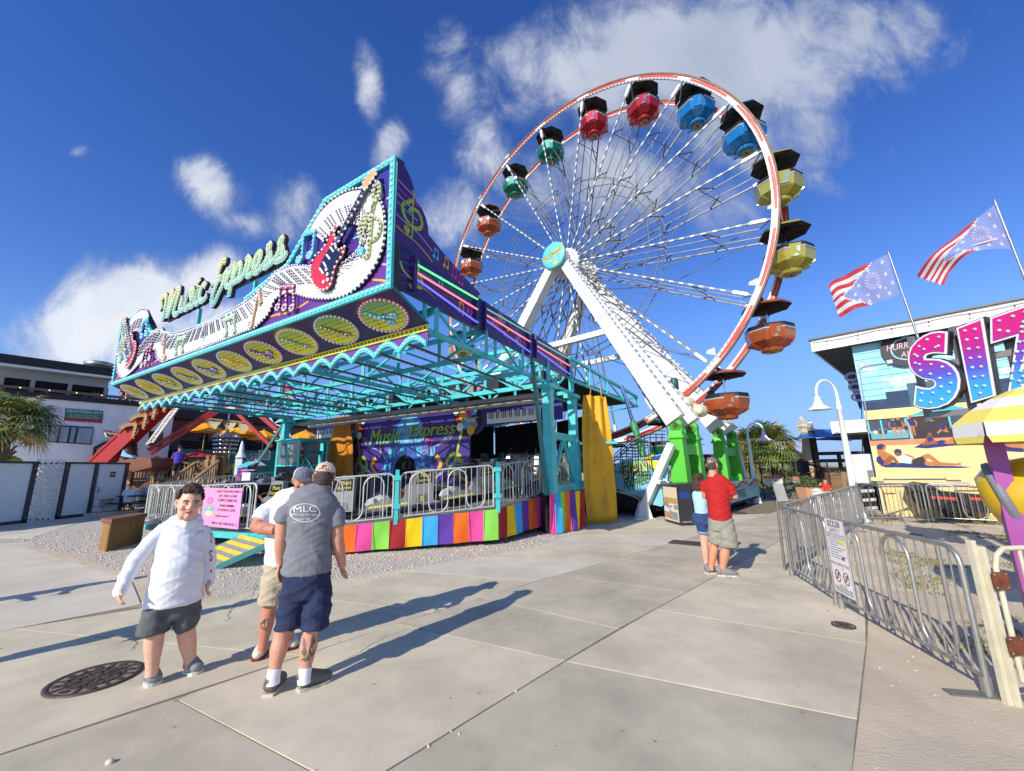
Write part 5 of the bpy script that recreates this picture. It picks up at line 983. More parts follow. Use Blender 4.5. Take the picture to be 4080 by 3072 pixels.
for i in range(int(12.5 / .105)): q.bulb(VF(-.03 + i * .105, 3.985, .03), FN, .026, [mat('bulb_olive', (110, 104, 50), .25), bulbw][i > 44])
q.build('bulbs', yb_)['kind'] = 'stuff'; q = MB(); nS = 20; wS = 12.56 / nS; pts = []
for i in range(nS):
    for j in range(9): t = j / 8; pts.append((-.08 + wS * (i + t), 3.66 + .17 * math.sin(math.pi * t)))
VF.poly(q, [(-.08, 3.93)] + pts + [(FL + .02, 3.93)], mat('valance_purple', (110, 56, 150), .45), -.02, .02); va = q.build('valance', ride); q = MB(); bq = MB()
for i in range(nS):
    A = [VF(-.08 + wS * (i + t), 3.66 + .17 * math.sin(math.pi * t) - .015, .0) for t in np.linspace(0, 1, 13)]; B = [VF(-.08 + wS * (i + t), 3.66 + .17 * math.sin(math.pi * t) + .085, .0) for t in np.linspace(0, 1, 13)]; q.strip(A, B, FN * .05, teal)
    for t in np.linspace(.08, .92, 9): bq.bulb(VF(-.08 + wS * (i + t), 3.66 + .17 * math.sin(math.pi * t) + .035, .05), FN, .022, bulbw)
q.build('scallop', va); bq.build('bulbs', va)['kind'] = 'stuff'
# == side panels with neon
SP = Fr(RA, E2, Z, SNm); neon = [mat('neon_green', (70, 255, 130), .3, var=0, emit=1.1), mat('neon_red', (255, 110, 130), .3, var=0, emit=1.1), mat('neon_blue', (50, 60, 255), .3, var=0, emit=1.4)]
for mm in neon: mm.node_tree.nodes['Principled BSDF'].inputs['Base Color'].default_value = (.5, .5, .5, 1)
sgrad = ramp_mat('side_paint', [(0, (52, 26, 84)), (.5, (34, 26, 92)), (1, (26, 28, 100))], (0, 0, 4.45), (0, 0, 1), .75, .4)
fig = [mat('side_art_%d' % i, c, .5) for i, c in enumerate(((150, 60, 80), (90, 110, 190), (170, 120, 110), (110, 60, 130), (190, 150, 70)))]
for i, (t0, t1) in enumerate(((.10, 2.36), (2.44, 4.84), (4.96, 7.76))):
    q = MB(); SP.poly(q, [(t0, 4.45), (t1, 4.45), (t1, 5.17), (t0, 5.17)], sgrad, -.05, .05, teald); sp_ = q.build('side_panel', ride); L = t1 - t0; q = MB()
    if i == 1:
        r_ = random.Random(5)
        for k in range(16): SP.disc(q, t0 + L * (.25 + .5 * r_.random()), 4.62 + .42 * r_.random(), r_.uniform(.05, .16), fig[k % 5], None, .002 + k * .0006, .0005, 12)
        SP.disc(q, t0 + L * .5, 4.84, .17, kb, None, .013, .001); SP.disc(q, t0 + L * .5, 4.84, .05, orgn, None, .015, .001)
    for k in range(5): SP.line(q, [(t0 + L * u, 4.55 + .1 * k + .10 * math.sin(u * 5 + k * .2)) for u in np.linspace(0, 1, 12)], .010, fig[1] if k % 2 else fig[0], .002, .002)
    def note2(x, z, s, m):
        SP.line(q, [(x, z), (x, z + s)], s * .1, m, .004, .002, False); SP.line(q, [(x + s * .6, z - s * .1), (x + s * .6, z + s * .9)], s * .1, m, .004, .002, False); SP.line(q, [(x, z + s), (x + s * .6, z + s * .9)], s * .16, m, .005, .002, False); SP.disc(q, x - s * .12, z, s * .17, m, None, .005, .002, 10); SP.disc(q, x + s * .48, z - s * .1, s * .17, m, None, .005, .002, 10)
    note2(t0 + L * .72, 4.62, .2, orgn); note2(t0 + L * .45, 4.95, .13, sky_b); note2(t0 + L * .85, 4.72, .2, pinkn)
    if i == 0:
        SP.line(q, [(.35, 4.62), (.42, 4.55), (.5, 4.62), (.52, 4.8), (.55, 5.05), (.5, 5.12), (.44, 5.05), (.42, 4.95), (.62, 4.82), (.66, 4.7), (.58, 4.64), (.46, 4.68), (.44, 4.76)], .05, lime, .004, .003); SP.line(q, [(.12, 4.9), (.2, 4.78), (.4, 4.72), (.8, 4.66), (1.0, 4.6)], .05, lime, .004, .003, taper=(1, .2))
    q.build('artwork', sp_)
    for (za, zb_, m) in ((4.98, 5.06, neon[0] if i == 0 else mat('neon_mint', (150, 220, 190), .3, var=0, emit=.25)), (4.84, 4.84, neon[1]), (4.72, 4.56, neon[2])): q = MB(); a_ = .07 if i else .16; q.tube([SP(t0 + a_ * L, za, .06), SP(t1 - .04 * L, zb_, .06)], .019, m, 8); q.build('neon_tube', sp_)
    q = MB(); [q.hexa(SP(t, 4.52, 0), E2 * .06, Z * .60, SNm * .07, purp) for t in (t0 + (.05 if i else .13) * L, t1 - .06 * L)]; q.build('bracket', sp_)
sw = [side2(*p) for p in ((205, 690), (225, 650), (300, 740))]
up = [(-.02, 5.20), (-.02, 6.60), (.12, 6.64), (.28, 6.52), (.40, 6.33), (.43, 6.16), (.58, 6.12), (.70, 6.0), (.76, 5.86), (.78, 5.72), (1.23, 5.58), (1.97, 5.38), (2.48, 5.27), (2.40, 5.2), (2.24, 5.16)]
q = MB(); SP.poly(q, up, purp, -.05, .05, teald); us = q.build('upper_panel', ride); q = MB()
SP.line(q, [(.22, 5.5), (.28, 5.42), (.36, 5.46), (.37, 5.7), (.36, 6.0), (.38, 6.25), (.34, 6.3)], .035, lime, .003, .004); SP.line(q, [(.36, 6.12), (.2, 5.98), (.12, 5.86), (.2, 5.70), (.38, 5.64), (.54, 5.70), (.60, 5.84), (.5, 5.98), (.34, 5.95), (.28, 5.86)], .07, lime, .004, .004); SP.disc(q, .24, 5.52, .07, lime, None, .004, .004)
for z0, m in ((6.28, pale), (6.15, pinkn), (6.02, pale), (5.88, sky_b), (5.66, pale), (5.46, orgn)): SP.line(q, [(0, z0), (.2, z0 - .04), (.5, z0 - .06), (.9, z0 - .2)][:3 if z0 > 5.7 else 4], .016, m, .002, .003)
for x, z, s, m in ((.95, 5.38, .17, sky_b), (1.25, 5.34, .19, orgn), (1.5, 5.25, .2, pinkn), (1.72, 5.2, .2, pinkn)):
    SP.line(q, [(x, z), (x, z + s)], .018, m, .004, .002, False); SP.line(q, [(x + .1, z), (x + .1, z + s * .9)], .018, m, .004, .002, False); SP.line(q, [(x, z + s), (x + .1, z + s * .9)], .03, m, .005, .002, False); SP.disc(q, x - .02, z, .035, m, None, .005, .002, 10); SP.disc(q, x + .08, z, .035, m, None, .005, .002, 10)
q.build('artwork', us)
# == roof trusses, light bars, posts
def truss(mb, a, b, zt, zb_, n, m=teal, w=.068, zt2=None, zb2=None):
    zt2 = zt if zt2 is None else zt2; zb2 = zb_ if zb2 is None else zb2; P = lambda f, z0, z1: V((*(V((*a, 0)).lerp(V((*b, 0)), f))[:2], z0 + (z1 - z0) * f)); T = lambda f: P(f, zt, zt2); B = lambda f: P(f, zb_, zb2)
    mb.bar(T(0), T(1), w, w * 1.1, m); mb.bar(B(0), B(1), w, w * 1.1, m)
    for i in range(n + 1):
        f = i / n; mb.bar(B(f), T(f), w * .8, w * .8, m, (1, 0, 0))
        if i < n: (mb.bar(B(f), T(f + 1 / n), w * .55, w * .55, m) if i % 2 else mb.bar(T(f), B(f + 1 / n), w * .55, w * .55, m))
for (t, zt, zb_, n) in ((1.05, 4.42, 4.0, 10), (2.7, 4.55, 4.0, 10), (4.4, 4.6, 3.98, 10), (6.0, 4.62, 3.96, 12), (8.0, 4.75, 4.05, 12)):
    q = MB(); truss(q, M3(-.0, t, 0)[:2], M3(13.0, t, 0)[:2], zt, zb_, n, teal, .085 if t < 5.9 else .11); q.build('roof_truss', ride)
for s_ in (.06, 4.2, 8.4, 12.6):
    q = MB(); truss(q, M3(s_, .8, 0)[:2], M3(s_, 7.9, 0)[:2], 4.55 if s_ > 1 else 4.62, 4.0, 6, teal, .08, 4.7, 4.02); q.build('roof_truss', ride)
q = MB(); a0, a1 = M3(.0, 7.8, 0), M3(-1.25, 12.1, 0); truss(q, a0[:2], a1[:2], 5.17, 4.42, 4, teal, .08, 4.36, 3.98); b0, b1 = M3(1.2, 7.8, 0), M3(.2, 12.6, 0); truss(q, b0[:2], b1[:2], 4.75, 4.1, 4, teal, .07, 4.3, 3.95); q.bar(V((*a1[:2], 4.3)), V((*b1[:2], 4.3)), .07, .07, teal); q.bar(V((*a1[:2], 4.0)), V((*b1[:2], 3.97)), .07, .07, teal); q.build('roof_truss', ride)
q = MB(); cv2 = [(*M3(-.0, 7.9, 0)[:2], 4.5), (*M3(-1.1, 11.9, 0)[:2], 4.1), (*M3(6, 13.2, 0)[:2], 4.1), (*M3(12.8, 12, 0)[:2], 4.2), (*M3(12.8, 8.1, 0)[:2], 4.6)]; q.prism(cv2, (0, 0, .04), mat('roof_tarp', (44, 50, 54), .7, var=.2)); q.build('roof_sheet', ride)
q = MB(); q.hexa(M3(.3, 6.25, 3.72), E1 * 12.4, E2 * .5, Z * .10, grey); q.hexa(M3(.3, 6.9, 3.66), E1 * 12.4, E2 * .22, Z * .14, mat('beam_white', (196, 194, 186), .5)); q.build('ceiling_beam', ride)
lb = mat('light_bar', (92, 88, 88), .45, .3, var=.15)
for i in range(14):
    s_ = .7 + .9 * i; q = MB(); a, b = M3(s_, .95, 3.93), M3(s_ + .12, 6.15, 3.93); q.bar(a, b, .042, .042, lb); r_ = q.build('light_bar', ride); q = MB()
    for j in range(40): p = a.lerp(b, (j + .5) / 40); q.bulb(p - Z * .02, (0, 0, -1), .014, bulbw); 
    q.build('bulbs', r_)['kind'] = 'stuff'
q = MB()
for i in range(7): q.box(M3(.9 + i * 1.7, 7.4, 4.45), (.5, .45, .5), mat('speaker_black', (36, 36, 38), .7), R(148))
for i in range(4): q.box(M3(2.5 + i * .55, 6.5, 4.25), (.4, .3, .3), grey, R(148))
q.build('speaker', ride)
def colm(s, t, zb_, zt, w=.24):
    q = MB(); c = M3(s, t, 0); q.box((c.x, c.y, (zb_ + zt) / 2), (w, w, zt - zb_), teal, R(62)); q.box((c.x, c.y, zb_ + .75), (w * 1.22, w * 1.22, 1.5), teal, R(62)); q.box((c.x, c.y, zt - .06), (w * 2.1, w * 1.6, .12), teal, R(62)); q.bar(c + Z * (zt - .55), c + Z * (zt - .06) + E2 * .42, .08, .08, teal); q.build('post', ride)
for s_ in (.02, 12.9):
    for t in (5.95, 7.95): colm(s_, t, 1.02, 3.95)
q = MB()
for s_ in (.02, 12.9):
    for z in (1.12, 2.55): q.bar(M3(s_, 5.95, z), M3(s_, 7.95, z), .16, .2, teal)
    q.bar(M3(s_, 6.05, 1.2), M3(s_, 7.0, 2.5), .08, .1, teal); q.bar(M3(s_, 7.9, 1.2), M3(s_, 7.0, 2.5), .08, .1, teal)
q.bar(M3(.02, 7.95, 2.42), M3(-1.2, 8.6, 2.42), .05, .08, teal); q.bar(M3(.0, 4.95, 4.45), M3(.05, 5.75, 1.0), .09, .09, teald); q.bar(M3(12.9, 5.9, 3.9), M3(14.4, 5.0, .9), .09, .09, teald); q.build('brace', ride)
# == deck, skirts, mural wall
RCc = V((-4.33, 15.2, 0))
def zd(x, y): return .85 - .46 * math.cos(math.atan2(y - RCc.y, x - RCc.x) + R(135))
RING = [(-10.2, 11.5), (-7.8, 10.15), (-5.45, 8.8), (-4.3, 8.62), (-2.55, 9.08), (-.37, 9.64), (.92, 11.72), (2.2, 14.6), (1.9, 17.7), (0, 20.3), (-3.5, 21.8), (-7.5, 21.3), (-10.3, 18.8), (-11.6, 15.0)]
deckm = mat('deck_plate', (150, 146, 138), .5, .35, var=.18, scale=3, bump=.3, bscale=120); q = MB(); n = len(RING); inn = [(RCc.x + (x - RCc.x) * .12, RCc.y + (y - RCc.y) * .12) for x, y in RING]; mid = [(RCc.x + (x - RCc.x) * .55, RCc.y + (y - RCc.y) * .55) for x, y in RING]
for A, B, z_ in ((RING, mid, 0), (mid, inn, -.02)):
    for i in range(n): j = (i + 1) % n; q.add([(*A[i], zd(*A[i]) + z_), (*A[j], zd(*A[j]) + z_), (*B[j], zd(*B[j]) + z_), (*B[i], zd(*B[i]) + z_)], [(0, 1, 2, 3)], deckm)
for i in range(n): j = (i + 1) % n; p, r_ = V((*RING[i], zd(*RING[i]) - .07)), V((*RING[j], zd(*RING[j]) - .07)); cc = RCc - p; cc.z = 0; cc = cc.normalized() * .09; q.bar(p + (cc if 3 <= i <= 5 else V()), r_ + (cc if 3 <= i <= 5 else V()), .10, .13, teal)
q.build('deck', ride); q = MB()
for i in range(n):
    for (x, y) in ((RCc.x + (RING[i][0] - RCc.x) * .93, RCc.y + (RING[i][1] - RCc.y) * .93), mid[i]): q.box((x, y, zd(x, y) / 2 - .08), (.14, .14, zd(x, y)), dark)
for i in range(n): q.bar((*mid[i], .3), (*mid[(i + 1) % n], .3), .1, .1, dark)
q.build('undercarriage', ride)
SKC = [mat('skirt_%s' % k, c, .7, var=.08, scale=5, bump=.15, bscale=18) for k, c in (('orange', (240, 110, 20)), ('pink', (232, 76, 150)), ('green', (140, 216, 80)), ('darkred', (156, 22, 28)), ('yellow', (244, 204, 0)), ('blue', (60, 170, 226)), ('purple', (96, 54, 156)))]
def skirt(a, b, za0, za1, zb0, zb1, seq, wob=.03, seed=0):
    a, b = V((*a, 0)), V((*b, 0)); L = (b - a).length; d = (b - a) / L; nn = V((d.y, -d.x, 0)); q = MB(); k = len(seq); r_ = random.Random(seed)
    for i, ci in enumerate(seq):
        NX, NY = 5, 5; g = []
        for jy in range(NY + 1):
            for jx in range(NX + 1):
                f = (i + jx / NX) / k; v = jy / NY; zt = za0 + (za1 - za0) * f; zb_ = zb0 + (zb1 - zb0) * f; w = .02 + wob * v * math.sin(f * k * 2.1 + 1.3 * v + seed) + .012 * math.sin(f * 40 + v * 3); g.append(a + d * (f * L) + nn * w + Z * (zt + (zb_ - zt) * v))
        q.add(g, [(y * (NX + 1) + x, y * (NX + 1) + x + 1, (y + 1) * (NX + 1) + x + 1, (y + 1) * (NX + 1) + x) for y in range(NY) for x in range(NX)], SKC[ci], True)
        p = a + d * (i / k * L) + nn * .035; q.tube([p + Z * (za0 + (za1 - za0) * i / k), p + Z * (zb0 + (zb1 - zb0) * i / k)], .006, SKC[ci], 5)
    q.build('skirt', ride)
zz = lambda i: zd(*RING[i]) + .01
skirt(RING[3], RING[5], zz(3), zz(5), .04, .12, [5, 6, 0, 1, 2, 3, 4, 5, 6, 0, 1, 2], .02, 1); skirt(RING[5], RING[6], zz(5), zz(6), .12, .16, [3, 4, 5, 6, 0, 1, 2], .02, 2)
skirt((.90, 10.80), (1.98, 11.78), 1.06, 1.04, .02, .05, [1, 5, 2, 0, 6, 4, 3], .07, 3)
q = MB(); q.hexa((.85, 11.0, .03), V((1.05, .95, 0)), V((-.3, .9, 0)), Z * .98, dark); q.build('base_block', ride)
# back wall mural
BF = Fr(M3(0, 7.8, 0), -E1, Z, FN)                  # u runs to the right here
bs = lambda s: -s
mg = mat('wall_paint', (52, 36, 130), .45, col2=(70, 40, 120), scale=.9, thr=(.4, .6)); q = MB(); 
outl = [(bs(10.5), 1.0), (bs(3.95), 1.0), (bs(3.95), 3.0)] + [(bs(3.95) + .72 * math.sin(t), 3.45 - .62 * math.cos(t)) for t in np.linspace(.4, 2.9, 9)] + [(bs(10.5) + .0, 4.0)] + [(bs(10.5) - .72 * math.sin(t), 3.45 + .62 * math.cos(t)) for t in np.linspace(.3, 2.8, 9)]
BF.poly(q, outl, mg, 0, .08, dark); wl = q.build('back_wall', ride); q = MB()
mb_ = mat('wall_blue', (50, 110, 190), .45, col2=(60, 60, 150), scale=2.2, thr=(.4, .6)); mc_ = mat('wall_cyan', (130, 206, 226), .45, col2=(50, 120, 190), scale=3); mv = mat('wall_violet', (96, 40, 120), .45, col2=(52, 34, 110), scale=2)
BF.poly(q, [(bs(8.6), 1.05), (bs(5.6), 1.05), (bs(5.9), 2.6), (bs(6.4), 3.5), (bs(7.0), 3.85), (bs(7.7), 3.6), (bs(8.3), 2.8)], mb_, .082, .002); BF.disc(q, bs(7.0), 3.15, .75, mc_, .72, .085, .002, 28); BF.poly(q, [(bs(8.4), 2.35), (bs(5.8), 2.35), (bs(5.9), 2.7), (bs(8.3), 2.7)], mb_, .088, .002)
for x, w in ((8.2, .5), (7.5, .3), (6.6, .35), (6.0, .4)): BF.poly(q, [(bs(x), 2.2), (bs(x - w), 2.2), (bs(x - w), 2.55), (bs(x), 2.55)], mc_, .091, .002)
BF.poly(q, [(bs(10.4), 1.05), (bs(8.7), 1.05), (bs(8.7), 2.1), (bs(10.4), 2.3)], mv, .083, .002); BF.poly(q, [(bs(5.5), 1.05), (bs(4.0), 1.05), (bs(4.0), 2.3), (bs(5.5), 2.1)], mv, .083, .002)
wbl = mat('wall_lines', (190, 190, 230), .45); dk_ = mat('wall_dark', (24, 22, 40), .6)
for sx in (0, 1):
    X = lambda s: bs(s) if not sx else bs(14.45 - s)
    BF.disc(q, X(4.05), 3.42, .66, dk_, .60, .084, .002, 24)
    for k, (a, b, r_, m) in enumerate(((4.6, 3.75, .20, kb), (4.6, 3.75, .12, kw), (4.25, 3.6, .22, orgn), (4.15, 3.3, .2, mc_), (3.95, 3.65, .14, pinkn), (3.8, 3.25, .2, grey), (4.4, 3.2, .16, kw), (3.75, 3.7, .12, sky_b), (3.9, 3.05, .17, orgn), (4.5, 3.45, .1, gred))): BF.disc(q, X(a), b, r_, m, None, .089 + k * .0012, .001, 14)
    for k in range(4): a = 3.7 + .1 * k; BF.poly(q, [(X(a), 3.35), (X(a + .06), 3.35), (X(a + .06), 3.5), (X(a), 3.5)], kw, .104, .002)
    BF.line(q, [(X(4.3), 3.1), (X(4.42), 2.7), (X(4.55), 2.2), (X(4.7), 1.7), (X(4.6), 1.45)], .10, lime, .092, .003); BF.line(q, [(X(4.35), 2.15), (X(4.75), 2.25), (X(5.0), 1.9), (X(4.75), 1.55), (X(4.35), 1.65), (X(4.3), 1.95), (X(4.55), 2.05)], .13, lime, .094, .003)
    BF.line(q, [(X(5.55), 2.2), (X(5.3), 1.9), (X(5.55), 1.6), (X(5.7), 1.35)], .14, orgn, .092, .003, taper=(1.4, .5)); BF.disc(q, X(5.68), 1.35, .12, orgn, .15, .095, .003); BF.line(q, [(X(6.1), 1.85), (X(6.45), 1.9)], .12, sky_b, .092, .003, False)
    for a in (6.12, 6.42): BF.line(q, [(X(a), 1.88), (X(a + .06), 1.4)], .06, sky_b, .095, .003, False); BF.disc(q, X(a + .1), 1.36, .10, sky_b, .08, .098, .003)
    BF.line(q, [(X(5.7), 2.75), (X(6.1), 2.85)], .07, pinkn, .092, .003, False); [BF.line(q, [(X(a), 2.8), (X(a + .12), 2.35)], .035, pinkn, .095, .002, False) for a in (5.75, 6.05)]
    for k in range(5): BF.line(q, [(X(4.2 + u * 2.3), 1.45 + .09 * k + .22 * math.sin(u * 6 + .3 * k)) for u in np.linspace(0, 1, 10)], .022, wbl, .0905, .001)
    for k in range(3): BF.line(q, [(X(4.6 + .1 * k), 3.1), (X(5.0), 2.7 + .1 * k), (X(5.7), 2.5), (X(6.3), 2.0 + .2 * k)], .02, wbl, .0905, .001)
text(q, BF, 'Music', bs(8.35), 3.05, 1.75, .62, mat('wall_script_shadow', (40, 60, 40), .5), .100, .28, .02); text(q, BF, 'Express', bs(5.75), 3.10, 2.3, .66, MATS['wall_script_shadow'], .100, .28, .02)
wsc = ramp_mat('wall_script', [(0, (120, 206, 190)), (.5, (170, 214, 80)), (1, (228, 222, 60))], (0, 0, 2.7), (0, 0, 1), .8, .4); text(q, BF, 'Music', bs(8.38), 3.08, 1.75, .62, wsc, .106, .28, .012); text(q, BF, 'Express', bs(5.78), 3.13, 2.3, .66, wsc, .106, .28, .012)
q.build('artwork', wl); q = MB(); BF.poly(q, [(bs(7.75), .9)] + [(bs(7.15) + .58 * -math.cos(t), 1.72 + .55 * math.sin(t)) for t in np.linspace(0, math.pi, 14)] + [(bs(6.55), .9)], mat('tunnel_black', (12, 12, 16), .9), .112, .004); q.build('tunnel_mouth', wl)
q = MB(); hf = Fr(M3(0, 7.55, 0), -E1, Z, FN)
for (s0, s1) in ((.2, 3.1), (11.0, 12.9)):
    hf.poly(q, [(bs(s1), 3.15), (bs(s0), 3.15), (bs(s0), 3.72), (bs(s1), 3.72)], mg, 0, .05); hf.poly(q, [(bs(s1 - .05), 3.2), (bs(s0 + .75 * (s0 < 5)), 3.2), (bs(s0 + .75 * (s0 < 5)), 3.58), (bs(s1 - .05), 3.58)], kw, .052, .004); k = 0
    for a in np.arange(s0 + .8 * (s0 < 5), s1 - .1, .075):
        hf.poly(q, [(bs(a), 3.2), (bs(a - .006), 3.2), (bs(a - .006), 3.58), (bs(a), 3.58)], grey, .057, .001)
        if k % 7 in (0, 1, 3, 4, 5): hf.poly(q, [(bs(a + .02), 3.36), (bs(a - .02), 3.36), (bs(a - .02), 3.58), (bs(a + .02), 3.58)], kb, .058, .004)
        k += 1
    hf.line(q, [(bs(s0 + .3), 3.35), (bs(s0 + .35), 3.6), (bs(s0 + .55), 3.55)], .05, sky_b, .056, .004)
q.build('keyboard_header', ride); q = MB(); cur = mat('curtain_black', (24, 25, 32), .8, var=.2, bump=.2, bscale=6)
for (a, b) in (((.5, 11.4), (2.2, 11.9)), ((2.32, 11.9), (5.6, 12.2)), ((5.7, 12.2), (9.5, 12.0)), ((9.6, 12), (12.9, 11.2))): p, r_ = M3(*a, 0), M3(*b, 0); q.prism([p + Z * 1.5, r_ + Z * 1.5, r_ + Z * 3.6, p + Z * 3.72], E2 * .04, cur)
q.build('backdrop', ride)
q = MB(); c = M3(6.9, 6.75, 0); q.lathe([(1.3, .8), (1.3, 1.3), (.5, 1.5), (0, 1.5)], c, dark, 16); q.build('centre_hub', ride)
# posts between railings (teal with clamps)
for i in (3, 4, 5, 6):
    q = MB(); x, y = RING[i]; z = zd(x, y); q.box((x, y, z + .5), (.08, .08, 1.15), teal, .3); [q.box((x, y, z + h), (.15, .12, .1), teal, .3) for h in (.3, .9)]; q.build('rail_post', ride)
RL = {0: 'left of the pink banner, farthest left', 1: 'carrying the pink donut banner', 3: 'behind the man in the grey shirt', 4: 'in front of the grey cars five and six', 5: 'right of the teal joint post, next to the teal column', 6: 'at the back right behind the yellow tarpaulin', 7: 'at the far right back under the black curtain', 8: 'at the back under the second black curtain', 9: 'behind the back wall, right half', 10: 'behind the back wall, left half', 11: 'far back left of the ride behind the booth', 12: 'on the left side beyond the operator booth', 13: 'on the left side rising behind the queue'}
for i in RL:
    a, b = V((*RING[i], 0)), V((*RING[(i + 1) % n], 0)); d = (b - a).normalized(); cc = (RCc - (a + b) / 2); cc.z = 0; o_ = cc.normalized() * .06; a2, b2 = a + d * .06 + o_, b - d * .06 + o_
    barrier(a2[:2], b2[:2], 1.06, 'cream looped railing on the ride deck, ' + RL[i], 'looped railings round the ride deck', zd(*RING[i]) - .06, zd(*RING[(i + 1) % n]) - .06, alum, False, True, 'railing', .40, .13)
# == RIDE CARS
carw = mat('car_silver', (150, 150, 150), .35, .25, var=.08, coat=.4); carg = mat('car_grey', (112, 112, 112), .45, .2, var=.1); carb = mat('car_black', (26, 27, 30), .35, var=.1, coat=.3); cary = mat('car_yellow', (226, 218, 60), .45); seatm = mat('car_seat', (40, 40, 44), .6); bro = mat('car_bar', (150, 74, 48), .5)
RAD = 4.75
def car_matrix(th):
    p = V((RCc.x + RAD * math.cos(th), RCc.y + RAD * math.sin(th), 0)); h = lambda t: zd(RCc.x + RAD * math.cos(t), RCc.y + RAD * math.sin(t)); p.z = h(th) + .08
    f = V((math.sin(th), -math.cos(th), 0)); e = .16; sl = (h(th - e) - h(th + e)) / (2 * e * RAD); f = (f + Z * sl).normalized(); r = f.cross(Z).normalized(); u = r.cross(f); return Matrix((f, -r, u)).transposed().to_4x4(), p     # x forward, y left, z up
def car_proto():
    o = thing('ride_car', 'x', 'ride car', (0, 0, 0), 0, 'cars of the music ride'); f = Fr((0, 0, 0), (1, 0, 0), (0, 0, 1), (0, 1, 0))
    prof = [(.80, .14), (.86, .26), (.78, .36), (.5, .44), (.34, .42), (.24, .30), (-.02, .30), (-.16, .56), (-.30, .62), (-.40, .90), (-.52, .96), (-.80, .93), (-.74, .12)]
    for w in (-.58, .44):
        q = MB(); f.poly(q, prof, carw, w, .14, carw); f.poly(q, [(.81, .22), (.86, .27), (.78, .37), (.5, .45), (.42, .36)], mat('car_white', (214, 214, 212), .35, coat=.4), w - .004, .148); q.build('side', o)
    q = MB(); f.poly(q, [(.80, .13), (.82, .24), (.30, .34), (.2, .24), (-.72, .24), (-.72, .13)], carg, -.44, .88); f.poly(q, [(-.62, .93), (-.80, .90), (-.74, .2), (-.58, .2)], carb, -.44, .88); f.poly(q, [(.78, .27), (.74, .36), (.48, .43), (.36, .40), (.3, .30)], carb, -.44, .88); q.build('body', o)
    q = MB(); f.poly(q, [(.1, .24), (.1, .42), (-.1, .44), (-.42, .42), (-.52, .86), (-.62, .88), (-.62, .24)], seatm, -.42, .84); q.build('seat', o); q = MB(); q.tube([(.16, -.42, .62), (.18, -.3, .66), (.18, .3, .66), (.16, .42, .62)], .03, bro, 8); q.tube([(.16, .44, .62), (-.1, .46, .42), (-.3, .46, .40)], .03, bro, 8); q.build('lap_bar', o)
    for sd_ in (1, -1):
        g = Fr((0, .581 * sd_, 0), (-sd_, 0, 0), (0, 0, 1), (0, sd_, 0)); k = lambda P: [(-sd_ * a, b) for a, b in P]; q = MB()
        g.poly(q, k([(-.34, .60), (-.42, .86), (-.76, .87), (-.73, .60)]), carb, 0, .006); text(q, g, 'Music', sd_ * .60, .79, .25, .09, cary, .009, .2); text(q, g, 'Express', sd_ * .55, .67, .32, .09, cary, .009, .2)
        g.poly(q, k([(.78, .15), (.76, .20), (-.12, .20), (-.12, .15)]), cary, 0, .006); g.poly(q, k([(-.30, .16), (-.36, .34), (-.60, .34), (-.66, .16)]), carg, 0, .006); g.disc(q, -sd_ * .62, .33, .05, carg, None, 0, .008, 12)
        for j in range(9): g.disc(q, -sd_ * (.7 - .09 * j), .175, .016, bulbw, None, .006, .006, 8)
        q.build('decal', o)
    q = MB(); q.box((.3, 0, .06), (.1, 1.0, .1), carb); q.box((-.4, 0, .06), (.1, 1.0, .1), carb); q.bar((-.8, 0, .2), (-.98, 0, .2), .08, .08, cary); q.build('chassis', o); return o
cp0 = car_proto()
CARS = [(-92, 'grey ride car number five with white nose, nearest the boy side of the railing', '5'), (-72, 'grey ride car number six behind the middle of the railing', '6'), (-53, 'grey ride car seven behind the joint post of the railing', '7'), (-35, 'ride car right of car seven, behind the short right railing', '8'), (-17, 'ride car in the dark beside the teal column on the right', '9'), (1, 'ride car at the right back under the curtain, nearer the column', '10'), (19, 'ride car at the right back, under the gap in the curtains', '11'), (37, 'ride car at the back, left of the curtain gap', '12'),
        (-111, 'ride car behind the bearded man', '4'), (-130, 'ride car raised behind the pink banner, yellow badge', '22'), (-149, 'ride car second left of the banner with yellow badge', '21'), (-168, 'ride car at the left end near the operator booth', '20'), (173, 'ride car behind the operator booth', '19'), (154, 'ride car at the far left back', '18')]
for i, (a, lab, num) in enumerate(CARS):
    M_, p = car_matrix(R(a)); M_.translation = p
    if i == 0: c = cp0; first = M_
    else: c = dup(cp0, M_, lab)
    for sd_ in ((1,) if i else (1,)):
        q = MB(); g = Fr(M_ @ V((0, .588, 0)), M_.to_3x3() @ V((-1, 0, 0)), M_.to_3x3() @ V((0, 0, 1)), M_.to_3x3() @ V((0, 1, 0))); text(q, g, num, .47, .24, .10 * len(num) * .8, .12, cary, .004)
        nb = q.build('number'); nb.parent = c; nb.matrix_parent_inverse = M_.inverted()
cp0.matrix_world = first; cp0['label'] = CARS[0][1]
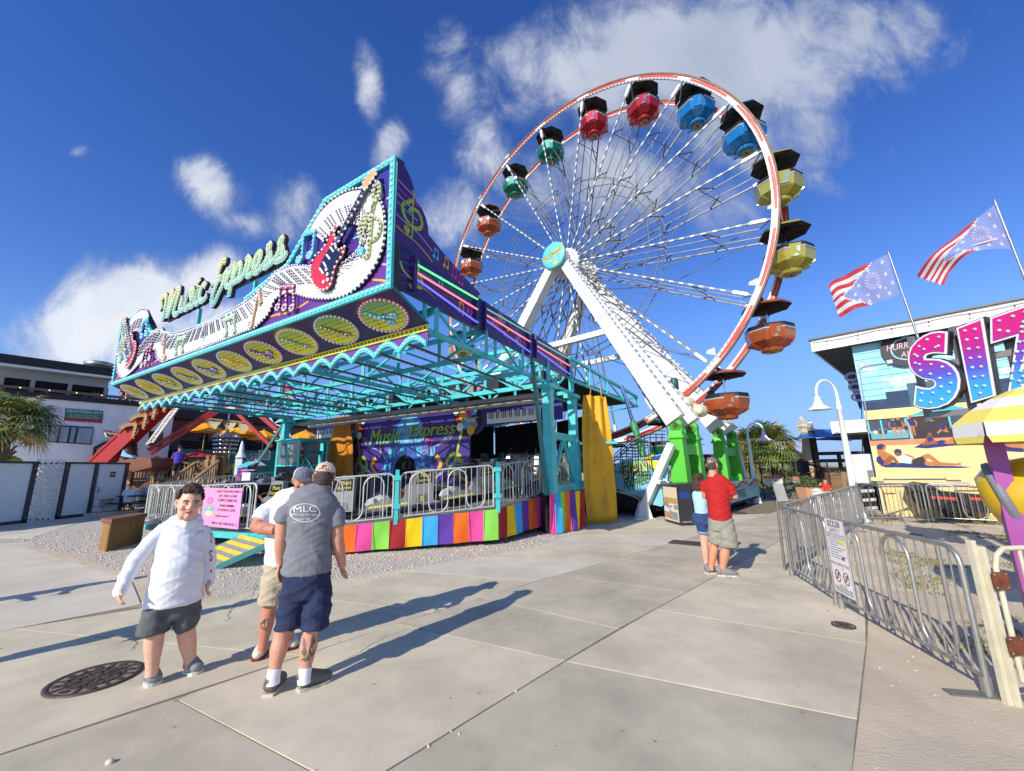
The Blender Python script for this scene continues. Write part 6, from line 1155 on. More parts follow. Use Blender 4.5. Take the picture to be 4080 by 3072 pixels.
# == TARPS, BANNER, RAMP, BOOTH
def cloth(name, parent_label, cat, TL, TR, BL, BR, m, folds, amp, label, nx=40, ny=24, seed=0, mid=None):
    o = thing(name, label, cat, (V(BL) + V(BR)) / 2); TL, TR, BL, BR = map(V, (TL, TR, BL, BR)); nn = (TR - TL).cross(BL - TL).normalized(); q = MB(); g = []
    for j in range(ny + 1):
        v = j / ny
        for i in range(nx + 1):
            u = i / nx; p = TL.lerp(TR, u).lerp(BL.lerp(BR, u), v); p = p + nn * amp * (math.sin(u * folds * 6.28 + seed + v * .8) * (1 - .45 * v) + .4 * math.sin(u * 17 + v * 4 + seed)) + nn * .02 * math.sin(v * 9 + u * 3)
            if mid: p += (TR - TL).normalized() * mid * math.sin(v * math.pi) * (u - .5)
            g.append(p)
    q.add(g, [(b * (nx + 1) + a, b * (nx + 1) + a + 1, (b + 1) * (nx + 1) + a + 1, (b + 1) * (nx + 1) + a) for b in range(ny) for a in range(nx)], m, True); c = q.build('sheet', o); md = c.modifiers.new('t', 'SOLIDIFY'); md.thickness = .012; return o
ytar = mat('tarp_yellow', (226, 166, 10), .5, var=.12, scale=3, bump=.35, bscale=7, col2=(176, 124, 10), thr=(.25, .5), stretch=(1, 1, .35))
tb = V((2.16, 12.50, .06)); t2_ = V((3.10, 12.78, .10)); z1_ = hgt(tb, 1572)
ty = cloth('tarpaulin', '', 'tarpaulin', (2.24, 12.55, z1_), (2.98, 12.75, z1_ - .04), tb, t2_, ytar, 2.5, .06, 'tall yellow tarpaulin hanging from the teal truss on the right of the music ride', mid=.16)
q = MB(); q.tube([(2.45, 12.6, z1_ - .1), (2.5, 12.55, z1_ + .25), (2.42, 12.3, 4.2)], .015, mat('rope_yellow', (206, 190, 90), .8), 6); q.tube([(2.85, 12.7, z1_ - .1), (2.8, 12.6, z1_ + .3)], .015, MATS['rope_yellow'], 6); q.build('rope', ty)
a0 = fpx(1318, 1662, 7.3); a1 = fpx(1412, 1900, 7.3); cloth('tarpaulin', '', 'tarpaulin', M3(a0[0] - .2, 7.3, a0[1]), M3(fpx(1398, 1662, 7.3)[0], 7.3, a0[1] - .05), M3(a0[0], 7.3, a1[1]), M3(a1[0], 7.3, a1[1]), mat('tarp_amber', (196, 120, 10), .6, var=.15, scale=3), 1.5, .05, 'amber tarpaulin hanging in shade left of the painted back wall', seed=2)
# pink banner on the railing
pB = V((*RING[1], 0)); pC = V((*RING[2], 0)); bd = (pC - pB).normalized(); bn = V((bd.y, -bd.x, 0)); bn = bn if bn.y < 0 else -bn; bo_ = pB + bn * .07
def bpx(x, y): P = onp(x, y, bo_, bn) - bo_; return (P.dot(bd), P.z)
b0, b1 = bpx(818, 1943), bpx(968, 1945); b2, b3 = bpx(960, 2107), bpx(808, 2097); bx0, bx1, bz0, bz1 = b0[0], b1[0], (b2[1] + b3[1]) / 2, (b0[1] + b1[1]) / 2; BW, BH = bx1 - bx0, bz1 - bz0
BN = Fr(bo_ + bd * bx0 + Z * bz0, bd, Z, bn); ban = thing('banner', 'pink donut shop banner tied to the front left railing', 'banner', bo_ + bd * bx0); pkb = mat('banner_pink', (240, 150, 196), .55, var=.05, bump=.15, bscale=5); ink2 = mat('banner_ink', (52, 26, 44), .6); por = mat('banner_orange', (244, 168, 60), .5); pbl = mat('banner_blue', (90, 176, 214), .5); pcr = mat('banner_cream', (250, 226, 150), .5); pmg = mat('banner_magenta', (236, 110, 170), .5)
q = MB(); BN.poly(q, [(0, 0), (BW, .0), (BW, BH), (BW * .5, BH * .985), (0, BH)], pkb, 0, .008); q.build('sheet', ban); q = MB()
for t, y, w, h in (('CREATE YOUR OWN DONUTS', .91, .62, .06), ('HOT, FRESH, & OVER', .79, .46, .075), ('25,000 POSSIBILITIES', .68, .50, .075), ('AWARD WINNING', .55, .38, .06), ('ICECREAM & COFFEE', .44, .46, .065), ('Scan for more! ->', .29, .36, .065)): text(q, BN, t, BW * (.66 if y > .3 else .57), BH * y, BW * w, BH * h, ink2, .010, 0, .003)
text(q, BN, '1009 N LAKE PARK BLVD C3', BW * .64, BH * .10, BW * .66, BH * .065, ink2, .010, 0, .003)
cx, cy = BW * .2, BH * .52
def arc(txt, r_, a0, a1, flip):
    for i, ch in enumerate(txt):
        if ch == ' ': continue
        a = a0 + (a1 - a0) * i / (len(txt) - 1); vs, fs, x0, x1, y0, y1 = tmesh(ch); s = BH * .085; rot = a - math.pi / 2 + (math.pi if flip else 0)
        pts = [((x - (x0 + x1) / 2) / (y1 - y0) * s * .9, ((y - y0) / (y1 - y0) - .5) * s) for x, y, _ in vs]; q.add([BN(cx + BW * r_ * math.cos(a) * .85 + px * math.cos(rot) - py * math.sin(rot), cy + BH * r_ * math.sin(a) * 1.05 + px * math.sin(rot) + py * math.cos(rot), .010) for px, py in pts], fs, por)
arc('BEACH BREAK', .37, 2.75, .35, False); arc('DONUTS ICECREAM', .36, 3.5, 5.9, True)
BN.disc(q, cx, cy - BH * .07, BW * .13, pbl, BH * .11, .009, .002); BN.disc(q, cx, cy - BH * .19, BW * .10, pcr, BH * .07, .010, .002); BN.disc(q, cx, cy - BH * .04, BW * .075, por, BH * .045, .013, .002); BN.disc(q, cx, cy - BH * .04, BW * .025, pcr, BH * .015, .016, .002); BN.disc(q, cx, cy + BH * .14, BW * .085, pmg, BH * .09, .009, .002); BN.disc(q, cx, cy + BH * .14, BW * .03, pkb, BH * .03, .012, .002)
q.build('lettering', ban)
# ramp
rA, rB, rC = G(958, 2130, .47), G(1068, 2157, .47), G(850, 2262, .02); rD = rC + (rA - rB) * 1.02; rm = thing('ramp', 'boarding ramp with yellow and grey stripes leading up to the ride deck', 'ramp', rC); q = MB(); rg = mat('ramp_grey', (150, 146, 140), .6, .2, var=.2, scale=14, bump=.5, bscale=160); ry = mat('ramp_yellow_paint', (226, 190, 40), .6, var=.12, scale=6); k = 9
for i in range(k): A, B, C, D = rA.lerp(rD, i / k), rB.lerp(rC, i / k), rB.lerp(rC, (i + 1) / k), rA.lerp(rD, (i + 1) / k); q.prism([A, B, C, D], Z * -.03, ry if i % 2 == 0 else rg)
q.build('tread', rm); q = MB()
for A, B in ((rA, rD), (rB, rC)): q.bar(A - Z * .06, B - Z * .03, .05, .10, teald)
q.build('side_rail', rm)
# operator booth on the deck and lectern
bth = thing('operator_booth', 'teal operator booth with windows on the left of the ride deck', 'booth', M3(12.0, 6.2, 1.0)); gls = mat('booth_glass', (120, 140, 150), .08, var=0, alpha=.45); q = MB()
P = lambda a, b, z: M3(12.75 - a, 5.6 + b, z); [q.bar(P(a, b, 1.0), P(a, b, 2.95), .07, .07, teal) for a in (0, 1.6) for b in (0, 1.3)]
for z in (1.95, 2.93): [q.bar(P(a, b, z), P(c, d, z), .06, .06, teal) for a, b, c, d in ((0, 0, 1.6, 0), (0, 1.3, 1.6, 1.3), (0, 0, 0, 1.3), (1.6, 0, 1.6, 1.3))]
q.bar(P(.8, 0, 1.95), P(.8, 0, 2.93), .05, .05, teal); q.build('frame', bth); q = MB(); q.hexa(P(.03, .0, 2.0), -E1 * .74, E2 * .01, Z * .9, gls); q.hexa(P(.83, .0, 2.0), -E1 * .74, E2 * .01, Z * .9, gls); q.hexa(P(0, .03, 2.0), -E1 * .01, E2 * 1.24, Z * .9, gls); q.build('window', bth); q = MB(); q.hexa(P(.0, .0, 1.0), -E1 * 1.6, E2 * .03, Z * .92, carb); q.hexa(P(.0, .0, 1.0), -E1 * .03, E2 * 1.3, Z * .92, navyp); q.build('panel', bth); q = MB(); q.hexa(P(-.1, -.1, 2.97), -E1 * 1.8, E2 * 1.5, Z * .06, teal); q.build('roof', bth)
lec = thing('queue_stand', 'purple queue stand with pink note and teal sloping top', 'stand', M3(13.9, 5.0, .9)); q = MB(); P = lambda a, b, z: M3(14.3 - a, 4.8 + b, z); q.hexa(P(0, 0, .9), -E1 * .85, E2 * .4, Z * 1.0, mat('stand_purple', (104, 50, 130), .5, var=.15)); q.build('body', lec); q = MB(); q.prism([P(-.05, -.05, 1.92), P(.9, -.05, 1.92), P(.9, .45, 2.12), P(-.05, .45, 2.12)], Z * .04, teal); q.build('top', lec); q = MB(); lf = Fr(P(0, -.01, .9), -E1, Z, FN); lf.line(q, [(.3, .4), (.34, .75), (.58, .85), (.54, .45)], .07, pinkn, .004, .004, False); lf.disc(q, .27, .38, .09, pinkn, None, .006, .004); lf.disc(q, .5, .43, .09, pinkn, None, .006, .004); [lf.line(q, [(.03, .15 + .06 * k), (.4, .1 + .07 * k), (.82, .2 + .06 * k)], .015, pale, .003, .002) for k in range(4)]; q.build('artwork', lec)
pst = thing('white_post', 'white pedestal sign standing in the queue behind the railing', 'pedestal', (-9.6, 15.2, 0)); q = MB(); c = V((-9.55, 14.9, 0)); q.box(c + Z * .85, (.30, .30, 1.7), mat('pedestal_white', (222, 226, 232), .5)); q.build('body', pst); q = MB(); q.box(c + Z * 1.78, (.42, .36, .03), mat('pedestal_top', (206, 214, 226), .4), .3); q.build('top', pst)
# wooden bar box
pL, pM, pR = G(391, 2192), G(427, 2199), G(559, 2163); hB = hgt(pM, 2078); bar_ = thing('wooden_counter', 'low wooden plank counter with brown top at the edge of the gravel', 'counter', pM); wpl = mat('plank_wood', (150, 108, 62), .75, var=.22, scale=3, stretch=(2, 2, .5), bump=.3, bscale=25); wtp = mat('plank_top', (124, 84, 56), .7, var=.18, scale=5); q = MB(); back = (pL - pM); d1 = (pR - pM); 
q.hexa(pM, d1, back, Z * (hB - .03), wpl); q.build('body', bar_); q = MB(); u1, u2 = d1.normalized(), back.normalized(); q.hexa(pM - u1 * .06 - u2 * .06 + Z * (hB - .03), d1 + u1 * .12, back + u2 * .12, Z * .09, wtp); q.build('top', bar_); q = MB(); nL_ = V((d1.y, -d1.x, 0)).normalized(); nL_ = nL_ if nL_.y < 0 else -nL_
for k in range(6): p = pM + d1 * (k / 5); q.hexa(p - u1 * .04 + nL_ * .0, u1 * .08, nL_ * .03, Z * (hB - .04), wpl)
for k in range(1, 16): p = pM + d1 * (k / 16); q.hexa(p - u1 * .004, u1 * .008, nL_ * .003, Z * (hB - .04), mat('plank_gap', (60, 44, 30), .9))
for z in (.02, hB - .16): q.hexa(pM + nL_ * .003 + Z * z, d1, nL_ * .02, Z * .1, wpl)
q.build('battens', bar_)
# litter bin
bn0, bn1, bn2 = [p * .95 for p in (G(2712, 2085), G(2630, 2063), G(2756, 2067))]; bin_ = thing('litter_bin', 'dark twin litter bin with a printed picture panel near the giant wheel', 'litter bin', bn0); bk2 = mat('bin_black', (44, 46, 50), .35, var=.08, coat=.3); a, c = bn1 - bn0, bn2 - bn0; a = a.normalized() * .98; c = V((-a.y, a.x, 0)).normalized() * .84; c = c if c.dot(bn2 - bn0) > 0 else -c; hb = hgt(bn0, 1937) * .97; q = MB(); q.hexa(bn0 + Z * .04, a, c * .48, Z * hb, bk2); q.hexa(bn0 + Z * .04 + c * .51, a, c * .48, Z * hb, bk2); 
q.build('body', bin_); q = MB()
for k in (0, .51): q.prism([bn0 + c * k + Z * (hb + .04), bn0 + c * (k + .48) + Z * (hb + .04), bn0 + c * (k + .42) + Z * (hb + .10), bn0 + c * (k + .06) + Z * (hb + .10)], a, bk2)
q.build('lid', bin_); bf = Fr(bn0 + Z * .04, a.normalized(), Z, V((c.x, c.y, 0)).normalized() * -1); q = MB(); bf.poly(q, [(.06, .06), (.92, .06), (.92, hb - .05), (.06, hb - .05)], mat('bin_art_sky', (206, 220, 226), .5, col2=(232, 206, 160), scale=2), .002, .006); wA = bin_art = [mat('bin_art_%d' % k, cc_, .5, var=.2, scale=9) for k, cc_ in enumerate(((196, 160, 100), (140, 150, 156), (226, 226, 224), (186, 140, 110), (206, 226, 232)))]
for (x, y, w, h, k) in ((.06, .55, .86, .16, 0), (.1, .10, .5, .22, 1), (.5, .12, .42, .25, 3), (.3, .36, .5, .16, 2), (.06, .4, .3, .12, 1), (.6, .3, .32, .14, 4), (.62, .46, .3, .1, 3)): bf.poly(q, [(x, y), (x + w, y), (x + w, y + h), (x, y + h)], wA[k], .009 + .001 * k, .001)
bf.line(q, [(.42, .44), (.5, .48), (.58, .42), (.66, .48), (.72, .43)], .03, navyp, .016, .001); q.build('picture_panel', bin_); q = MB(); bg_ = Fr(bn0 + Z * .04, c.normalized(), Z, -a.normalized())
for k in (.04, .47): bg_.poly(q, [(k, hb - .36), (k + .30, hb - .36), (k + .30, hb - .14), (k, hb - .14)], mat('bin_blue', (40, 62, 120), .3), .002, .006); bg_.poly(q, [(k - .01, hb - .14), (k + .31, hb - .14), (k + .31, hb - .05), (k - .01, hb - .05)], bk2, .002, .03); bg_.poly(q, [(k, .06), (k + .30, .06), (k + .30, .10), (k, .10)], galv, .002, .05)
q.build('slot', bin_)
# == RIGHT BACKGROUND: dune, fence, palms, boardwalk, sails
def at(x, y, Yd): d = ray(x, y); return EYE + d * (Yd / d.y)
dsand = mat('dune_sand', (186, 168, 132), .95, col2=(110, 118, 70), thr=(.45, .58), scale=.6, bump=.5, bscale=8); q = MB(); g = []; NXd, NYd = 40, 14
for j in range(NYd + 1):
    for i in range(NXd + 1): x = 6 + 44 * i / NXd; y = 21.5 + 22 * j / NYd; h = 1.25 * (1 - math.exp(-max(0, y - 21.5) / 2.2)) * (1 + .25 * mnoise.noise((x * .3, y * .3, 0))); g.append((x, y, h - .02))
q.add(g, [(b * (NXd + 1) + a, b * (NXd + 1) + a + 1, (b + 1) * (NXd + 1) + a + 1, (b + 1) * (NXd + 1) + a) for b in range(NYd) for a in range(NXd)], dsand, True); tag(q.build('dune'), kind='structure')
gd = MB(); 
for k in range(9000):
    x, y = rnd.uniform(11, 34), 21.6 + abs(rnd.gauss(0, 3.0)); h = 1.25 * (1 - math.exp(-max(0, y - 21.5) / 2.2)) * (1 + .25 * mnoise.noise((x * .3, y * .3, 0)))
    if mnoise.noise((x * .7, y * .7, 3)) + .1 < rnd.random() * .5 - .1: continue
    blade(gd, x, y, h - .03, rnd.uniform(.15, .5), gm[rnd.choice([0, 0, 1, 2])], .35)
tag(gd.build('dune_grass'), kind='stuff')
leafs = [mat('palm_%s' % k, c, .5, var=.25, scale=4) for k, c in (('green', (118, 136, 64)), ('dark', (84, 104, 50)), ('olive', (164, 156, 86)), ('dry', (196, 168, 108)))]; bark = mat('palm_bark', (142, 120, 96), .9, var=.35, scale=9, bump=.8, bscale=14)
def palm(base, top, rad, label, seed, nf=46, group=None):
    r_ = random.Random(seed); base, top = V(base), V(top); o = thing('palm_tree', label, 'palm tree', base, 0, group); H = (top - base).length; q = MB(); pts = [base.lerp(top, t) + V((.05 * math.sin(t * 5), .05 * math.cos(t * 4), 0)) for t in np.linspace(0, 1, 12)]; q.tube(pts, [.22 - .07 * t + .02 * math.sin(t * 60) for t in np.linspace(0, 1, 12)], bark, 10)
    for k in range(70): t = r_.uniform(.35, 1); a = r_.uniform(0, 6.28); p = base.lerp(top, t) + V((math.cos(a), math.sin(a), 0)) * (.17); q.bar(p, p + V((math.cos(a) * .12, math.sin(a) * .12, .18)), .06, .025, bark)
    q.build('trunk', o); q = MB()
    for k in range(nf):
        el = r_.uniform(-.85, 1.25); az = r_.uniform(0, 6.28); d = V((math.cos(az) * math.cos(el), math.sin(az) * math.cos(el), math.sin(el))); m = leafs[3] if el < -.62 else (leafs[r_.choice([0, 0, 1, 2])]); st_ = top + V((0, 0, .1)); L = rad * r_.uniform(.45, .62); e = st_ + d * L + Z * (-.12 * L); q.tube([st_, st_ + d * L * .5 + Z * .05, e], [.02, .016, .012], m, 4)
        fd = (d + V((0, 0, -.25))).normalized(); s1 = fd.cross(Z).normalized(); u1 = s1.cross(fd).normalized(); nb = 22
        for j in range(nb):
            t = (j / (nb - 1) - .5) * 2; ang = t * 2.2; ld = (fd * math.cos(ang) + s1 * math.sin(ang)).normalized(); ln = rad * .55 * (1 - .25 * abs(t)) * r_.uniform(.85, 1.1); w = u1.cross(ld).normalized() * .022 * rad; m1 = e + ld * ln * .55 + u1 * .05 * math.cos(t * 2); m2 = e + ld * ln - Z * ln * r_.uniform(.15, .42); q.add([e, m1 - w, m1 + w, m2], [(0, 1, 3, 2)], m)
    cr_ = q.build('crown', o)
    q = MB()
    for k in range(10):
        az = r_.uniform(0, 6.28); d = V((math.cos(az), math.sin(az), -.25))
        for j in range(30): t = r_.uniform(.25, 1); p = top + d * rad * .75 * t + V((r_.gauss(0, .07), r_.gauss(0, .07), r_.gauss(0, .07) - .25 * t * t)) * rad; q.add([p, p + V((.03, 0, .02)) * rad, p + V((0, .02, -.05)) * rad], [(0, 1, 2)], mat('palm_flower', (206, 186, 110), .8, var=.2))
    q.build('seed_stalks', o); return o
Yp = 25.0; pb = at(3095, 1905, Yp); pt = at(3062, 1782, Yp); palm(pb, pt, 1.9, 'palm tree with full crown right of the far lamp post', 11, 52, 'palms behind the path'); pb = at(3020, 1905, Yp + 1); pt = at(3000, 1790, Yp + 1); palm(pb, pt, 1.6, 'darker palm tree directly behind the far lamp post', 12, 44, 'palms behind the path')
# chain link and picket fence at the end of the path
cf = thing('chain_fence', 'dark chain link fence with warning notices in front of the palms', 'fence', at(2990, 2005, 19.5)); q = MB(); fa, fb2 = G(2960, 1992), G(3235, 2003); fa = V((fa.x, 20.2, 0)); fb2 = V((15.2, 20.0, 0)); fdk = mat('fence_dark', (44, 46, 44), .6, .3)
for z in (.05, 1.72): q.tube([fa + Z * z, fb2 + Z * z], .022, fdk, 6)
nP = 8
for k in range(nP + 1): p = fa.lerp(fb2, k / nP); q.tube([p, p + Z * 1.76], .03, fdk, 6)
q.build('posts', cf)['label'] = 'dark fence posts and rails'; q = MB(); L = (fb2 - fa).length; d = (fb2 - fa).normalized()
for k in range(int(L / .14) + 12):
    for s_ in (1, -1):
        x0 = k * .14 - (1.6 if s_ == 1 else 0); a_, b_ = x0, x0 + 1.65 * s_ if s_ == 1 else x0 - 1.65; za, zb_ = .06, 1.7
        lo, hi = min(a_, b_), max(a_, b_)
        if hi < 0 or lo > L: continue
        def cl(x): return max(0, min(L, x))
        f_ = lambda x: za + (zb_ - za) * (x - a_) / (b_ - a_); A, B = cl(a_), cl(b_); q.bar(fa + d * A + Z * f_(A), fa + d * B + Z * f_(B), .008, .008, fdk)
q.build('mesh', cf)
for (x, y, w, h, t) in ((3080, 1912, .86, .36, 'DANGER'), (3172, 1912, .34, .3, 'NOTICE')):
    pc = at(x, y, 19.95); s_ = thing('warning_sign', ('red and white danger notice' if w > .5 else 'small grey notice') + ' on the dark chain fence', 'sign', pc); q = MB(); f_ = Fr(pc, (1, -.03, 0), Z, (-.03, -1, 0)); f_.poly(q, [(-w / 2, -h / 2), (w / 2, -h / 2), (w / 2, h / 2), (-w / 2, h / 2)], whs if w > .5 else mat('notice_grey', (160, 156, 150), .6), 0, .01); q.build('plate', s_); q = MB(); f_.poly(q, [(-w / 2, h * .16), (w / 2, h * .16), (w / 2, h / 2), (-w / 2, h / 2)], mat('danger_red', (206, 74, 50), .5), .011, .003); text(q, f_, t, 0, h * .33, w * .7, h * .2, whs, .016); text(q, f_, 'KEEP OUT' if w > .5 else 'NO ENTRY', 0, -h * .1, w * .8, h * .16, ink, .013); text(q, f_, 'Do Not Enter', 0, -h * .33, w * .6, h * .12, ink, .013); q.build('lettering', s_)
pk_ = thing('planter', 'tan planter box with a green shrub before the dark fence', 'planter', at(3165, 1990, 18.8)); p = V((13.1, 18.6, 0)); q = MB(); q.lathe([(.38, 0), (.48, .62), (.44, .62), (.40, .55), (0, .55)], p, mat('planter_tan', (206, 160, 120), .8), 4, Z, False, V((1, 1, 0))); q.build('pot', pk_); q = MB()
for k in range(700): a = rnd.uniform(0, 6.28); e = rnd.uniform(-.2, 1.5); r_ = .42 * rnd.random() ** .4; c_ = p + Z * .72 + V((math.cos(a) * math.cos(e), math.sin(a) * math.cos(e), math.sin(e))) * r_; v1 = V((rnd.gauss(0, 1), rnd.gauss(0, 1), rnd.gauss(0, 1))).normalized() * .06; v2 = V((rnd.gauss(0, 1), rnd.gauss(0, 1), rnd.gauss(0, 1))).normalized() * .04; q.add([c_, c_ + v1, c_ + v2], [(0, 1, 2)], leafs[rnd.choice([0, 1, 1])])
q.build('shrub', pk_)
# raised boardwalk
bw = thing('boardwalk', 'dark timber boardwalk with rails beyond the palms', 'boardwalk', at(3050, 1880, 27)); dw = mat('dark_timber', (84, 64, 50), .8, var=.3, scale=4); q = MB(); b0, b1 = V((9, 28.5, 0)), V((24, 26.5, 0)); zt = 1.25; q.hexa(V((9, 28.5, zt - .1)), b1 - b0, V((0, 4, 0)), Z * .12, dw); q.build('deck', bw); q = MB()
for z in (.55, 1.02): q.bar(b0 + Z * (zt + z), b1 + Z * (zt + z), .10, .22, dw)
for k in range(12): p = b0.lerp(b1, k / 11); q.box((p.x, p.y, zt + .5), (.16, .16, 1.1), dw)
q.build('rail', bw); q = MB()
for k in range(12): p = b0.lerp(b1, k / 11); q.box((p.x, p.y + .3, zt / 2), (.2, .2, zt), dw)
q.build('piles', bw)
pg = thing('pergola', 'dark pergola with pale columns at the left of the palms', 'pergola', at(2960, 1880, 29)); q = MB()
for x in (2935, 2962): p = at(x, 1870, 28.0); q.box((p.x, p.y, 2.2), (.32, .32, 3.4), mat('column_cream', (222, 206, 170), .7, var=.08))
q.build('column', pg); q = MB(); a_, b_ = at(2915, 1775, 28), at(3010, 1782, 28); [q.bar(a_ + Z * k, b_ + Z * k, .12, .2, dw) for k in (0, .35)]; q.build('beam', pg)
ccm = MATS['column_cream']; sail = thing('shade_sail', 'blue shade sails stretched between pale columns', 'shade sail', at(3240, 1840, 26)); Ys = 26.0
for (x, xt, yb, yt, w) in ((3220, 3195, 1845, 1700, .34), (3252, 3231, 1850, 1715, .30), (3168, 3152, 1888, 1760, .42)):
    q = MB(); p = at(x, yb, Ys); z1c = hgt(p, yt) if yt < 1750 else hgt(p, 1762); q.box((p.x, p.y, z1c / 2), (w, w, z1c), ccm if x != 3252 else dw); q.box((p.x, p.y, z1c + .04), (w * 1.3, w * 1.3, .12), ccm)
    if yt < 1750: q.box((p.x, p.y, z1c + .25), (w * .8, w * .8, .4), ccm); q.lathe([(w * .7, 0), (0, .22)], (p.x, p.y, z1c + .45), wh, 4, Z, False, V((1, 1, 0)))
    q.build('column', sail)
def sailm(P, m, sag=.25):
    q = MB(); n_ = 10; g = []; P = [V(p) for p in P]
    for j in range(n_ + 1):
        for i in range(n_ + 1): u, v = i / n_, j / n_; p = P[0].lerp(P[1], u).lerp(P[3].lerp(P[2], u), v); c = (P[0] + P[1] + P[2] + P[3]) / 4; ed = 1 - .16 * (math.sin(u * math.pi) * (abs(v - .5) * 2) ** 2 + math.sin(v * math.pi) * (abs(u - .5) * 2) ** 2); g.append(c + (p - c) * ed)
    q.add(g, [(b * (n_ + 1) + a, b * (n_ + 1) + a + 1, (b + 1) * (n_ + 1) + a + 1, (b + 1) * (n_ + 1) + a) for b in range(n_) for a in range(n_)], m, True); return q.build('sail', sail)
sb = mat('sail_blue', (30, 108, 176), .6, var=.08); sailm([at(3162, 1752, 24), at(3185, 1708, 28), at(3400, 1708, 29), at(3385, 1740, 23.5)], sb); sailm([at(3200, 1755, 28), at(3390, 1722, 29), at(3440, 1752, 24), at(3390, 1757, 23)], mat('sail_navy', (14, 44, 110), .6))
# timber ramp wall, people's bench wall
tw = thing('timber_wall', 'weathered timber ramp wall with a dark end frame', 'timber wall', at(3230, 1980, 20.5)); q = MB(); a_, b_ = at(3222, 2000, 20.6), at(3425, 2000, 19.6); a_.z = b_.z = 0; wz = hgt(a_, 1882); tmb = mat('wall_timber', (130, 100, 72), .8, var=.25, scale=3, stretch=(.4, .4, 3)); 
for k in range(8): z0 = wz * k / 8; q.hexa(a_ + Z * z0, b_ - a_, V((0, .06, 0)), Z * (wz / 8 - .015), tmb)
q.build('boards', tw); q = MB(); q.bar(a_ + V((-.3, -.6, 0)), a_ + V((-.1, 0, hgt(a_, 1835))), .2, .5, dw); q.hexa(a_ + Z * wz + V((0, .4, 0)), (b_ - a_) * .25, V((0, .05, 0)), Z * .55, dw); q.bar(a_ + Z * (wz + .5), a_ + (b_ - a_) * .55 + Z * (wz + .05), .1, .1, dw); q.bar(b_, b_ + Z * (wz + .9), .45, .2, dw); q.build('frame', tw)
vf = thing('plank_rail', 'white ranch rail with three planks between the lamp post and the building', 'rail', at(3330, 2060, 14.6)); q = MB(); a_, b_ = V((9.2, 12.7, 0)), V((11.7, 13.6, 0)); q.box((a_.x, a_.y, .43), (.17, .17, .86), lampw); q.lathe([(.16, 0), (0, .08)], a_ + Z * .86, lampw, 4, Z, False, V((1, 1, 0))); q.build('post', vf); q = MB(); [q.bar(a_ + Z * z, b_ + Z * z, .05, .09, lampw) for z in (.24, .5, .78)]; q.build('plank', vf)
dkp = thing('timber_stack', 'stacked dark timber frames behind the white plank rail', 'timber stack', (12.8, 15.4, 0)); q = MB()
for k in range(14): q.box((12.5 + .16 * (k % 5), 15.2 + .12 * (k // 5), .45 + .2 * (k % 3)), (.10, .9, .07 + .9 * (k % 2)), [dw, tmb, mat('timber_light', (170, 140, 104), .8)][k % 3])
q.build('timber', dkp)
# motorised scooter by the wheel
sco = thing('mobility_scooter', 'black mobility scooter parked beside the giant wheel panel', 'scooter', G(2905, 2010)); q = MB(); p = G(2912, 2018); q.box(p + V((-.1, .2, .28)), (.95, .5, .16), carb, -.4); q.box(p + V((-.35, .35, .62)), (.45, .48, .14), carb, -.4); q.box(p + V((-.55, .42, .92)), (.10, .46, .55), carb, -.4); q.build('body', sco); q = MB(); q.tube([p + V((.3, .02, .3)), p + V((.22, .05, 1.0))], .035, carb, 8); q.tube([p + V((.1, -.1, 1.0)), p + V((.34, .22, 1.02))], .02, carb, 6); q.build('tiller', sco)
for dx, dy in ((.32, -.22), (.42, .1), (-.5, .12), (-.4, .6)): q = MB(); q.lathe([(.17, -.05), (.17, .05), (.1, .06), (.1, -.06), (.17, -.05)], p + V((dx, dy, .17)), bdark, 16, V((.4, .9, 0))); q.build('wheel', sco)
# == LEFT: restaurant, deck, pirate ship, wash-room units
LD = V((.58, .815, 0)).normalized(); LN = V((LD.y, -LD.x, 0)); LO = V((-21, 23, 0))
def lw(x, y, off=0.0): P = onp(x * .4801, 1400 + y * .4801, LO + LN * off, LN) - LO; return (P.dot(LD), P.z)     # pixels of the left crop
def lw8(x, y, off=0.0): P = onp(600 + x * .3165, 1550 + y * .3165, LO + LN * off, LN) - LO; return (P.dot(LD), P.z)
LF = Fr(LO, LD, Z, LN)
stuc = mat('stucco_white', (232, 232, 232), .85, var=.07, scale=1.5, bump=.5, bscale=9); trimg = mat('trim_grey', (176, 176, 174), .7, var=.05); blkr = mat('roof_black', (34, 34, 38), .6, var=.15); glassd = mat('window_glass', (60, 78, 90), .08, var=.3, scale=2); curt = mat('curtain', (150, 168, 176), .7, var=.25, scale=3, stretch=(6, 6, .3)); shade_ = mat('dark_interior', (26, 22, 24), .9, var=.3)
rest = thing('restaurant_building', 'white stucco restaurant with open upper terrace and black roof edge', 'building', LO); q = MB(); zt = lw(560, 405)[1]; aL = lw(-420, 400)[0]; aR = lw(1432, 600)[0]
q.hexa(LF(aL, 0, -.3), LD * (aR - aL), Z * zt, LN * .3, stuc); q.hexa(LF(aR - .3, 0, -6), LD * .3, Z * zt, LN * 5.7, stuc); q.build('wall', rest); q = MB(); q.hexa(LF(aL, zt - .02, -8), LD * (aR - aL + .15), Z * .28, LN * 8.12, blkr); q.build('terrace_edge', rest)
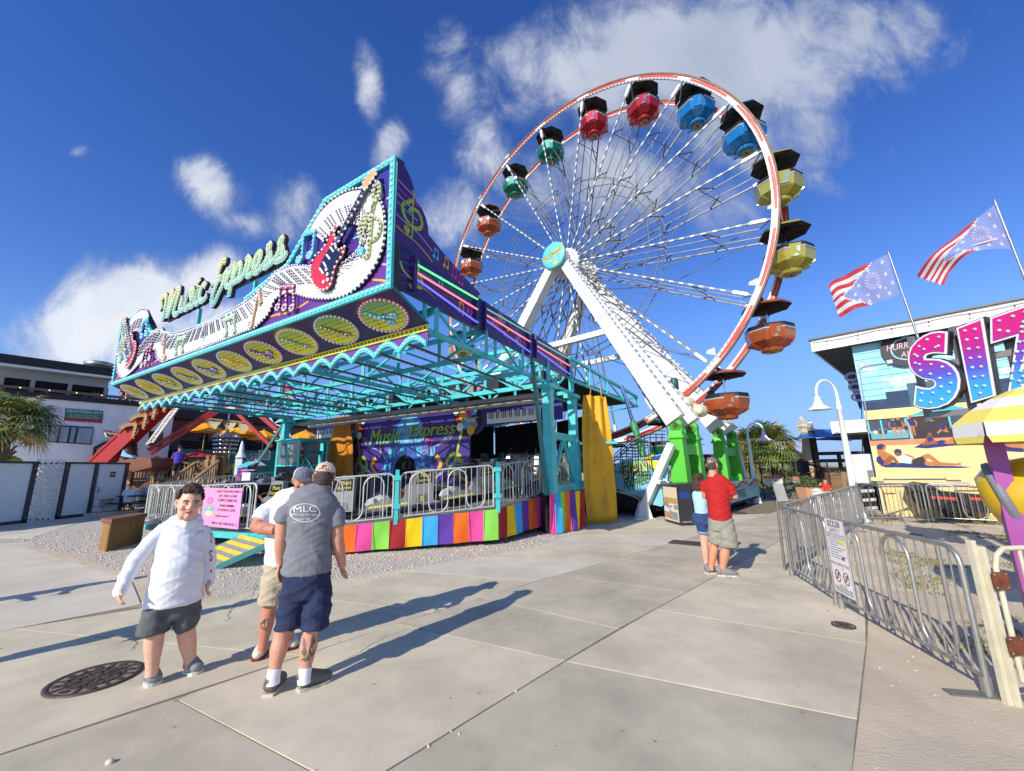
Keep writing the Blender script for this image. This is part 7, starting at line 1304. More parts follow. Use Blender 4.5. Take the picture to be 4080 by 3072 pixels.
# upper storey set back
OB = -2.6; q = MB(); z1u = zt + .25; zE = lw(500, 190, OB)[1]; aR2 = lw(895, 300, OB)[0]; zo0 = zt + .25; zo1 = lw(500, 262, OB)[1];
posts_ = [(-440, -400), (-230, -190), (-20, 20), (245, 285), (562, 598), (868, 906)]
for x0, x1 in posts_: a, b = lw(x0, 300, OB)[0], lw(x1, 300, OB)[0]; q.hexa(LF(a, zo0, OB - .3), LD * (b - a), Z * (zo1 - zo0), LN * .3, trimg)
q.hexa(LF(aL, zo1, OB - .3), LD * (aR2 - aL), Z * (zE - zo1), LN * .3, trimg); q.hexa(LF(aR2 - .3, zo0, OB - 6), LD * .3, Z * (zE - zo0), LN * 5.7, trimg); up_ = q.build('upper_wall', rest)
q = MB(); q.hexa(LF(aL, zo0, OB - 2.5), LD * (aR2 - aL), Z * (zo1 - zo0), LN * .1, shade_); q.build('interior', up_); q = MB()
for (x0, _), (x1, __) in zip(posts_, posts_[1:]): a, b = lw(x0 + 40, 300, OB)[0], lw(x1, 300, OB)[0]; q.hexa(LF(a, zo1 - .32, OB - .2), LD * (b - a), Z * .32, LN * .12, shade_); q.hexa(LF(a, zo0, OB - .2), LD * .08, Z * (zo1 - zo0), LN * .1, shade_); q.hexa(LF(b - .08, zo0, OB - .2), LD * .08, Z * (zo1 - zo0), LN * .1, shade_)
q.build('opening_frame', up_); q = MB(); aR3 = lw(948, 230, OB + .7)[0]; q.hexa(LF(aL, zE - .02, OB - 6), LD * (aR3 - aL), Z * .14, LN * 6.7, wh); q.hexa(LF(aL, zE + .12, OB - 6.1), LD * (aR3 - aL + .05), Z * .46, LN * 6.85, blkr); q.lathe([(.35, 0), (.35, .25), (.7, .32), (.7, .55), (.5, .62), (0, .62)], LF(lw(845, 200, OB)[0], zE + .6, OB - 1.2), galv, 18); q.build('roof', rest)
rr_ = thing('terrace_rail', 'brown terrace rail strung with small lights on the white restaurant', 'railing', LF(0, zt, -.1)); q = MB(); rw = mat('rail_brown', (132, 100, 78), .7, var=.2); zr = lw(560, 350, -.15)[1]; q.hexa(LF(aL, zr, -.25), LD * (aR - aL), Z * .14, LN * .12, rw); q.build('top_rail', rr_); q = MB(); k = 0
a = aL
while a < aR: q.hexa(LF(a, zt + .26, -.22), LD * .03, Z * (zr - zt - .26), LN * .03, blkr) if k % 8 else q.hexa(LF(a, zt + .26, -.25), LD * .12, Z * (zr - zt - .26), LN * .1, rw); a += .17; k += 1
q.build('baluster', rr_); q = MB(); lit = mat('lit_bulb', (255, 244, 220), .3, var=0, emit=1.5); a = aL
while a < aR: q.ball(LF(a, zr + .07, -.10), .026, lit, 6, 4); a += .95
q.build('lamps', rr_)
# furniture and diners glimpsed on the terrace
# window, banners
def wrect(mb, pts, m, c0, th): LF.poly(mb, [lw(*p) for p in pts], m, c0, th)
q = MB(); wrect(q, ((412, 608), (778, 630), (755, 775), (400, 752)), blkr, .0, .05); wd_ = q.build('window', rest); q = MB(); wrect(q, ((420, 620), (770, 640), (748, 766), (405, 745)), curt, .03, .03); q.build('curtain', wd_); q = MB()
for x in (485, 572, 628): a, z = lw(x, 690); q.hexa(LF(a - .03, lw(560, 760)[1], .05), LD * .06, Z * (lw(560, 632)[1] - lw(560, 760)[1]), LN * .05, blkr)
q.build('mullion', wd_); q = MB(); wrect(q, ((1238, 660), (1352, 672), (1340, 800), (1228, 780)), blkr, 0, .05); w2 = q.build('window', rest); q = MB(); wrect(q, ((1248, 672), (1342, 682), (1332, 788), (1238, 770)), glassd, .04, .02); q.build('pane', w2)
q = MB(); wrect(q, ((60, 790), (235, 790), (220, 960), (40, 960)), wh, 0, .04); d_ = q.build('door', rest)
q = MB(); wrect(q, ((775, 795), (900, 735), (915, 740), (790, 810), (770, 960), (752, 960)), blkr, .0, .3); q.build('stair_edge', rest)
bnw = thing('banner', 'green white and red restaurant banner high on the white stucco wall', 'banner', LF(*lw(600, 520))); q = MB(); wrect(q, ((368, 457), (540, 472), (528, 578), (355, 560)), mat('banner_white', (222, 214, 220), .6, var=.04), .02, .02); wrect(q, ((541, 472), (856, 495), (850, 558), (535, 545)), mat('banner_green', (30, 120, 92), .5, var=.06), .02, .02); wrect(q, ((535, 546), (850, 559), (845, 596), (528, 575)), mat('banner_red', (146, 48, 60), .5, var=.06), .02, .02); q.build('sheet', bnw); q = MB(); a0, z0 = lw(545, 510); a1, z1 = lw(850, 530); zz_ = (lw(700, 485)[1] - lw(700, 556)[1]); mid = (a0 + a1) / 2; zc_ = lw(697, 518)[1]
text(q, LF, 'EXCEPTIONAL EATS', mid, zc_ + zz_ * .22, (a1 - a0) * .94, zz_ * .30, fwh, .045, 0, .01); text(q, LF, '& COLD COCKTAILS', mid, zc_ - zz_ * .2, (a1 - a0) * .74, zz_ * .24, fwh, .045); zc2 = lw(690, 568)[1]; text(q, LF, 'Lunch & Dinner Served Daily!', mid, zc2 + .10, (a1 - a0) * .86, .16, fwh, .045); text(q, LF, 'Brunch Served Saturday & Sunday!', mid, zc2 - .14, (a1 - a0) * .86, .15, fwh, .045)
b0_, b1_ = lw(365, 510)[0], lw(530, 520)[0]; zb3 = lw(450, 492)[1]; gy = mat('banner_grey', (170, 150, 168), .6); text(q, LF, 'TROPICAL', (b0_ + b1_) / 2, zb3, (b1_ - b0_) * .84, .3, gy, .045); [text(q, LF, t, (b0_ + b1_) / 2, zb3 - .38 - .32 * k, (b1_ - b0_) * .55, .17, gy, .045) for k, t in enumerate(('- FRESH -', '- SEAFOOD -', '- LOUNGE -'))]; q.build('lettering', bnw)
# dark roofed bar to the right
bar2 = thing('bar_building', 'low bar building with black roof, red metal cladding and teal terrace wall', 'building', LF(8, 0, -2)); OB2 = -2.0; a0 = aR - .2; a1 = lw8(1900, 500, OB2)[0]; zr1 = lw8(1000, 400, OB2)[1]; q = MB(); q.hexa(LF(a0, 0, OB2 - .3), LD * (a1 - a0 + 8), Z * (zr1 - .1), LN * .3, mat('cladding_brown', (116, 96, 88), .7, var=.15, scale=2, stretch=(5, 5, .3))); w_ = q.build('wall', bar2)
q = MB(); rdc = mat('cladding_red', (120, 32, 40), .5, var=.15, stretch=(6, 6, .3)); ar0, ar1 = lw8(250, 450, OB2)[0], lw8(600, 450, OB2)[0]; zc1 = lw8(400, 400, OB2)[1]; zc0 = lw8(500, 600, OB2)[1]; LF.poly(q, [(ar0, zc0), (ar1 + .4, zc0), (ar1 - .5, zc1), (ar0, zc1)], rdc, OB2 + .01, .08); q.build('cladding', bar2)
q = MB(); q.hexa(LF(a0 - .6, zr1 - .15, OB2 - 5), LD * (a1 - a0 + 9), Z * .62, LN * 5.7, blkr); q.build('roof', bar2); q = MB(); q.box(LF(lw8(1010, 330, OB2)[0], zr1 + .85, OB2 - 1.0), (1.9, 1.2, .7), galv, R(55)); q.build('vent_box', bar2)
q = MB()
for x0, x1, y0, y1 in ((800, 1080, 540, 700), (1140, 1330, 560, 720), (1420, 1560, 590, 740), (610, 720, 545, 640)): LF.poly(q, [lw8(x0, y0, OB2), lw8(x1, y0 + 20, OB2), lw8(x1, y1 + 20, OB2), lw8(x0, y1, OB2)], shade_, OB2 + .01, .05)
q.build('opening', bar2); OT = .4; q = MB(); tealw2 = mat('terrace_teal', (44, 128, 118), .8, var=.12, bump=.6, bscale=7); t0, t1 = lw8(355, 800, OT)[0], lw8(1900, 900, OT)[0]; ztw = lw8(900, 765, OT)[1]; q.hexa(LF(t0, 0, OT - .25), LD * (t1 - t0), Z * ztw, LN * .25, tealw2); q.hexa(LF(t0, ztw - .15, OT - 3), LD * (t1 - t0), Z * .1, LN * 2.8, blkr); q.build('terrace_wall', bar2); q = MB()
for x in range(380, 1900, 18): a, z = lw8(x, 760, OT); q.hexa(LF(a, ztw, OT - .1), LD * .03, Z * 1.02, LN * .03, blkr) if (x // 18) % 6 == 0 else None
for z in (.12, .34, .56, .78, 1.0): q.hexa(LF(t0, ztw + z, OT - .1), LD * (t1 - t0), Z * (.04 if z < 1 else .09), LN * .04, blkr)
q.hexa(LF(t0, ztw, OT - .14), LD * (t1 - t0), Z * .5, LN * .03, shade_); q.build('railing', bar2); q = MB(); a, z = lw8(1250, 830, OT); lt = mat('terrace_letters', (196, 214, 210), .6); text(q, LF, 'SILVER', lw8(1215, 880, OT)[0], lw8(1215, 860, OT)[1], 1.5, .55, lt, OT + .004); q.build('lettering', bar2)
brd = thing('framed_board', 'white framed menu board with faded lettering by the ride queue', 'board', LF(*lw8(1430, 830, 1.2), 1.2)); q = MB(); c = [lw8(x, y, 1.2) for x, y in ((1360, 770), (1505, 775), (1495, 895), (1352, 885))]; LF.poly(q, c, wh, 1.2, .05); q.build('frame', brd); q = MB(); cc = [lw8(x, y, 1.2) for x, y in ((1374, 784), (1492, 789), (1482, 882), (1366, 873))]; LF.poly(q, cc, mat('board_grey', (110, 130, 132), .6, var=.2), 1.25, .01); m_ = lw8(1430, 835, 1.2); text(q, LF, 'DOGS', m_[0], m_[1], .8, .35, lt, 1.265); q.build('face', brd)
# parasols
def parasol(c, r, h, cols, label, cat_, tilt=0, pole_h=None, flap=.16):
    o = thing('parasol', label, 'parasol', c - Z * 0, 0, cat_); q = MB(); n_ = 8; top = c + Z * h
    for k in range(n_):
        a, b = 2 * math.pi * k / n_, 2 * math.pi * (k + 1) / n_; P = lambda t, rr, z: c + V((math.cos(t) * rr, math.sin(t) * rr, z)); m = cols[k % len(cols)]; q.add([P(a, r, 0), P(b, r, 0), P(b, r * .5, h * .55), P(a, r * .5, h * .55)], [(0, 1, 2, 3)], m); q.add([P(a, r * .5, h * .55), P(b, r * .5, h * .55), top], [(0, 1, 2)], m)
        if flap: q.add([P(a, r, 0), P(b, r, 0), P(b, r * 1.01, -flap), P((a + b) / 2, r * .98, -flap * 1.25), P(a, r * 1.01, -flap)], [(0, 1, 2, 3, 4)], m)
    q.build('canopy', o); q = MB(); q.tube([c - Z * (pole_h or 1.9), top + Z * .08], .025, mat('parasol_pole', (190, 160, 110), .5), 6); q.build('pole', o); return o
py_ = mat('parasol_yellow', (250, 176, 20), .6, var=.05); prd = mat('parasol_red', (176, 52, 56), .6, var=.06); pwt = mat('parasol_white', (232, 222, 200), .6)
for x, y, Yd, r, lab in ((690, 500, 23.0, .80, 'leftmost yellow parasol, behind the red swing beam'), (1020, 572, 25.4, .85, 'second yellow parasol, half behind the hanging sail cloth'), (1160, 545, 24.6, .85, 'third yellow parasol, highest beside the sail cloth'), (1420, 600, 25.4, .85, 'fourth yellow parasol, alone right of the sail cloth'), (1945, 600, 26.5, .85, 'fifth yellow parasol, seen above the operator booth')): parasol(at(600 + .3165 * x, 1550 + .3165 * y, Yd), r, .42, [py_], lab, 'yellow parasols on the bar terrace')
parasol(at(600 + .3165 * 605, 1550 + .3165 * 862, 22.5), 1.25, .42, [prd], 'dark red parasol low in front of the teal wall', None, flap=0); parasol(at(600 + .3165 * 1290, 1550 + .3165 * 965, 21.5), .68, .42, [prd, pwt], 'small red and white striped parasol by the queue', None, flap=0)
# mast with drapery and hanging buckets
mast = thing('ship_mast', 'timber mast with draped sail cloth and a ring of silver buckets', 'mast', at(900, 1850, 22.8)); z8 = lambda x, y, Yd=22.8: at(600 + .3165 * x, 1550 + .3165 * y, Yd); q = MB(); pm = z8(910, 960); pt_ = z8(985, 400); pm.z = 1.0; pt_ = V((pm.x, pm.y, hgt(pm, 1550 + .3165 * 405))); q.tube([pm, pt_], [.15, .10], mat('mast_wood', (150, 116, 72), .8, var=.2), 10); q.tube([pt_, pt_ + Z * 2.3], .035, lampw, 8); q.bar(z8(725, 375), z8(1278, 430), .07, .09, MATS['mast_wood']); q.build('pole', mast); q = MB(); sc = mat('sail_cloth', (176, 166, 140), .9, var=.18, scale=3)
for (xa, ya, xb, yb, dip) in ((728, 392, 918, 400, 95), (918, 400, 1105, 415, 90), (1105, 418, 1278, 438, 95)):
    g = []
    for j in range(7):
        for i in range(13): u, v = i / 12, j / 6; g.append(z8(xa + (xb - xa) * u, ya + (yb - ya) * u + (12 + dip * v) * math.sin(u * math.pi) ** .8 + 4, 22.8) + V((0, -.12 * v - .05 * math.sin(j * 2.1), 0)))
    q.add(g, [(b * 13 + a, b * 13 + a + 1, (b + 1) * 13 + a + 1, (b + 1) * 13 + a) for b in range(6) for a in range(12)], sc, True)
q.build('drape', mast); q = MB(); cb = z8(960, 600); cb.x, cb.y = pm.x, pm.y; pw_ = mat('pewter', (190, 192, 196), .25, .8, var=.2)
for ring_, (rr, n_, nz) in enumerate(((.60, 14, 5), (.38, 10, 5))):
    for k in range(n_):
        t = 2 * math.pi * k / n_; [q.lathe([(.06, 0), (.10, .10), (.09, .10), (.0, .02)], cb + V((math.cos(t) * rr * (1 - .06 * j), math.sin(t) * rr * (1 - .06 * j), -.05 - .22 * j)), pw_, 7) for j in range(nz)]
q.lathe([(.62, .08), (.62, .14), (.58, .14), (.58, .08)], cb, pw_, 20); q.build('bucket_ring', mast)['kind'] = 'stuff'
sl_ = thing('small_lantern', 'small white bell lantern on a post in front of the teal wall', 'lantern', z8(1125, 960, 21)); q = MB(); p = z8(1130, 900, 21); q.lathe([(.07, 0), (.05, 1.2)], p - Z * 1.0, lampw, 8); q.lathe([(.25, .15), (.17, .3), (.12, .45), (.07, .85), (.02, 1.0), (0, 1.0)], p - Z * .0, lampw, 14); q.build('lantern', sl_); q = MB(); q.box(p + V((0, -.1, -.35)), (.34, .06, .9), mat('post_sign_grey', (200, 204, 206), .5)); q.build('plate', sl_)
# timber viewing deck with railings and stairs
dk_t = thing('timber_deck', 'raised timber deck with railing and stair beside the restaurant', 'deck', at(700, 1950, 21)); zdk_ = 1.35; Yk = 21.5; tim = mat('deck_timber', (142, 106, 70), .8, var=.22, scale=3); tlt = mat('deck_timber_pale', (166, 132, 96), .8, var=.18); dA, dB = at(516, 1930, Yk), at(842, 1930, Yk + .4); dA.z = dB.z = zdk_; q = MB(); q.hexa(dA - Z * .12, dB - dA, V((-1.2, 3.4, 0)), Z * .12, tim); q.hexa(dA - Z * .42 + V((0, -.05, 0)), dB - dA, V((0, .08, 0)), Z * .36, tim); q.hexa(dA - Z * .40, V((-1.2, 3.4, 0)), V((.08, .0, 0)), Z * .32, tim); q.build('platform', dk_t); q = MB()
def railrun(mb, A, B, h=1.0, n_=14, post=True):
    mb.bar(A + Z * h, B + Z * h, .14, .05, tlt); mb.bar(A + Z * (h - .08), B + Z * (h - .08), .05, .09, tlt); mb.bar(A + Z * .1, B + Z * .1, .05, .09, tlt)
    for k in range(n_ + 1): p = A.lerp(B, k / n_); mb.bar(p + Z * .1, p + Z * (h - .05), .04, .04, tlt)
mid_ = dA.lerp(dB, .28); railrun(q, dA, mid_, n_=8); railrun(q, mid_, dB, n_=18); railrun(q, dA, dA + V((-1.2, 3.4, 0)), n_=14); q.build('railing', dk_t)['label'] = 'pale timber railing'; q = MB()
for p in (dA, mid_, dB, dA.lerp(dB, .92)): q.box(p + Z * .55, (.18, .18, 1.35), tlt); q.lathe([(.13, 1.24), (.0, 1.30)], p, tlt, 4, Z, False, V((1, 1, 0))); q.box(V((p.x, p.y + .15, (zdk_ - .1) / 2)), (.2, .2, zdk_ - .1), tim)
q.build('post', dk_t); q = MB(); sB = dB + V((1.2, -3.2, -1.0)); 
for k in range(6): p = dB + V((-.3, -.05, 0)); f = (k + 1) / 6; q.box(p.lerp(sB + V((-.3, 0, 0)), f), (1.2, .3, .06), tim)
q.build('stair', dk_t); q = MB(); railrun(q, dB + V((-.9, 0, 0)), sB + V((-.9, 0, 0)), n_=10); railrun(q, dB + V((.2, 0, 0)), sB + V((.2, 0, 0)), n_=10); q.build('stair_railing', dk_t)
for i, (x, lab) in enumerate(((150, 'left spoked ship wheel ornament on the deck railing'), (590, 'right spoked ship wheel ornament on the deck railing'))):
    o = thing('helm_ornament', lab, 'wheel ornament', z8(x, 995, Yk - .1), 0, 'ship wheel ornaments on the deck'); q = MB(); c = at(600 + .3165 * x, 1550 + .3165 * 995, Yk - .12); ax_ = V((.1, -1, 0)); q.lathe([(.34, -.03), (.34, .03), (.27, .03), (.27, -.03), (.34, -.03)], c, tim, 20, ax_); q.build('ring', o); q = MB(); [q.bar(c, c + V((math.cos(t) * .42, 0, math.sin(t) * .42)), .04, .04, tim) for t in np.arange(0, 6.28, math.pi / 4)]; q.lathe([(.09, -.05), (.09, .05), (0, .06)], c, tim, 12, ax_); q.build('spokes', o)
# pirate ship swing ride
pir = thing('pirate_ship_ride', 'red steel swing ride with arrow lamps, white lattice boom and dragon prow', 'fairground ride', at(600, 1850, 22)); redb = mat('beam_red', (176, 28, 32), .4, var=.12); brz = mat('bronze_brown', (92, 58, 40), .35, .3, var=.25); zL = lambda x, y, Yd=21.0: at(x * .4801, 1400 + y * .4801, Yd); q = MB(); b0_, b1_ = zL(820, 960, 20.5), zL(1400, 410, 20.5); dv = (b1_ - b0_); q.bar(b0_, b1_, .62, .5, redb, V((0, -1, 0))); q.bar(b0_ + V((-.55, 0, .25)), b1_ + V((-.55, 0, .25)), .1, .14, redb, V((0, -1, 0)))
for f in np.linspace(.1, .95, 7): p = b0_ + dv * f; q.bar(p, p + V((-.6, 0, .25)), .06, .06, redb)
q.build('main_beam', pir); arm = mat('arrow_frame', (150, 126, 80), .4, .4)
for (x, y) in ((1090, 640), (1175, 565), (1255, 485), (1345, 425)):
    q = MB(); af = Fr(zL(x, y, 20.15), (1, 0, 0), Z, (0, -1, 0)); ch = [(a * .8, b * .8) for a, b in ((-.62, .05), (-.30, .30), (.42, .34), (.42, .0), (.34, -.55), (.2, -.6), (.24, .05), (.20, .16), (-.2, .12), (-.52, -.12))]; af.poly(q, ch, arm, 0, .1); a_ = q.build('arrow_lamp', pir); q = MB()
    for p in resample([V((-.5, .08, 0)), V((-.25, .22, 0)), V((.33, .25, 0)), V((.30, -.5, 0))], .16): q.bulb(af(p.x, p.y, .1), af.w, .032, mat('amber_bulb', (240, 214, 140), .3))
    q.build('bulbs', a_)
q = MB(); A8 = z8(935, 250, 22.5); 
for (x, y) in ((-30, 770), (0, 820)): q.bar(z8(x, y, 21.0), A8 + (V((0, 0, .12)) if y > 800 else V((0, 0, .35))), .16, .16, redb)
q.bar(z8(1040, 250, 22.5), z8(1525, 725, 22.5), .17, .17, redb); q.bar(z8(1330, 290, 23.5), z8(1690, 600, 23.5), .2, .2, redb); q.bar(z8(880, 215, 22.5), z8(1080, 240, 22.5), .25, .16, galv); q.bar(z8(1830, 640, 21), z8(1960, 860, 21), .3, .3, redb); q.build('frame', pir)
q = MB(); wA_, wB_ = z8(-10, 690, 21.8), z8(385, 150, 21.8); sdw = V((.32, 0, .12))
for s_ in (-1, 1): q.bar(wA_ + sdw * s_ * .5, wB_ + sdw * s_ * .5, .07, .09, wst, V((0, -1, 0)))
for k in range(14): f = k / 14; g_ = (k + 1) / 14; q.bar(wA_.lerp(wB_, f) + sdw * .5 * (1 if k % 2 else -1), wA_.lerp(wB_, g_) - sdw * .5 * (1 if k % 2 else -1), .04, .05, wst, V((0, -1, 0)))
q.build('boom', pir); q = MB(); wA_, wB_ = z8(1560, 330, 24), z8(1640, 640, 24)
for s_ in (-1, 1): q.bar(wA_ + V((.35 * s_, 0, 0)), wB_ + V((.25 * s_ + .4, 0, 0)), .1, .1, wst)
for k in range(6): f = k / 6; q.bar(wA_.lerp(wB_, f) + V((.3 * (1 if k % 2 else -1), 0, 0)), wA_.lerp(wB_, f + 1 / 6) - V((.3 * (1 if k % 2 else -1) - .2, 0, 0)), .06, .06, wst)
q.build('tower', pir); q = MB(); Yh = 20.6; q.tube([zL(x, y, Yh) for x, y in ((1085, 885), (1075, 830), (1060, 770), (1030, 715), (985, 690), (930, 690), (890, 672), (868, 662))], [.30, .29, .26, .21, .16, .14, .12, .06], brz, 10); q.tube([zL(x, y, Yh) for x, y in ((985, 700), (940, 735), (905, 745), (888, 740))], [.10, .08, .06, .03], brz, 8)
for (x, y, dx, dy) in ((1085, 760, 40, -15), (1098, 790, 38, -8), (1102, 820, 36, 2), (1100, 850, 34, 8), (1060, 725, 30, -28), (1025, 695, 8, -36)): p = zL(x, y, Yh); q.prism([p, p + V((.1, 0, .22)), zL(x + dx, y + dy, Yh)], V((0, .08, 0)), brz)
q.build('dragon_prow', pir); q = MB(); q.tube([zL(876, 675, Yh - .12), zL(882, 700, Yh - .12), zL(893, 715, Yh - .12)], [.05, .045, .0], wst, 6); q.build('fang', pir); q = MB(); hul = mat('hull_wood', (132, 78, 54), .5, var=.25, stretch=(1, 1, 8)); hp = [zL(x, y, 20.4) for x, y in ((988, 885), (1110, 878), (1250, 885), (1260, 960), (1100, 1000), (1010, 950))]; q.prism(hp, V((.3, 2.0, 0)), hul); q.build('hull', pir); q = MB(); q.prism([zL(x, y, 20.3) for x, y in ((1000, 868), (1020, 815), (1050, 850), (1085, 862), (1110, 885))], V((0, .3, 0)), mat('hull_blue', (130, 190, 216), .5)); q.build('wave', pir)
q = MB(); q.tube([z8(1000, 40, 30), z8(1150, 130, 30), z8(1420, 150, 30), z8(1700, 160, 30), z8(1950, 190, 30)], .2, redb, 8)
for k in range(16): f = k / 15; p = z8(1010, 50, 30).lerp(z8(1950, 190, 30), f); q.box(p + V((0, 0, -.1)), (.55, .4, .75), mat('pod_brown', (84, 66, 52), .6, var=.3)); 
pd = q.build('swing_arm', pir); q = MB(); q.bar(z8(1700, -40, 29.5), z8(1790, 160, 29.5), .5, .4, redb, V((0, -1, 0))); q.build('swing_tower', pir)
# wash-room units and lattice
WX = -18.2; px_ = lambda x, y, o=0: onp(x * .4801, 1400 + y * .4801, V((WX + o, 0, 0)), V((1, 0, 0))); dkf = mat('unit_frame', (52, 54, 60), .5, var=.08); pnl = mat('unit_panel', (224, 228, 228), .5, var=.04, bump=.08, bscale=120)
def unit(y0, y1, label, door):
    o = thing('washroom_unit', label, 'washroom', (WX, y0, 0), 0, 'grey washroom units'); H = 2.2; q = MB(); q.hexa((WX - 2.2, y0, .05), (2.2, 0, 0), (0, y1 - y0, 0), (0, 0, H - .07), pnl); q.build('wall', o); q = MB()
    for y in (y0, y1 - .16): q.hexa((WX - .02, y, 0), (.06, 0, 0), (0, .16, 0), (0, 0, H), dkf)
    q.hexa((WX - 2.2, y0 - .02, H - .03), (2.26, 0, 0), (0, y1 - y0 + .04, 0), (0, 0, .08), dkf); q.hexa((WX - .01, y0, 0), (.05, 0, 0), (0, y1 - y0, 0), (0, 0, .12), dkf)
    if door: q.hexa((WX - .01, 17.85, 0), (.05, 0, 0), (0, .16, 0), (0, 0, H), dkf)
    for y in (y0 + .08, y1 - .08):
        for z in (.1, .2, H - .12, H - .22): q.ball((WX + .045, y, z), .018, galv, 6, 4)
    q.build('frame', o)
    if door:
        q = MB(); q.hexa((WX, 18.06, .14), (.05, 0, 0), (0, 1.12, 0), (0, 0, 1.9), pnl); d = q.build('door', o); q = MB(); q.hexa((WX + .05, 18.10, .9), (.02, 0, 0), (0, .07, 0), (0, 0, .3), galv); q.tube([(WX + .07, 18.13, 1.02), (WX + .11, 18.13, 1.02), (WX + .11, 18.30, 1.02)], .014, galv, 6); q.build('handle', d); q = MB(); q.hexa((WX + .05, 18.55, 1.6), (.012, 0, 0), (0, .24, 0), (0, 0, .24), mat('plate_blue', (38, 44, 60), .4)); [q.hexa((WX + .062, 18.60 + k * .08, 1.66), (.004, 0, 0), (0, .05, 0), (0, 0, .12), galv) for k in (0, 1)]; q.build('plate', d); q = MB(); q.hexa((WX + .05, 18.3, .28), (.02, 0, 0), (0, .6, 0), (0, 0, .38), galv); [q.hexa((WX + .07, 18.34, .31 + .055 * k), (.02, 0, 0), (0, .52, 0), (0, 0, .02), pnl) for k in range(6)]; q.build('louvre', d)
        q = MB(); [q.tube([(WX + .1, y, .0), (WX + .1, y, .75), (WX + .6, y, .6), (WX + .6, y, 0)], .018, galvd, 6) for y in (17.95,)]; q.tube([(WX + .1, 17.95, .4), (WX + .6, 17.95, .35)], .014, galvd, 6); q.build('handrail', o); q = MB(); q.hexa((WX + .05, 17.7, 0), (.9, 0, 0), (0, 1.5, 0), (0, 0, .12), conc); q.build('step', o)
unit(10.5, 15.7, 'grey washroom unit at the left edge with plain panel and dark frame', False); unit(16.68, 19.42, 'grey washroom unit with door, louvre and pictogram plate', True)
lat = thing('lattice_screen', 'white garden lattice between the two grey washroom units', 'lattice', (WX - .05, 15.7, 0)); q = MB(); lw_ = mat('lattice_white', (228, 230, 232), .5); y0, y1, H = 15.72, 16.66, 2.35
for k in range(-12, 6):
    for s_ in (1, -1):
        a = (y0 + k * .2, 0)
        t0 = max(0, (y0 - a[0]) / 2.35); t1 = min(1, (y1 - a[0]) / 2.35)
        if t1 <= t0: continue
        f = lambda t: V((WX - .05 + (.015 if s_ > 0 else 0), a[0] + 2.35 * t if s_ > 0 else y0 + y1 - (a[0] + 2.35 * t), 2.35 * t)); q.bar(f(t0), f(t1), .04, .01, lw_, (1, 0, 0))
q.build('strips', lat); q = MB(); [q.hexa((WX - .07, y, 0), (.05, 0, 0), (0, .05, 0), (0, 0, H), lw_) for y in (y0 - .02, y1 - .03)]; q.build('frame', lat)
yb2 = thing('yellow_float', 'rounded yellow roof of a small kiosk above the left washroom unit', 'float', (-21, 15, 0)); q = MB(); p = at(10, 1840, 15.6); q.ball(p, .45, mat('float_yellow', (236, 208, 40), .4), 18, 10, (1.3, 1, .55)); q.build('dome', yb2); q = MB(); q.tube([V((p.x, p.y, 0)), p], .3, pnl, 10); q.build('stem', yb2)
# palm at the far left edge
pb = at(-10, 1900, 15.4); pb.z = 0; pt = V((pb.x + .1, pb.y, hgt(pb, 1690))); palm(pb, pt, 1.45, 'large palm tree with drooping fronds at the left edge, before the white wall', 21, 60)
# picnic table area under the deck, boards
tb_ = thing('picnic_table', 'dark picnic table with benches under the timber deck', 'table', at(540, 2020, 19)); q = MB(); c = at(548, 2035, 19.2); c.z = 0; q.box(c + Z * .74, (1.5, .7, .05), dark); q.build('top', tb_); q = MB(); [q.box(c + V((0, s_ * .65, .44)), (1.5, .26, .05), dark) for s_ in (-1, 1)]; q.build('bench', tb_); q = MB()
for x in (-.55, .55): q.bar(c + V((x, -.5, 0)), c + V((x, .3, .72)), .05, .05, dark); q.bar(c + V((x, .5, 0)), c + V((x, -.3, .72)), .05, .05, dark)
q.build('leg', tb_); mbd = thing('menu_board', 'tall white menu board with small print under the timber deck', 'board', at(575, 1995, 19.8)); q = MB(); A = at(562, 1938, 19.8); B = at(590, 2020, 19.8); q.hexa(V((A.x, A.y, B.z)), V((B.x - A.x, 0, 0)), V((0, .04, 0)), Z * (A.z - B.z), whs); q.build('panel', mbd); q = MB(); fm = Fr(V((A.x, A.y - .003, B.z)), (1, 0, 0), Z, (0, -1, 0)); [fm.poly(q, [(.04, z), (B.x - A.x - .05 - .06 * (int(z * 50) % 3), z), (B.x - A.x - .05 - .06 * (int(z * 50) % 3), z + .025), (.04, z + .025)], ink, 0, .003) for z in np.arange(.05, A.z - B.z - .05, .08)]; q.build('print', mbd)
lf_ = thing('iron_fence', 'low black iron fence under the timber deck', 'fence', at(560, 2010, 20.6)); q = MB(); A, B = at(505, 2010, 20.4), at(640, 2010, 20.6); A.z = B.z = 0
for z in (.15, .9, 1.5): q.bar(A + Z * z, B + Z * z, .04, .04, fdk)
for k in range(14): p = A.lerp(B, k / 13); q.bar(p, p + Z * 1.55, .02, .02, fdk)
q.build('panel', lf_)
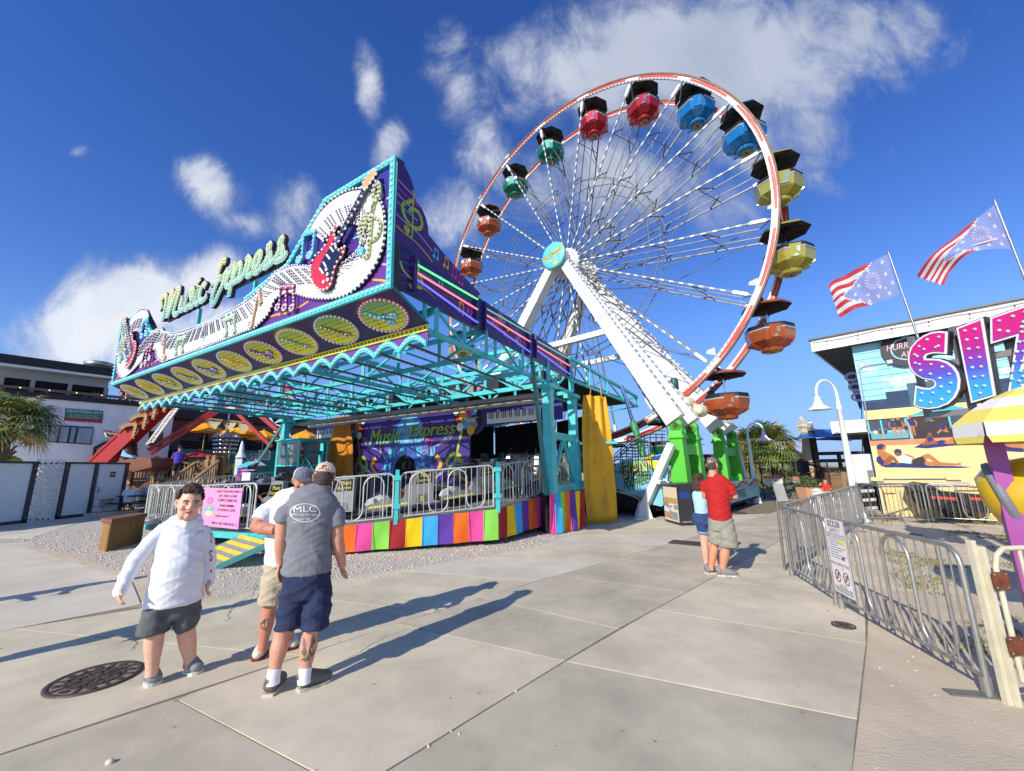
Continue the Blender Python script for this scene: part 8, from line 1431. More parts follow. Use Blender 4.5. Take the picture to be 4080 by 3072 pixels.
# == PEOPLE
from mathutils.bvhtree import BVHTree
def etube(mb, pts, rx, ry, m, ax, n=14, cap=True):      # tube with elliptical rings: rx along ax, ry across
    pts = [V(p) for p in pts]; k = len(pts); vs = []
    for i in range(k):
        t = (pts[min(i + 1, k - 1)] - pts[max(i - 1, 0)]).normalized(); x = (V(ax) - t * V(ax).dot(t)).normalized(); y = t.cross(x)
        for j in range(n): q = 2 * math.pi * j / n; vs.append(pts[i] + x * math.cos(q) * rx[i] + y * math.sin(q) * ry[i])
    fs = [(i * n + j, i * n + (j + 1) % n, (i + 1) * n + (j + 1) % n, (i + 1) * n + j) for i in range(k - 1) for j in range(n)] + [tuple(range(n - 1, -1, -1)), tuple(range((k - 1) * n, k * n))]
    mb.add(vs, fs, m, True)
def remesh(mb, name, parent, vox, it=3, wr=0.0, ws=.12):      # one continuous surface; wr adds cloth folds
    tmp = mb.build('tmp'); a = tmp.modifiers.new('r', 'REMESH'); a.mode = 'VOXEL'; a.voxel_size = vox; a.use_smooth_shade = True; s = tmp.modifiers.new('s', 'SMOOTH'); s.factor = .5; s.iterations = it
    dg = bpy.context.evaluated_depsgraph_get(); dg.update(); me = bpy.data.meshes.new_from_object(tmp.evaluated_get(dg)); me.name = name; me.materials.clear(); me.materials.append(mb.mats[0])
    me.polygons.foreach_set('material_index', [0] * len(me.polygons)); me.polygons.foreach_set('use_smooth', [True] * len(me.polygons)); bpy.data.objects.remove(tmp)
    if wr:
        vn = [v.normal.copy() for v in me.vertices]
        for v, n_ in zip(me.vertices, vn):
            p = v.co; d = 0
            for (a, b, c, s_) in ((.9, .5, 1, 1), (-.7, .4, 1, .8)): d += s_ * ((1 - abs(mnoise.noise((p.x * 3.2 + s_ * 9, p.y * 3.2, (p.z + a * .8 * p.x + b * .5 * p.y) * 11)))) ** 3 - .35)
            v.co = p + n_ * (wr * .6 * d + wr * .3 * mnoise.noise(p * 5))
        me.update()
    o = bpy.data.objects.new(name, me); COL.objects.link(o)
    if parent: o.parent = parent; o.matrix_parent_inverse = world(parent).inverted()
    return o
def skinm(n, c): return mat('skin_' + n, c, .5, var=.07, scale=14, col2=None, bump=.06, bscale=120)
def fab(n, c, **k): return mat('cloth_' + n, c, .85, var=.06, scale=6, bump=.18, bscale=30, **k)
class P_:
    """A figure: photo pixels are read on the upright plane through its feet; dy moves a joint away from the viewer."""
    def __init__(s, label, fx, fy, group=None, root=None):
        s.r = root or G(fx, fy); s.Y = V((s.r.x, s.r.y, 0)).normalized(); s.X = V((s.Y.y, -s.Y.x, 0)); s.o = thing('person', label, 'person', s.r, 0, group)
    def __call__(s, x, y, dy=0.0): return onp(x, y, s.r + s.Y * dy, s.Y)
    def hand(s, mb, w, d, side, m, size=.18, curl=.5, pn=None):
        """palm, four bent fingers and a thumb from wrist w along d; side is the palm's width direction."""
        d = V(d).normalized(); sd = V(side); sd = (sd - d * sd.dot(d)).normalized(); pn = d.cross(sd).normalized(); L = size; p0 = w + d * L * .05; p1 = w + d * L * .5
        etube(mb, [w - d * .02, p0, p0.lerp(p1, .5), p1], [.027, .034, .042, .040], [.021, .019, .018, .015], m, sd, 10)
        for k, (o_, ln) in enumerate(((-.030, .36), (-.010, .44), (.011, .41), (.031, .31))):
            b = p1 + sd * o_; dd = d; pts = [b - d * .02, b]
            for j in range(3): dd = (dd + pn * curl * (.5 + .35 * j)).normalized(); pts.append(pts[-1] + dd * L * ln * (.45, .32, .23)[j])
            mb.tube(pts, [.010, .0098, .009, .0082, .0068], m, 7)
        b = p0 - sd * .03; dd = (d * .6 - sd * .75 + pn * .25).normalized(); mb.tube([b, b + dd * L * .22, b + dd * L * .34 + d * L * .12, b + dd * L * .38 + d * L * .22 + pn * .01], [.014, .012, .011, .008], m, 7)
    def head(s, mb, c, hh, fwd, m, up=Z, ears=True, fat=1.0):
        """skull, jaw, nose and ears; c centre, hh chin-to-crown height, fwd where the face looks."""
        up = V(up).normalized(); f = V(fwd); f = (f - up * f.dot(up)).normalized(); r = f.cross(up) * fat; k = hh / .23; q = lambda a, b, c_: c + (r * a + f * b + up * c_) * k
        s.hf = (q, r, f, up, k)
        rings = [(-.118, .045, .020, .030, .062), (-.105, .058, .046, .045, .045), (-.08, .062, .060, .066, .03), (-.04, .068, .080, .076, .012), (0, .072, .092, .080, 0), (.04, .074, .097, .080, -.004), (.08, .064, .086, .070, -.008), (.105, .042, .055, .048, -.01), (.118, .012, .016, .014, -.01)]
        etube(mb, [q(0, b + .02, z) for z, w, d, _, b in rings], [w * k * fat for _, w, d, __, b in rings], [d * k for _, w, d, __, b in rings], m, r, 18)
        mb.tube([q(0, .105, .03), q(0, .118, .0), q(0, .132, -.028), q(0, .112, -.04)], [.009 * k, .012 * k, .016 * k, .01 * k], m, 8)
        for sg in (-1, 1): mb.ball(q(.016 * sg, .112, -.033), .011 * k, m, 8, 6)
        mb.ball(q(0, .108, -.066), .017 * k, m, 8, 6, (1.2, .7, .8)); mb.ball(q(0, .092, -.104), .024 * k, m, 8, 6); [mb.ball(q(.045 * sg, .082, -.03), .026 * k, m, 8, 6) for sg in (-1, 1)]; etube(mb, [q(-.055, .088, .022), q(0, .112, .024), q(.055, .088, .022)], [.010 * k] * 3, [.012 * k] * 3, m, up, 8)
        if ears:
            for sg in (-1, 1): etube(mb, [q(.074 * sg, .0, .03), q(.086 * sg, -.004, .02), q(.088 * sg, -.002, -.01), q(.074 * sg, .008, -.035)], [.012 * k, .02 * k, .018 * k, .01 * k], [.006 * k] * 4, m, f, 8)
        etube(mb, [q(0, -.005, -.08), q(0, -.015, -.13), q(0, -.03, -.19)], [.056 * k, .058 * k, .07 * k], [.056 * k, .058 * k, .066 * k], m, r, 14)
    def face(s, par, brow=(50, 34, 24), squint=.6, lips=(168, 96, 84)):
        q, r, f, up, k = s.hf; w_ = mat('eye_white', (214, 206, 200), .3, var=0); d_ = mat('eye_dark', (40, 28, 22), .2, var=0); bm = mat('brow_%d_%d' % brow[:2], brow, .9, var=.2); mb = MB()
        for sg in (-1, 1): mb.ball(q(.033 * sg, .096, .004), .0125 * k, w_, 10, 7, (1, 1, squint)); mb.ball(q(.033 * sg, .1055, .003), .0068 * k, d_, 8, 6, (1, 1, squint * 1.2))
        mb.build('eyes', par); mb = MB()
        for sg in (-1, 1): mb.tube([q(.016 * sg, .115, .024), q(.034 * sg, .113, .031), q(.056 * sg, .094, .026)], [.004 * k, .0055 * k, .003 * k], bm, 6); mb.tube([q(.02 * sg, .107, .012), q(.034 * sg, .108, .0135), q(.05 * sg, .099, .010)], .0022 * k, bm, 5)
        mb.build('brows', par); mb = MB(); mb.tube([q(-.026, .105, -.068), q(-.01, .119, -.062), q(.01, .119, -.062), q(.026, .105, -.068)], [.002 * k, .0052 * k, .0052 * k, .002 * k], mat('lips_%d' % lips[0], lips, .45), 6); mb.tube([q(-.022, .106, -.071), q(0, .119, -.073), q(.022, .106, -.071)], [.002 * k, .006 * k, .002 * k], mat('lips_%d' % lips[0], lips, .45), 6); mb.build('mouth', par)
    def cap(s, par, col, col2=None, back=False, brim=None, trucker=None):
        q, r, f, up, k = s.hf; m = fab('cap_%d_%d' % col[:2], col); m2 = fab('cap2_%d_%d' % (col2 or col)[:2], col2 or col); mb = MB(); n = 24; prof = [(.0, 0), (.25, .45), (.45, .75), (.62, .92), (.8, 1.0), (.95, 1.02), (1.0, 1.03)]
        vs = []; nr = 8
        for i in range(nr + 1):
            t = i / nr * math.pi / 2
            for j in range(n): a = 2 * math.pi * j / n; vs.append(q(.084 * math.cos(a) * math.sin(t) ** .8, .018 + (.104 * math.sin(a)) * math.sin(t) ** .8, .042 + .088 * math.cos(t) ** .9))
        for i in range(nr):
            for j in range(n): a = 2 * math.pi * (j + .5) / n; bk_ = math.sin(a) < .25; 
            for j in range(n):
                a = 2 * math.pi * (j + .5) / n; isb = math.sin(a) < .2
                if back and i >= nr - 3 and abs(a - 1.5 * math.pi) < .52 - .12 * (nr - i): continue
                mb.add([vs[i * n + j], vs[i * n + (j + 1) % n], vs[(i + 1) * n + (j + 1) % n], vs[(i + 1) * n + j]], [(0, 3, 2, 1)], m2 if (isb and col2) else m, True)
        mb.ball(q(0, .018, .131), .009 * k, m, 8, 5)
        if back: mb.tube([q(.045, -.074, .043), q(0, -.088, .040), q(-.045, -.074, .043)], .006 * k, m2 if not col2 else m, 6)
        c_ = mb.build('cap', par); md = c_.modifiers.new('t', 'SOLIDIFY'); md.thickness = .004; mb = MB(); A = []; B = []
        for j in range(11): a = math.pi * (.12 + .76 * j / 10); A.append(q(.083 * math.cos(a), .018 + .100 * math.sin(a), .046)); B.append(q(.086 * math.cos(a), .018 + .100 * math.sin(a) + .078 * math.sin((a - .3) / (math.pi - .6) * math.pi if .3 < a < math.pi - .3 else 0) ** .6, .046 - .022 * math.sin(a)))
        mb.strip(A, B, up * .005, fab('brim_%d' % (brim or col)[0], brim or col)); mb.build('brim', par)
    def shoe(s, par, ank, heel, toe, cols, h=.10, name='shoe'):
        heel, toe, ank = V(heel), V(toe), V(ank); heel.z = toe.z = s.r.z; d = (toe - heel).normalized(); L = (toe - heel).length; sd = d.cross(Z).normalized(); mb = MB(); up_, so_ = mat('shoe_%d_%d' % cols[0][:2], cols[0], .6, var=.12, scale=30), mat('sole_%d_%d' % cols[1][:2], cols[1], .6, var=.08)
        T = [0, .12, .3, .5, .7, .88, 1]; HT = [.10, .125, .118, .095, .074, .058, .026]; WD_ = [.038, .044, .044, .049, .054, .048, .022]
        etube(mb, [heel + d * L * t + Z * (.03 + hh * .5) for t, hh in zip(T, HT)], WD_, [hh * .5 + .01 for hh in HT], up_, sd, 12); etube(mb, [heel + d * L * .10 + Z * .06, ank.lerp(heel + d * L * .2 + Z * .10, .45)], [.044, .044], [.05, .048], up_, d, 12); o = remesh(mb, name, par, .008, 2); mb = MB(); pts = [(heel + d * L * t + sd * w * sg * 1.06) for sg, ts in ((1, range(7)), (-1, range(6, -1, -1))) for t, w in [(T[i], WD_[i]) for i in ts]]; mb.prism([p + Z * .004 for p in pts], Z * .030, so_); mb.build('sole', o); mb = MB(); lc = mat('lace_%d' % cols[2][0], cols[2], .8)
        for k in range(5): t = .30 + .085 * k; z = .15 - .021 * k; mb.tube([heel + d * L * t + sd * .026 + Z * (z - .012), heel + d * L * (t + .02) + Z * (z + .002), heel + d * L * t - sd * .026 + Z * (z - .012)], .0042, lc, 5)
        mb.build('laces', o); return o
    def decal(s, par, shirt, items, m, away=False):
        """printed text or shapes laid on the shirt surface, seen from the viewer's side."""
        bv = BVHTree.FromPolygons([shirt.matrix_parent_inverse @ world(s.o) @ v.co for v in shirt.data.vertices] if False else [v.co.copy() for v in shirt.data.vertices], [tuple(p.vertices) for p in shirt.data.polygons]); mb = MB()
        for (vs, fs) in items:
            out = []
            for (x, y) in vs:
                p = s(x, y, -1.2); d = (s(x, y, 1.0) - p).normalized(); h = bv.ray_cast(p, d); out.append((h[0] - d * .005) if h[0] else s(x, y, -.2))
            mb.add(out, fs, m)
        return mb.build('print', par)
def tx(t, x0, y0, x1, y1, h, sub=1):                    # text vertices between two photo points (baseline), height h px
    vs, fs, a0, a1, b0, b1 = tmesh(t); L = math.hypot(x1 - x0, y1 - y0); nx, ny = (y1 - y0) / L, -(x1 - x0) / L; return ([(x0 + (x1 - x0) * (x - a0) / (a1 - a0) + nx * h * (y - b0) / (b1 - b0), y0 + (y1 - y0) * (x - a0) / (a1 - a0) + ny * h * (y - b0) / (b1 - b0)) for x, y, _ in vs], fs)
def ringpx(P, w):                                       # closed band around photo polyline P
    n = len(P); c = (sum(p[0] for p in P) / n, sum(p[1] for p in P) / n); I = [(c[0] + (p[0] - c[0]) * (1 - w), c[1] + (p[1] - c[1]) * (1 - w)) for p in P]; return (P + I, [(i, (i + 1) % n, n + (i + 1) % n, n + i) for i in range(n)])
def leg(mb, h, k, a, m, r=(.085, .060, .060, .036), fat=1.0):
    h, k, a = V(h), V(k), V(a); mb.tube([h, h.lerp(k, .5), k, k.lerp(a, .32), k.lerp(a, .75), a, a - Z * .05], [r[0] * fat, r[0] * .85 * fat, r[1] * fat, r[2] * fat * 1.02, r[3] * 1.12 * fat, r[3] * fat, r[3] * fat], m, 12)
def arm(mb, s_, e, w, m, r=(.050, .042, .030), fat=1.0):
    s_, e, w = V(s_), V(e), V(w); mb.tube([s_, s_.lerp(e, .5), e, e.lerp(w, .3), e.lerp(w, .8), w], [r[0] * fat, r[0] * .95 * fat, r[1] * fat, r[1] * 1.02 * fat, r[2] * 1.08 * fat, r[2] * fat], m, 12)
# ---- the boy
b_ = P_('person in white long sleeved shirt and grey shorts with dark curly hair', 690, 2722); sk = skinm('boy', (232, 178, 150)); mb = MB()
a1, a2 = b_(606, 2668, .02), b_(760, 2645, .10); k1, k2 = b_(614, 2535, .0), b_(742, 2520, .06); h1, h2 = b_(642, 2420, .02), b_(738, 2408, .05); leg(mb, h1, k1, a1, sk, (.095, .068, .064, .044)); leg(mb, h2, k2, a2, sk, (.095, .068, .064, .044))
hc = b_(752, 2006, -.03); b_.head(mb, hc, .228, -b_.Y + b_.X * .16 - Z * .06, sk, Z + b_.X * .10, True, 1.10)
wl, wr = b_(480, 2352, -.05), b_(828, 2316, .06); b_.hand(mb, wl, b_(474, 2400, -.10) - wl, b_.Y, sk, .15, .9); b_.hand(mb, wr, b_(824, 2350, .02) - wr, b_.Y, sk, .15, .6)
mb.tube([b_(734, 2070, .02), b_(700, 2250, .05), b_(690, 2400, .05)], [.08, .13, .13], sk, 12); body = remesh(mb, 'body', b_.o, .0075, 3); b_.face(b_.o, (52, 34, 26), .5, (176, 116, 98))
wsh = fab('white', (236, 236, 240)); mb = MB(); spine = [(734, 2052, .02), (730, 2080, .03), (722, 2130, .03), (716, 2190, .01), (710, 2250, -.01), (704, 2310, .0), (697, 2358, .02), (693, 2396, .03)]; hw = [42, 84, 92, 95, 99, 105, 113, 122]; dp = [.07, .105, .12, .135, .15, .15, .15, .155]
etube(mb, [b_(*p) for p in spine], [(b_(p[0] + w, p[1]) - b_(p[0] - w, p[1])).length / 2 for p, w in zip(spine, hw)], dp, wsh, b_.X, 26)
for pts, rr in (([(664, 2104, .03), (604, 2156, .02), (538, 2236, .0), (502, 2305, -.04), (478, 2358, -.06), (476, 2376, -.07)], [.062, .060, .055, .048, .042, .038]), ([(800, 2104, .05), (824, 2156, .07), (833, 2212, .08), (832, 2270, .07), (829, 2312, .06), (827, 2330, .05)], [.058, .058, .054, .048, .042, .040])): mb.tube([b_(*p) for p in pts], rr, wsh, 14)
mb.tube([b_(690, 2068, .06), b_(716, 2084, -.04), b_(742, 2092, -.08), b_(770, 2080, -.05), b_(790, 2062, .04), b_(740, 2040, .10)], .030, wsh, 10, True); sh = remesh(mb, 'shirt', b_.o, .008, 4, .013)
gsh = fab('shorts_grey', (92, 94, 94)); mb = MB(); pw_b = lambda w: (b_(690 + w, 2400) - b_(690, 2400)).length; etube(mb, [b_(692, 2340, .04), b_(690, 2400, .04), b_(686, 2455, .05)], [pw_b(98), pw_b(108), pw_b(112)], [.135, .14, .14], gsh, b_.X, 22); etube(mb, [b_(640, 2400, .03), b_(620, 2470, .02), b_(609, 2522, .01)], [pw_b(58), pw_b(60), pw_b(60)], [.13, .135, .13], gsh, b_.X, 16); etube(mb, [b_(738, 2400, .05), b_(742, 2460, .05), b_(742, 2498, .06)], [pw_b(54), pw_b(52), pw_b(46)], [.125, .125, .12], gsh, b_.X, 16); remesh(mb, 'shorts', b_.o, .010, 3, .022, .10)
hm = mat('hair_boy', (66, 48, 38), .75, var=.55, scale=70); mb = MB(); q_, r_, f_, u_, k_ = b_.hf; rr = random.Random(4)
for i in range(330):
    a = rr.uniform(0, 6.28); t = rr.uniform(0, 1.75) ** .9; x, y, z = math.cos(a) * math.sin(t), math.sin(a) * math.sin(t), math.cos(t)
    if y > .35 and z < .42: continue
    if z < -.05 and y > -.1: continue
    mb.ball(q_(.084 * x, .010 + .106 * y, .052 + .112 * max(z, -.55)), rr.uniform(.009, .020), hm, 7, 5)
remesh(mb, 'hair', b_.o, .005, 0)
shc = ((128, 134, 138), (226, 222, 208), (70, 76, 80)); b_.shoe(b_.o, a1, b_(598, 2690, .10), b_(618, 2752, .0), shc); b_.shoe(b_.o, a2, b_(742, 2690, .14), b_(788, 2732, .02), shc)
b_.decal(sh, sh, [tx('COASTLINE', 784, 2121, 814, 2120, 6)], mat('print_navy', (40, 48, 80), .6)); rl = mat('print_red', (150, 26, 34), .6); b_.decal(sh, sh, [tx('O', 838, 2164, 846, 2164, 40), tx('S', 834, 2236, 847, 2236, 44), tx('i', 838, 2280, 846, 2280, 10)], rl)
# ---- the man in the grey shirt, seen from behind
g_ = P_('person in grey printed shirt, navy shorts and backward looking tan cap, seen from behind', 1205, 2752); sk = skinm('man', (212, 150, 122)); mb = MB(); a1, a2 = g_(1090, 2690, .0), g_(1214, 2686, -.04); k1, k2 = g_(1122, 2536, .05), g_(1235, 2530, .0); h1, h2 = g_(1176, 2340, .05), g_(1268, 2340, .03); leg(mb, h1, k1, a1, sk, (.085, .060, .066, .042)); leg(mb, h2, k2, a2, sk, (.085, .062, .068, .042))
hc = g_(1291, 1900, .06); g_.head(mb, hc, .235, g_.Y + g_.X * .10 - Z * .25, sk, Z + g_.Y * .12 + g_.X * .10)
e1_, w1 = g_(1119, 2150, .04), g_(1118, 2246, .10); e2_, w2 = g_(1345, 2150, .0), g_(1364, 2256, .06); arm(mb, g_(1130, 2040, .04), e1_, w1, sk, (.056, .047, .034)); arm(mb, g_(1340, 2050, .02), e2_, w2, sk, (.060, .050, .035)); g_.hand(mb, w1, g_(1114, 2300, .12) - w1, g_.Y * .8 + g_.X * .3, sk, .17, .3); g_.hand(mb, w2, g_(1364, 2300, .14) - w2, g_.Y * .9 - g_.X * .2, sk, .17, .5); mb.tube([g_(1270, 1960, .06), g_(1240, 2150, .04), g_(1222, 2330, .05)], [.07, .12, .12], sk, 12); remesh(mb, 'body', g_.o, .0075, 3)
gs = fab('shirt_grey', (124, 126, 130)); mb = MB(); sp = [(1270, 1936, .05), (1263, 1954, .04), (1254, 1982, .03), (1246, 2030, .02), (1238, 2090, .02), (1232, 2160, .03), (1228, 2220, .03), (1222, 2276, .04)]; hw = [40, 66, 94, 102, 96, 92, 95, 101]; dp = [.07, .09, .115, .135, .135, .135, .145, .155]; etube(mb, [g_(*p) for p in sp], [(g_(p[0] + w, p[1]) - g_(p[0] - w, p[1])).length / 2 for p, w in zip(sp, hw)], dp, gs, g_.X - Z * .04, 26)
mb.tube([g_(1178, 2012, .03), g_(1142, 2042, .04), g_(1123, 2080, .05)], [.068, .076, .074], gs, 14); mb.tube([g_(1312, 2012, .03), g_(1338, 2046, .02), g_(1341, 2100, .0)], [.068, .078, .074], gs, 14); sh = remesh(mb, 'shirt', g_.o, .009, 3, .016)
nv = fab('shorts_navy', (36, 46, 78)); mb = MB(); etube(mb, [g_(1224, 2225, .04), g_(1224, 2300, .03), g_(1222, 2370, .04)], [.165, .18, .19], [.12, .145, .145], nv, g_.X, 22); etube(mb, [g_(1176, 2340, .04), g_(1160, 2430, .05), g_(1152, 2502, .04)], [.105, .105, .098], [.125, .115, .105], nv, g_.X, 16); etube(mb, [g_(1268, 2340, .02), g_(1260, 2430, .0), g_(1253, 2504, -.02)], [.105, .108, .102], [.125, .115, .105], nv, g_.X, 16); remesh(mb, 'shorts', g_.o, .010, 3, .024, .10)
q_, r_, f_, u_, k_ = g_.hf; mb = MB(); hd = mat('hair_man', (74, 60, 52), .8, var=.5, scale=60)
for i in range(150):
    a = rr.uniform(-2.9, -.25); z = rr.uniform(-.075, .036); mb.ball(q_(.070 * math.cos(a), .012 + .086 * math.sin(a), z), .011, hd, 6, 4)
remesh(mb, 'hair', g_.o, .006, 1, .006, .02); g_.cap(g_.o, (206, 192, 172), None, True, (206, 192, 172))
sc_ = ((104, 98, 90), (196, 188, 172), (30, 30, 30)); g_.shoe(g_.o, a1, g_(1066, 2758, -.02), g_(1126, 2716, .22), sc_); g_.shoe(g_.o, a2, g_(1186, 2764, -.04), g_(1318, 2722, .06), sc_); mb = MB(); sck = mat('sock_white', (232, 232, 232), .9, bump=.3, bscale=80)
for a_, k_2 in ((a1, k1), (a2, k2)): mb.tube([a_ - Z * .06, a_ + Z * .0, a_.lerp(k_2, .17)], [.050, .047, .048], sck, 12)
mb.build('socks', g_.o); pw = mat('print_white', (226, 226, 224), .6); z4 = lambda x, y: (950 + x * .3121, 1780 + y * .3121); el = [z4(850 + 195 * math.cos(t) * (1 if True else 1), 842 + 118 * math.sin(t)) for t in np.linspace(0, 2 * math.pi, 40, endpoint=False)]
g_.decal(sh, sh, [tx('MLC', *z4(705, 838), *z4(1000, 832), 25), tx('Performing Fabrication', *z4(655, 885), *z4(1050, 890), 12), tx('Powder Coat', *z4(745, 940), *z4(915, 935), 10), tx('910 555 0161', *z4(695, 972), *z4(945, 970), 5), ringpx(el, .07)], pw)
tin = mat('tattoo', (66, 72, 78), .6, col2=(120, 104, 84), thr=(.4, .6), scale=30); tg_ = mat('tattoo_green', (84, 110, 80), .6)
def tattoo(pr, bdy, pts, m): pr.decal(bdy, bdy, [(pts, [tuple(range(len(pts)))])], m)
z5p = lambda x, y: (950 + x * .578, 2250 + y * .578); gb = [c for c in g_.o.children if c.name.startswith('body')][0]
for cx, cy, rx, ry, m in ((515, 520, 14, 30, tin), (505, 590, 18, 40, tin), (450, 600, 14, 30, tg_), (450, 540, 10, 36, mat('tattoo_violet', (130, 110, 140), .6)), (455, 655, 24, 12, tg_), (480, 640, 12, 20, tin)): tattoo(g_, gb, [z5p(cx + rx * math.cos(t) * (1 + .25 * math.sin(3 * t)), cy + ry * math.sin(t) * (1 + .2 * math.cos(4 * t))) for t in np.linspace(0, 6.28, 12, endpoint=False)], m)
# ---- the bearded man behind him
d_ = P_('person with grey beard in white shirt and khaki shorts behind another', 1092, 2622); sk = skinm('bearded', (196, 130, 104)); mb = MB(); a1, a2 = d_(1046, 2578, .0), d_(1150, 2552, .12); k1, k2 = d_(1070, 2440, .0), d_(1160, 2430, .06); h1, h2 = d_(1100, 2300, .05), d_(1165, 2300, .07); leg(mb, h1, k1, a1, sk, (.085, .06, .062, .040)); leg(mb, h2, k2, a2, sk, (.085, .06, .062, .040)); hc = d_(1203, 1912, -.02); d_.head(mb, hc, .235, -d_.Y + d_.X * .12 - Z * .38, sk, Z - d_.Y * .22)
e_, w_2 = d_(1022, 2100, -.06), d_(1100, 2112, -.28); arm(mb, d_(1060, 2030, .03), e_, w_2, sk, (.070, .060, .045)); d_.hand(mb, w_2, d_(1180, 2105, -.34) - w_2, Z, sk, .18, .8); arm(mb, d_(1260, 2030, .03), d_(1290, 2110, -.06), d_(1220, 2115, -.28), sk, (.065, .055, .04)); mb.tube([d_(1195, 1975, .04), d_(1160, 2150, .05), d_(1140, 2300, .06)], [.08, .14, .13], sk, 12); bb = remesh(mb, 'body', d_.o, .0075, 3); d_.face(d_.o, (80, 70, 64), .35)
wt = fab('white2', (232, 232, 236)); mb = MB(); sp = [(1196, 1950, .05), (1185, 1975, .04), (1172, 2010, .03), (1164, 2080, .0), (1156, 2150, -.02), (1150, 2200, .0), (1144, 2236, .02)]; hw = [34, 78, 104, 104, 98, 92, 90]; etube(mb, [d_(*p) for p in sp], [(d_(p[0] + w, p[1]) - d_(p[0] - w, p[1])).length / 2 for p, w in zip(sp, hw)], [.08, .11, .14, .165, .175, .165, .16], wt, d_.X, 26); mb.tube([d_(1100, 2015, .03), d_(1056, 2046, .02), d_(1030, 2082, -.04)], [.08, .092, .088], wt, 14); mb.tube([d_(1270, 2000, .03), d_(1290, 2080, -.02)], [.10, .09], wt, 14); remesh(mb, 'shirt', d_.o, .009, 3, .016)
kh = fab('shorts_khaki', (186, 172, 148)); mb = MB(); etube(mb, [d_(1142, 2215, .03), d_(1138, 2290, .03), d_(1132, 2330, .04)], [.185, .19, .19], [.14, .145, .14], kh, d_.X, 20); etube(mb, [d_(1096, 2300, .02), d_(1084, 2360, .01), d_(1077, 2410, .0)], [.112, .112, .105], [.12, .115, .11], kh, d_.X, 16); etube(mb, [d_(1170, 2300, .06), d_(1166, 2405, .06)], [.11, .105], [.12, .11], kh, d_.X, 16); remesh(mb, 'shorts', d_.o, .010, 3, .022, .1)
q_, r_, f_, u_, k_ = d_.hf; mb = MB(); bd_ = mat('beard_grey', (170, 158, 146), .9, var=.35, scale=50)
for i in range(200): t = rr.uniform(0, 1); a = rr.uniform(-1.5, 1.5); z = -.06 - .10 * t; w = .072 * (1 - .45 * t); mb.ball(q_(w * math.sin(a), .045 + (.062 + .02 * t) * math.cos(a), z), rr.uniform(.012, .02), bd_, 6, 4)
remesh(mb, 'beard', d_.o, .006, 1, .014, .02); d_.cap(d_.o, (118, 122, 130), (214, 214, 214), False, (96, 100, 106)); sr = ((214, 200, 178), (132, 34, 42), (206, 196, 180)); d_.shoe(d_.o, a1, d_(1052, 2590, .16), d_(1018, 2650, -.04), sr); d_.shoe(d_.o, a2, d_(1150, 2560, .2), d_(1172, 2590, .06), sr)
tattoo(d_, bb, [z5p(*p) for p in ((150, 405), (180, 375), (205, 395), (218, 405), (205, 440), (180, 455), (155, 440))], tin); tattoo(d_, bb, [z5p(*p) for p in ((190, 375), (235, 335), (242, 350), (205, 390))], mat('tattoo_skin', (150, 104, 82), .6)); tattoo(d_, bb, [(1040, 2098), (1070, 2092), (1096, 2100), (1094, 2118), (1060, 2120), (1042, 2112)], tin)
# ---- the couple on the path
z9 = lambda x, y: (2650 + x * .36, 1750 + y * .36)
r0 = P_('person in red shirt, cargo shorts and grey cap with folded arms', 2858, 2296); sk = skinm('redman', (206, 142, 108)); mb = MB(); Q = lambda x, y, dy=0: r0(*z9(x, y), dy); a1, a2 = Q(512, 1415, .05), Q(632, 1455, .0); k1, k2 = Q(545, 1180, .06), Q(668, 1200, .0); h1, h2 = Q(575, 960, .05), Q(665, 960, .03); leg(mb, h1, k1, a1, sk, (.09, .062, .062, .042)); leg(mb, h2, k2, a2, sk, (.09, .066, .072, .045)); hc = Q(518, 290, .03); r0.head(mb, hc, .235, r0.Y + r0.X * .45, sk, Z); e_, w_2 = Q(775, 640, .06), Q(705, 655, .26); arm(mb, Q(690, 480, .03), e_, w_2, sk, (.056, .048, .036)); r0.hand(mb, Q(708, 640, .0), Q(665, 655, -.03) - Q(708, 640, .0), Z, sk, .17, .5); arm(mb, Q(440, 480, .05), Q(440, 640, .12), Q(600, 660, .28), sk, (.056, .046, .034)); mb.tube([Q(530, 380, .04), Q(590, 640, .04), Q(620, 940, .05)], [.07, .13, .12], sk, 12); remesh(mb, 'body', r0.o, .009, 3)
rd = fab('shirt_red', (178, 26, 24)); mb = MB(); sp = [(535, 395, .05), (545, 420, .04), (560, 460, .03), (575, 560, .03), (590, 680, .03), (600, 800, .03), (612, 885, .04)]; hw = [55, 100, 136, 142, 130, 126, 128]; etube(mb, [Q(*p) for p in sp], [(Q(p[0] + w, p[1]) - Q(p[0] - w, p[1])).length / 2 for p, w in zip(sp, hw)], [.07, .10, .125, .145, .15, .15, .15], rd, r0.X - Z * .12, 24); mb.tube([Q(650, 480, .03), Q(712, 535, .04), Q(750, 605, .06)], [.078, .084, .08], rd, 12); mb.tube([Q(452, 480, .04), Q(430, 560, .08)], [.078, .078], rd, 12); remesh(mb, 'shirt', r0.o, .010, 3, .018)
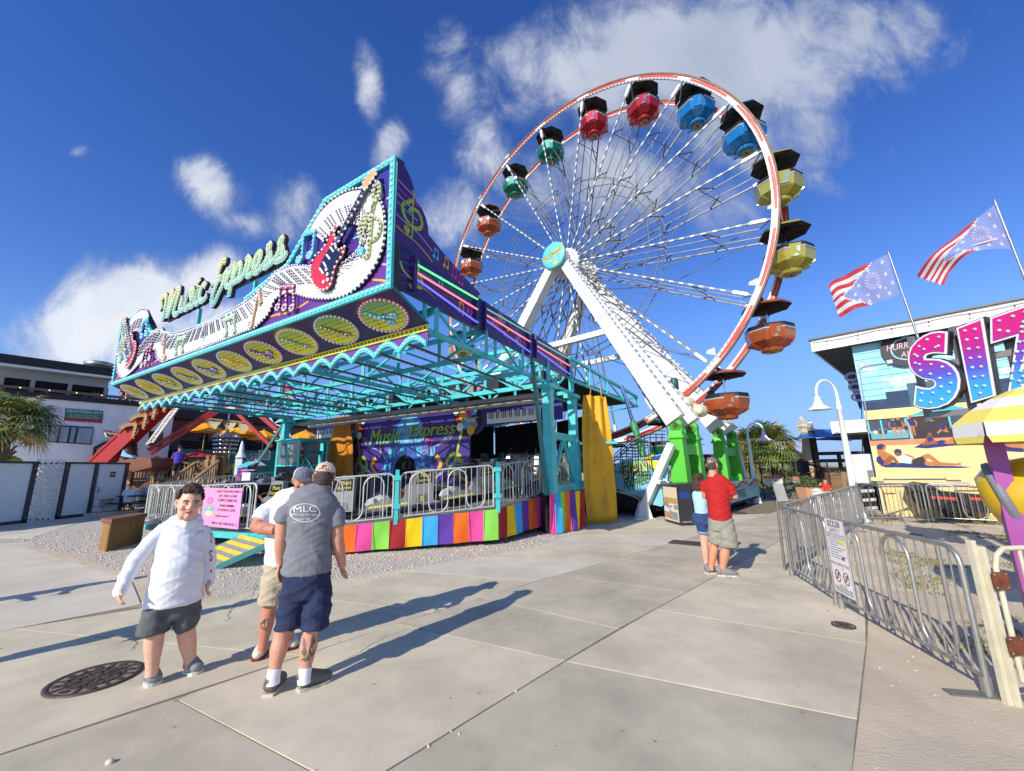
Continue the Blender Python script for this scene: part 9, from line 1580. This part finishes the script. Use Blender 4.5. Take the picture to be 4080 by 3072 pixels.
cg_ = fab('shorts_sage', (146, 144, 130)); mb = MB(); etube(mb, [Q(612, 870, .04), Q(622, 960, .04), Q(630, 1010, .04)], [.175, .19, .19], [.14, .15, .14], cg_, r0.X, 20); etube(mb, [Q(570, 960, .05), Q(560, 1060, .06), Q(556, 1150, .06)], [.11, .11, .105], [.12, .12, .115], cg_, r0.X, 16); etube(mb, [Q(675, 970, .03), Q(695, 1080, .0), Q(708, 1192, .0)], [.115, .128, .125], [.13, .13, .125], cg_, r0.X, 16); etube(mb, [Q(752, 1045, .0), Q(760, 1100, .0), Q(765, 1160, .0)], [.03, .035, .03], [.09, .10, .09], cg_, r0.X, 12); remesh(mb, 'shorts', r0.o, .010, 3, .024, .09); r0.cap(r0.o, (122, 120, 118), None, True, (122, 120, 118)); q_, r_, f_, u_, k_ = r0.hf; mb = MB()
for i in range(110): a = rr.uniform(-2.9, -.25); z = rr.uniform(-.055, .034); mb.ball(q_(.070 * math.cos(a), .012 + .086 * math.sin(a), z), .011, hd, 6, 4)
remesh(mb, 'hair', r0.o, .008, 1); sn = ((128, 126, 124), (206, 196, 184), (176, 174, 170)); r0.shoe(r0.o, a1, Q(452, 1490, .04), Q(575, 1470, .16), sn); s2_ = r0.shoe(r0.o, a2, Q(578, 1540, -.02), Q(812, 1545, .04), sn); s2_['label'] = 'grey sneaker with white letter'; r0.decal(s2_, s2_, [tx('N', *z9(672, 1530), *z9(722, 1528), 12)], pw)
w0 = P_('person with curly brown hair in pale blue top and denim shorts', 2822, 2262); sk = skinm('woman', (226, 166, 142)); mb = MB(); Q = lambda x, y, dy=0: w0(*z9(x, y), dy); a1, a2 = Q(455, 1385, .0), Q(560, 1355, .08); k1, k2 = Q(440, 1190, .0), Q(505, 1170, .05); h1, h2 = Q(420, 940, .04), Q(480, 940, .06); leg(mb, h1, k1, a1, sk, (.085, .056, .056, .035), 1.05); leg(mb, h2, k2, a2, sk, (.085, .056, .056, .035)); hc = Q(375, 470, .05); w0.head(mb, hc, .215, w0.Y + w0.X * .5, sk, Z, False); e_, w_2 = Q(440, 735, .0), Q(500, 745, .16); arm(mb, Q(365, 600, .02), e_, w_2, sk, (.050, .042, .032)); w0.hand(mb, w_2, w0.X, Z, sk, .15, .5); mb.tube([Q(385, 540, .05), Q(390, 700, .05), Q(420, 900, .05)], [.07, .11, .12], sk, 12)
for a_, t_ in ((a1, Q(430, 1428, -.06)), (a2, Q(605, 1388, .10))): f0 = V((a_.x, a_.y, .035)); t_.z = .018; etube(mb, [f0 - (t_ - f0).normalized() * .04, f0.lerp(t_, .4), t_], [.03, .036, .03], [.028, .024, .014], sk, w0.X, 10)
remesh(mb, 'body', w0.o, .008, 3); tp = fab('top_blue', (172, 214, 222)); mb = MB(); sp = [(372, 560, .05), (376, 600, .05), (388, 680, .04), (400, 760, .04), (408, 825, .05)]; etube(mb, [Q(*p) for p in sp], [(Q(p[0] + w, p[1]) - Q(p[0] - w, p[1])).length / 2 for p, w in zip(sp, (52, 78, 82, 76, 80))], [.07, .10, .125, .12, .125], tp, w0.X, 22); remesh(mb, 'tank_top', w0.o, .009, 3, .016, .08); dn_ = fab('denim', (44, 66, 112)); mb = MB(); etube(mb, [Q(410, 815, .05), Q(420, 900, .05), Q(425, 950, .05)], [.155, .175, .17], [.13, .15, .14], dn_, w0.X, 20); etube(mb, [Q(405, 930, .03), Q(430, 1035, .02)], [.10, .095], [.12, .105], dn_, w0.X, 14); etube(mb, [Q(470, 930, .07), Q(490, 1035, .06)], [.095, .09], [.12, .105], dn_, w0.X, 14); sh_ = remesh(mb, 'shorts', w0.o, .009, 3, .016, .09); mb = MB(); mb.lathe([(.108, -.012), (.112, .0), (.112, .02), (.104, .028)], Q(431, 1035, .02), mat('denim_cuff', (120, 140, 176), .9), 16); mb.build('cuff', sh_)
mb = MB(); hb_ = mat('hair_brown', (74, 52, 42), .8, var=.5, scale=50)
for i in range(420):
    t = rr.uniform(0, 1); a = rr.uniform(0, 6.28); x, y = (355 + 62 * math.cos(a) * (.75 + .35 * t) * rr.uniform(.6, 1), 390 + 165 * t); mb.ball(Q(x + 8, y, .04 + .10 * math.sin(a) - .02), rr.uniform(.014, .026), hb_, 6, 4)
remesh(mb, 'hair', w0.o, .008, 1, .022, .03)
# ---- people further away
def far(label, base, H, cols, face=-1, sit=False, hair=(60, 44, 34), lean=0.0, hat=None, group=None):
    p = P_(label, 0, 0, group, V(base)); sk = skinm('far', (206, 148, 116)); Lp = lambda x, y, z: p.r + p.X * x * H / 1.75 + p.Y * y * H / 1.75 + Z * z * H / 1.75; mb = MB(); dz = -.42 if sit else 0; fy = face
    for sg in (-1, 1):
        h = Lp(.09 * sg, .0, .90 + dz); k = Lp(.12 * sg, .42 * fy if sit else .03, .48 + (0 if sit else 0)); a = Lp(.12 * sg, .40 * fy if sit else 0, .09); leg(mb, h, k, a, sk); mb.ball(Lp(.12 * sg, (.40 if sit else .0) * fy + .07 * fy, .05), .06, sk, 8, 6, (.8, 1.5, .7)); s_ = Lp(.19 * sg + lean, 0, 1.42 + dz); e = Lp(.25 * sg + lean, .10 * fy, 1.14 + dz); w = Lp(.16 * sg + lean, .32 * fy, 1.10 + dz); arm(mb, s_, e, w, sk); p.hand(mb, w, p.Y * fy, Z, sk, .16, .5)
    mb.tube([Lp(lean, 0, 1.45 + dz), Lp(lean * .5, 0, 1.1 + dz), Lp(0, 0, .88 + dz)], [.08, .13, .13], sk, 10); p.head(mb, Lp(lean, .02 * fy, 1.635 + dz), .22, p.Y * fy, sk, Z); remesh(mb, 'body', p.o, .014, 2); tm, bm_ = fab('far_%d_%d' % cols[0][:2], cols[0]), fab('far_%d_%d' % cols[1][:2], cols[1]); mb = MB(); etube(mb, [Lp(lean, 0, 1.50 + dz), Lp(lean, 0, 1.40 + dz), Lp(lean * .6, 0, 1.15 + dz), Lp(0, 0, .90 + dz)], [.07, .20, .19, .19], [.06, .12, .14, .14], tm, p.X, 14); [mb.tube([Lp(.17 * sg + lean, 0, 1.42 + dz), Lp(.235 * sg + lean, .06 * fy, 1.22 + dz)], [.075, .066], tm, 10) for sg in (-1, 1)]; remesh(mb, 'shirt', p.o, .014, 2, .02, .1); mb = MB(); etube(mb, [Lp(0, 0, .96 + dz), Lp(0, 0, .82 + dz)], [.18, .19], [.14, .14], bm_, p.X, 14)
    for sg in (-1, 1): h = Lp(.09 * sg, .0, .88 + dz); k = Lp(.12 * sg, .40 * fy if sit else .03, .50); mb.tube([h, k], [.105, .095], bm_, 10)
    remesh(mb, 'trousers', p.o, .014, 2); mb = MB(); hmm = mat('hair_%d_%d' % hair[:2], hair, .8, var=.3); q_, r_, f_, u_, k_ = p.hf
    if hat: mb.lathe([(.135, .02), (.10, .03), (.098, .10), (.06, .135), (0, .14)], q_(0, 0, .02), fab('hat_%d' % hat[0], hat), 14)
    else: [mb.ball(q_(.068 * math.cos(a) * math.sin(t), -.012 + .085 * math.sin(a) * math.sin(t), .03 + .09 * math.cos(t)), .026, hmm, 6, 4) for t in (.1, .6, 1.1, 1.5) for a in np.arange(0, 6.2, .7) if not (t > 1 and math.sin(a) > .3)]
    mb.build('hat' if hat else 'hair', p.o); return p
fp = at(600 + .3165 * 325, 1890, 21.2); fp.z = zdk_; far('person in purple hooded jacket and dark cap walking behind the deck railing', fp, 1.75, ((86, 66, 176), (44, 44, 48)), 1, hair=(30, 30, 34), hat=(34, 36, 44))
fp = at(505, 2040, 19.0); fp.z = 0; far('person in white shirt seated at the picnic table with back to the path', fp, 1.72, ((226, 228, 232), (34, 34, 40)), 1, True)
for x, y, c, lab in ((960, 1010, (206, 176, 130), 'person with long blonde hair seated on the deck'), (1085, 1000, (236, 216, 60), 'person in yellow shirt seated beside the white lantern'), (870, 1000, (150, 130, 90), 'person in olive shirt seated on the deck behind the mast')): fp = at(600 + .3165 * x, 1550 + .3165 * y, 23.4); fp.z = 1.25; far(lab, fp, 1.6, (c, (80, 70, 60)), 1, True, (206, 170, 110))
for x, c, lab in ((1018, (60, 40, 36), 'person in dark top on the restaurant terrace, left of two at the rail end'), (1076, (40, 38, 42), 'person in black top on the restaurant terrace, right of two at the rail end')): a_, z_ = lw(x, 420, -.8); far(lab, LF(a_, zt + .3, -.8), 1.5, (c, (40, 40, 44)), -1, True, hat=(60, 52, 40) if x < 1050 else None)
zR = lambda x, y, Yd: at(2850 + x * .3301, 1600 + y * .3301, Yd)
for x, Yd, c, hr, H, lab in ((1215, 19.6, (30, 28, 30), (30, 24, 22), 1.65, 'person in dark top seated in the shade by the timber wall'), (1350, 19.4, (206, 52, 40), (60, 40, 30), 1.15, 'child with red bag seated beside the adult at the timber wall')): fp = zR(x, 1110, Yd); fp.z = 0; far(lab, fp, H, (c, (60, 60, 66)), -1, True, hr)
fp = at(3188, 1860, 29.5); fp.z = 1.3; far('person in maroon top sitting on the far boardwalk rail', fp, 1.6, (( 96, 44, 40), (40, 40, 46)), 1, True, (30, 24, 22))
for x, y, c in ((-5.4, 3.5, (60, 62, 70)), (-8.2, 4.9, (120, 60, 50))): far('person in %s shirt standing past the left picture edge' % ('dark' if c[0] == 60 else 'brown'), (x, y, .014), 1.78, (c, (50, 50, 56)), -1)
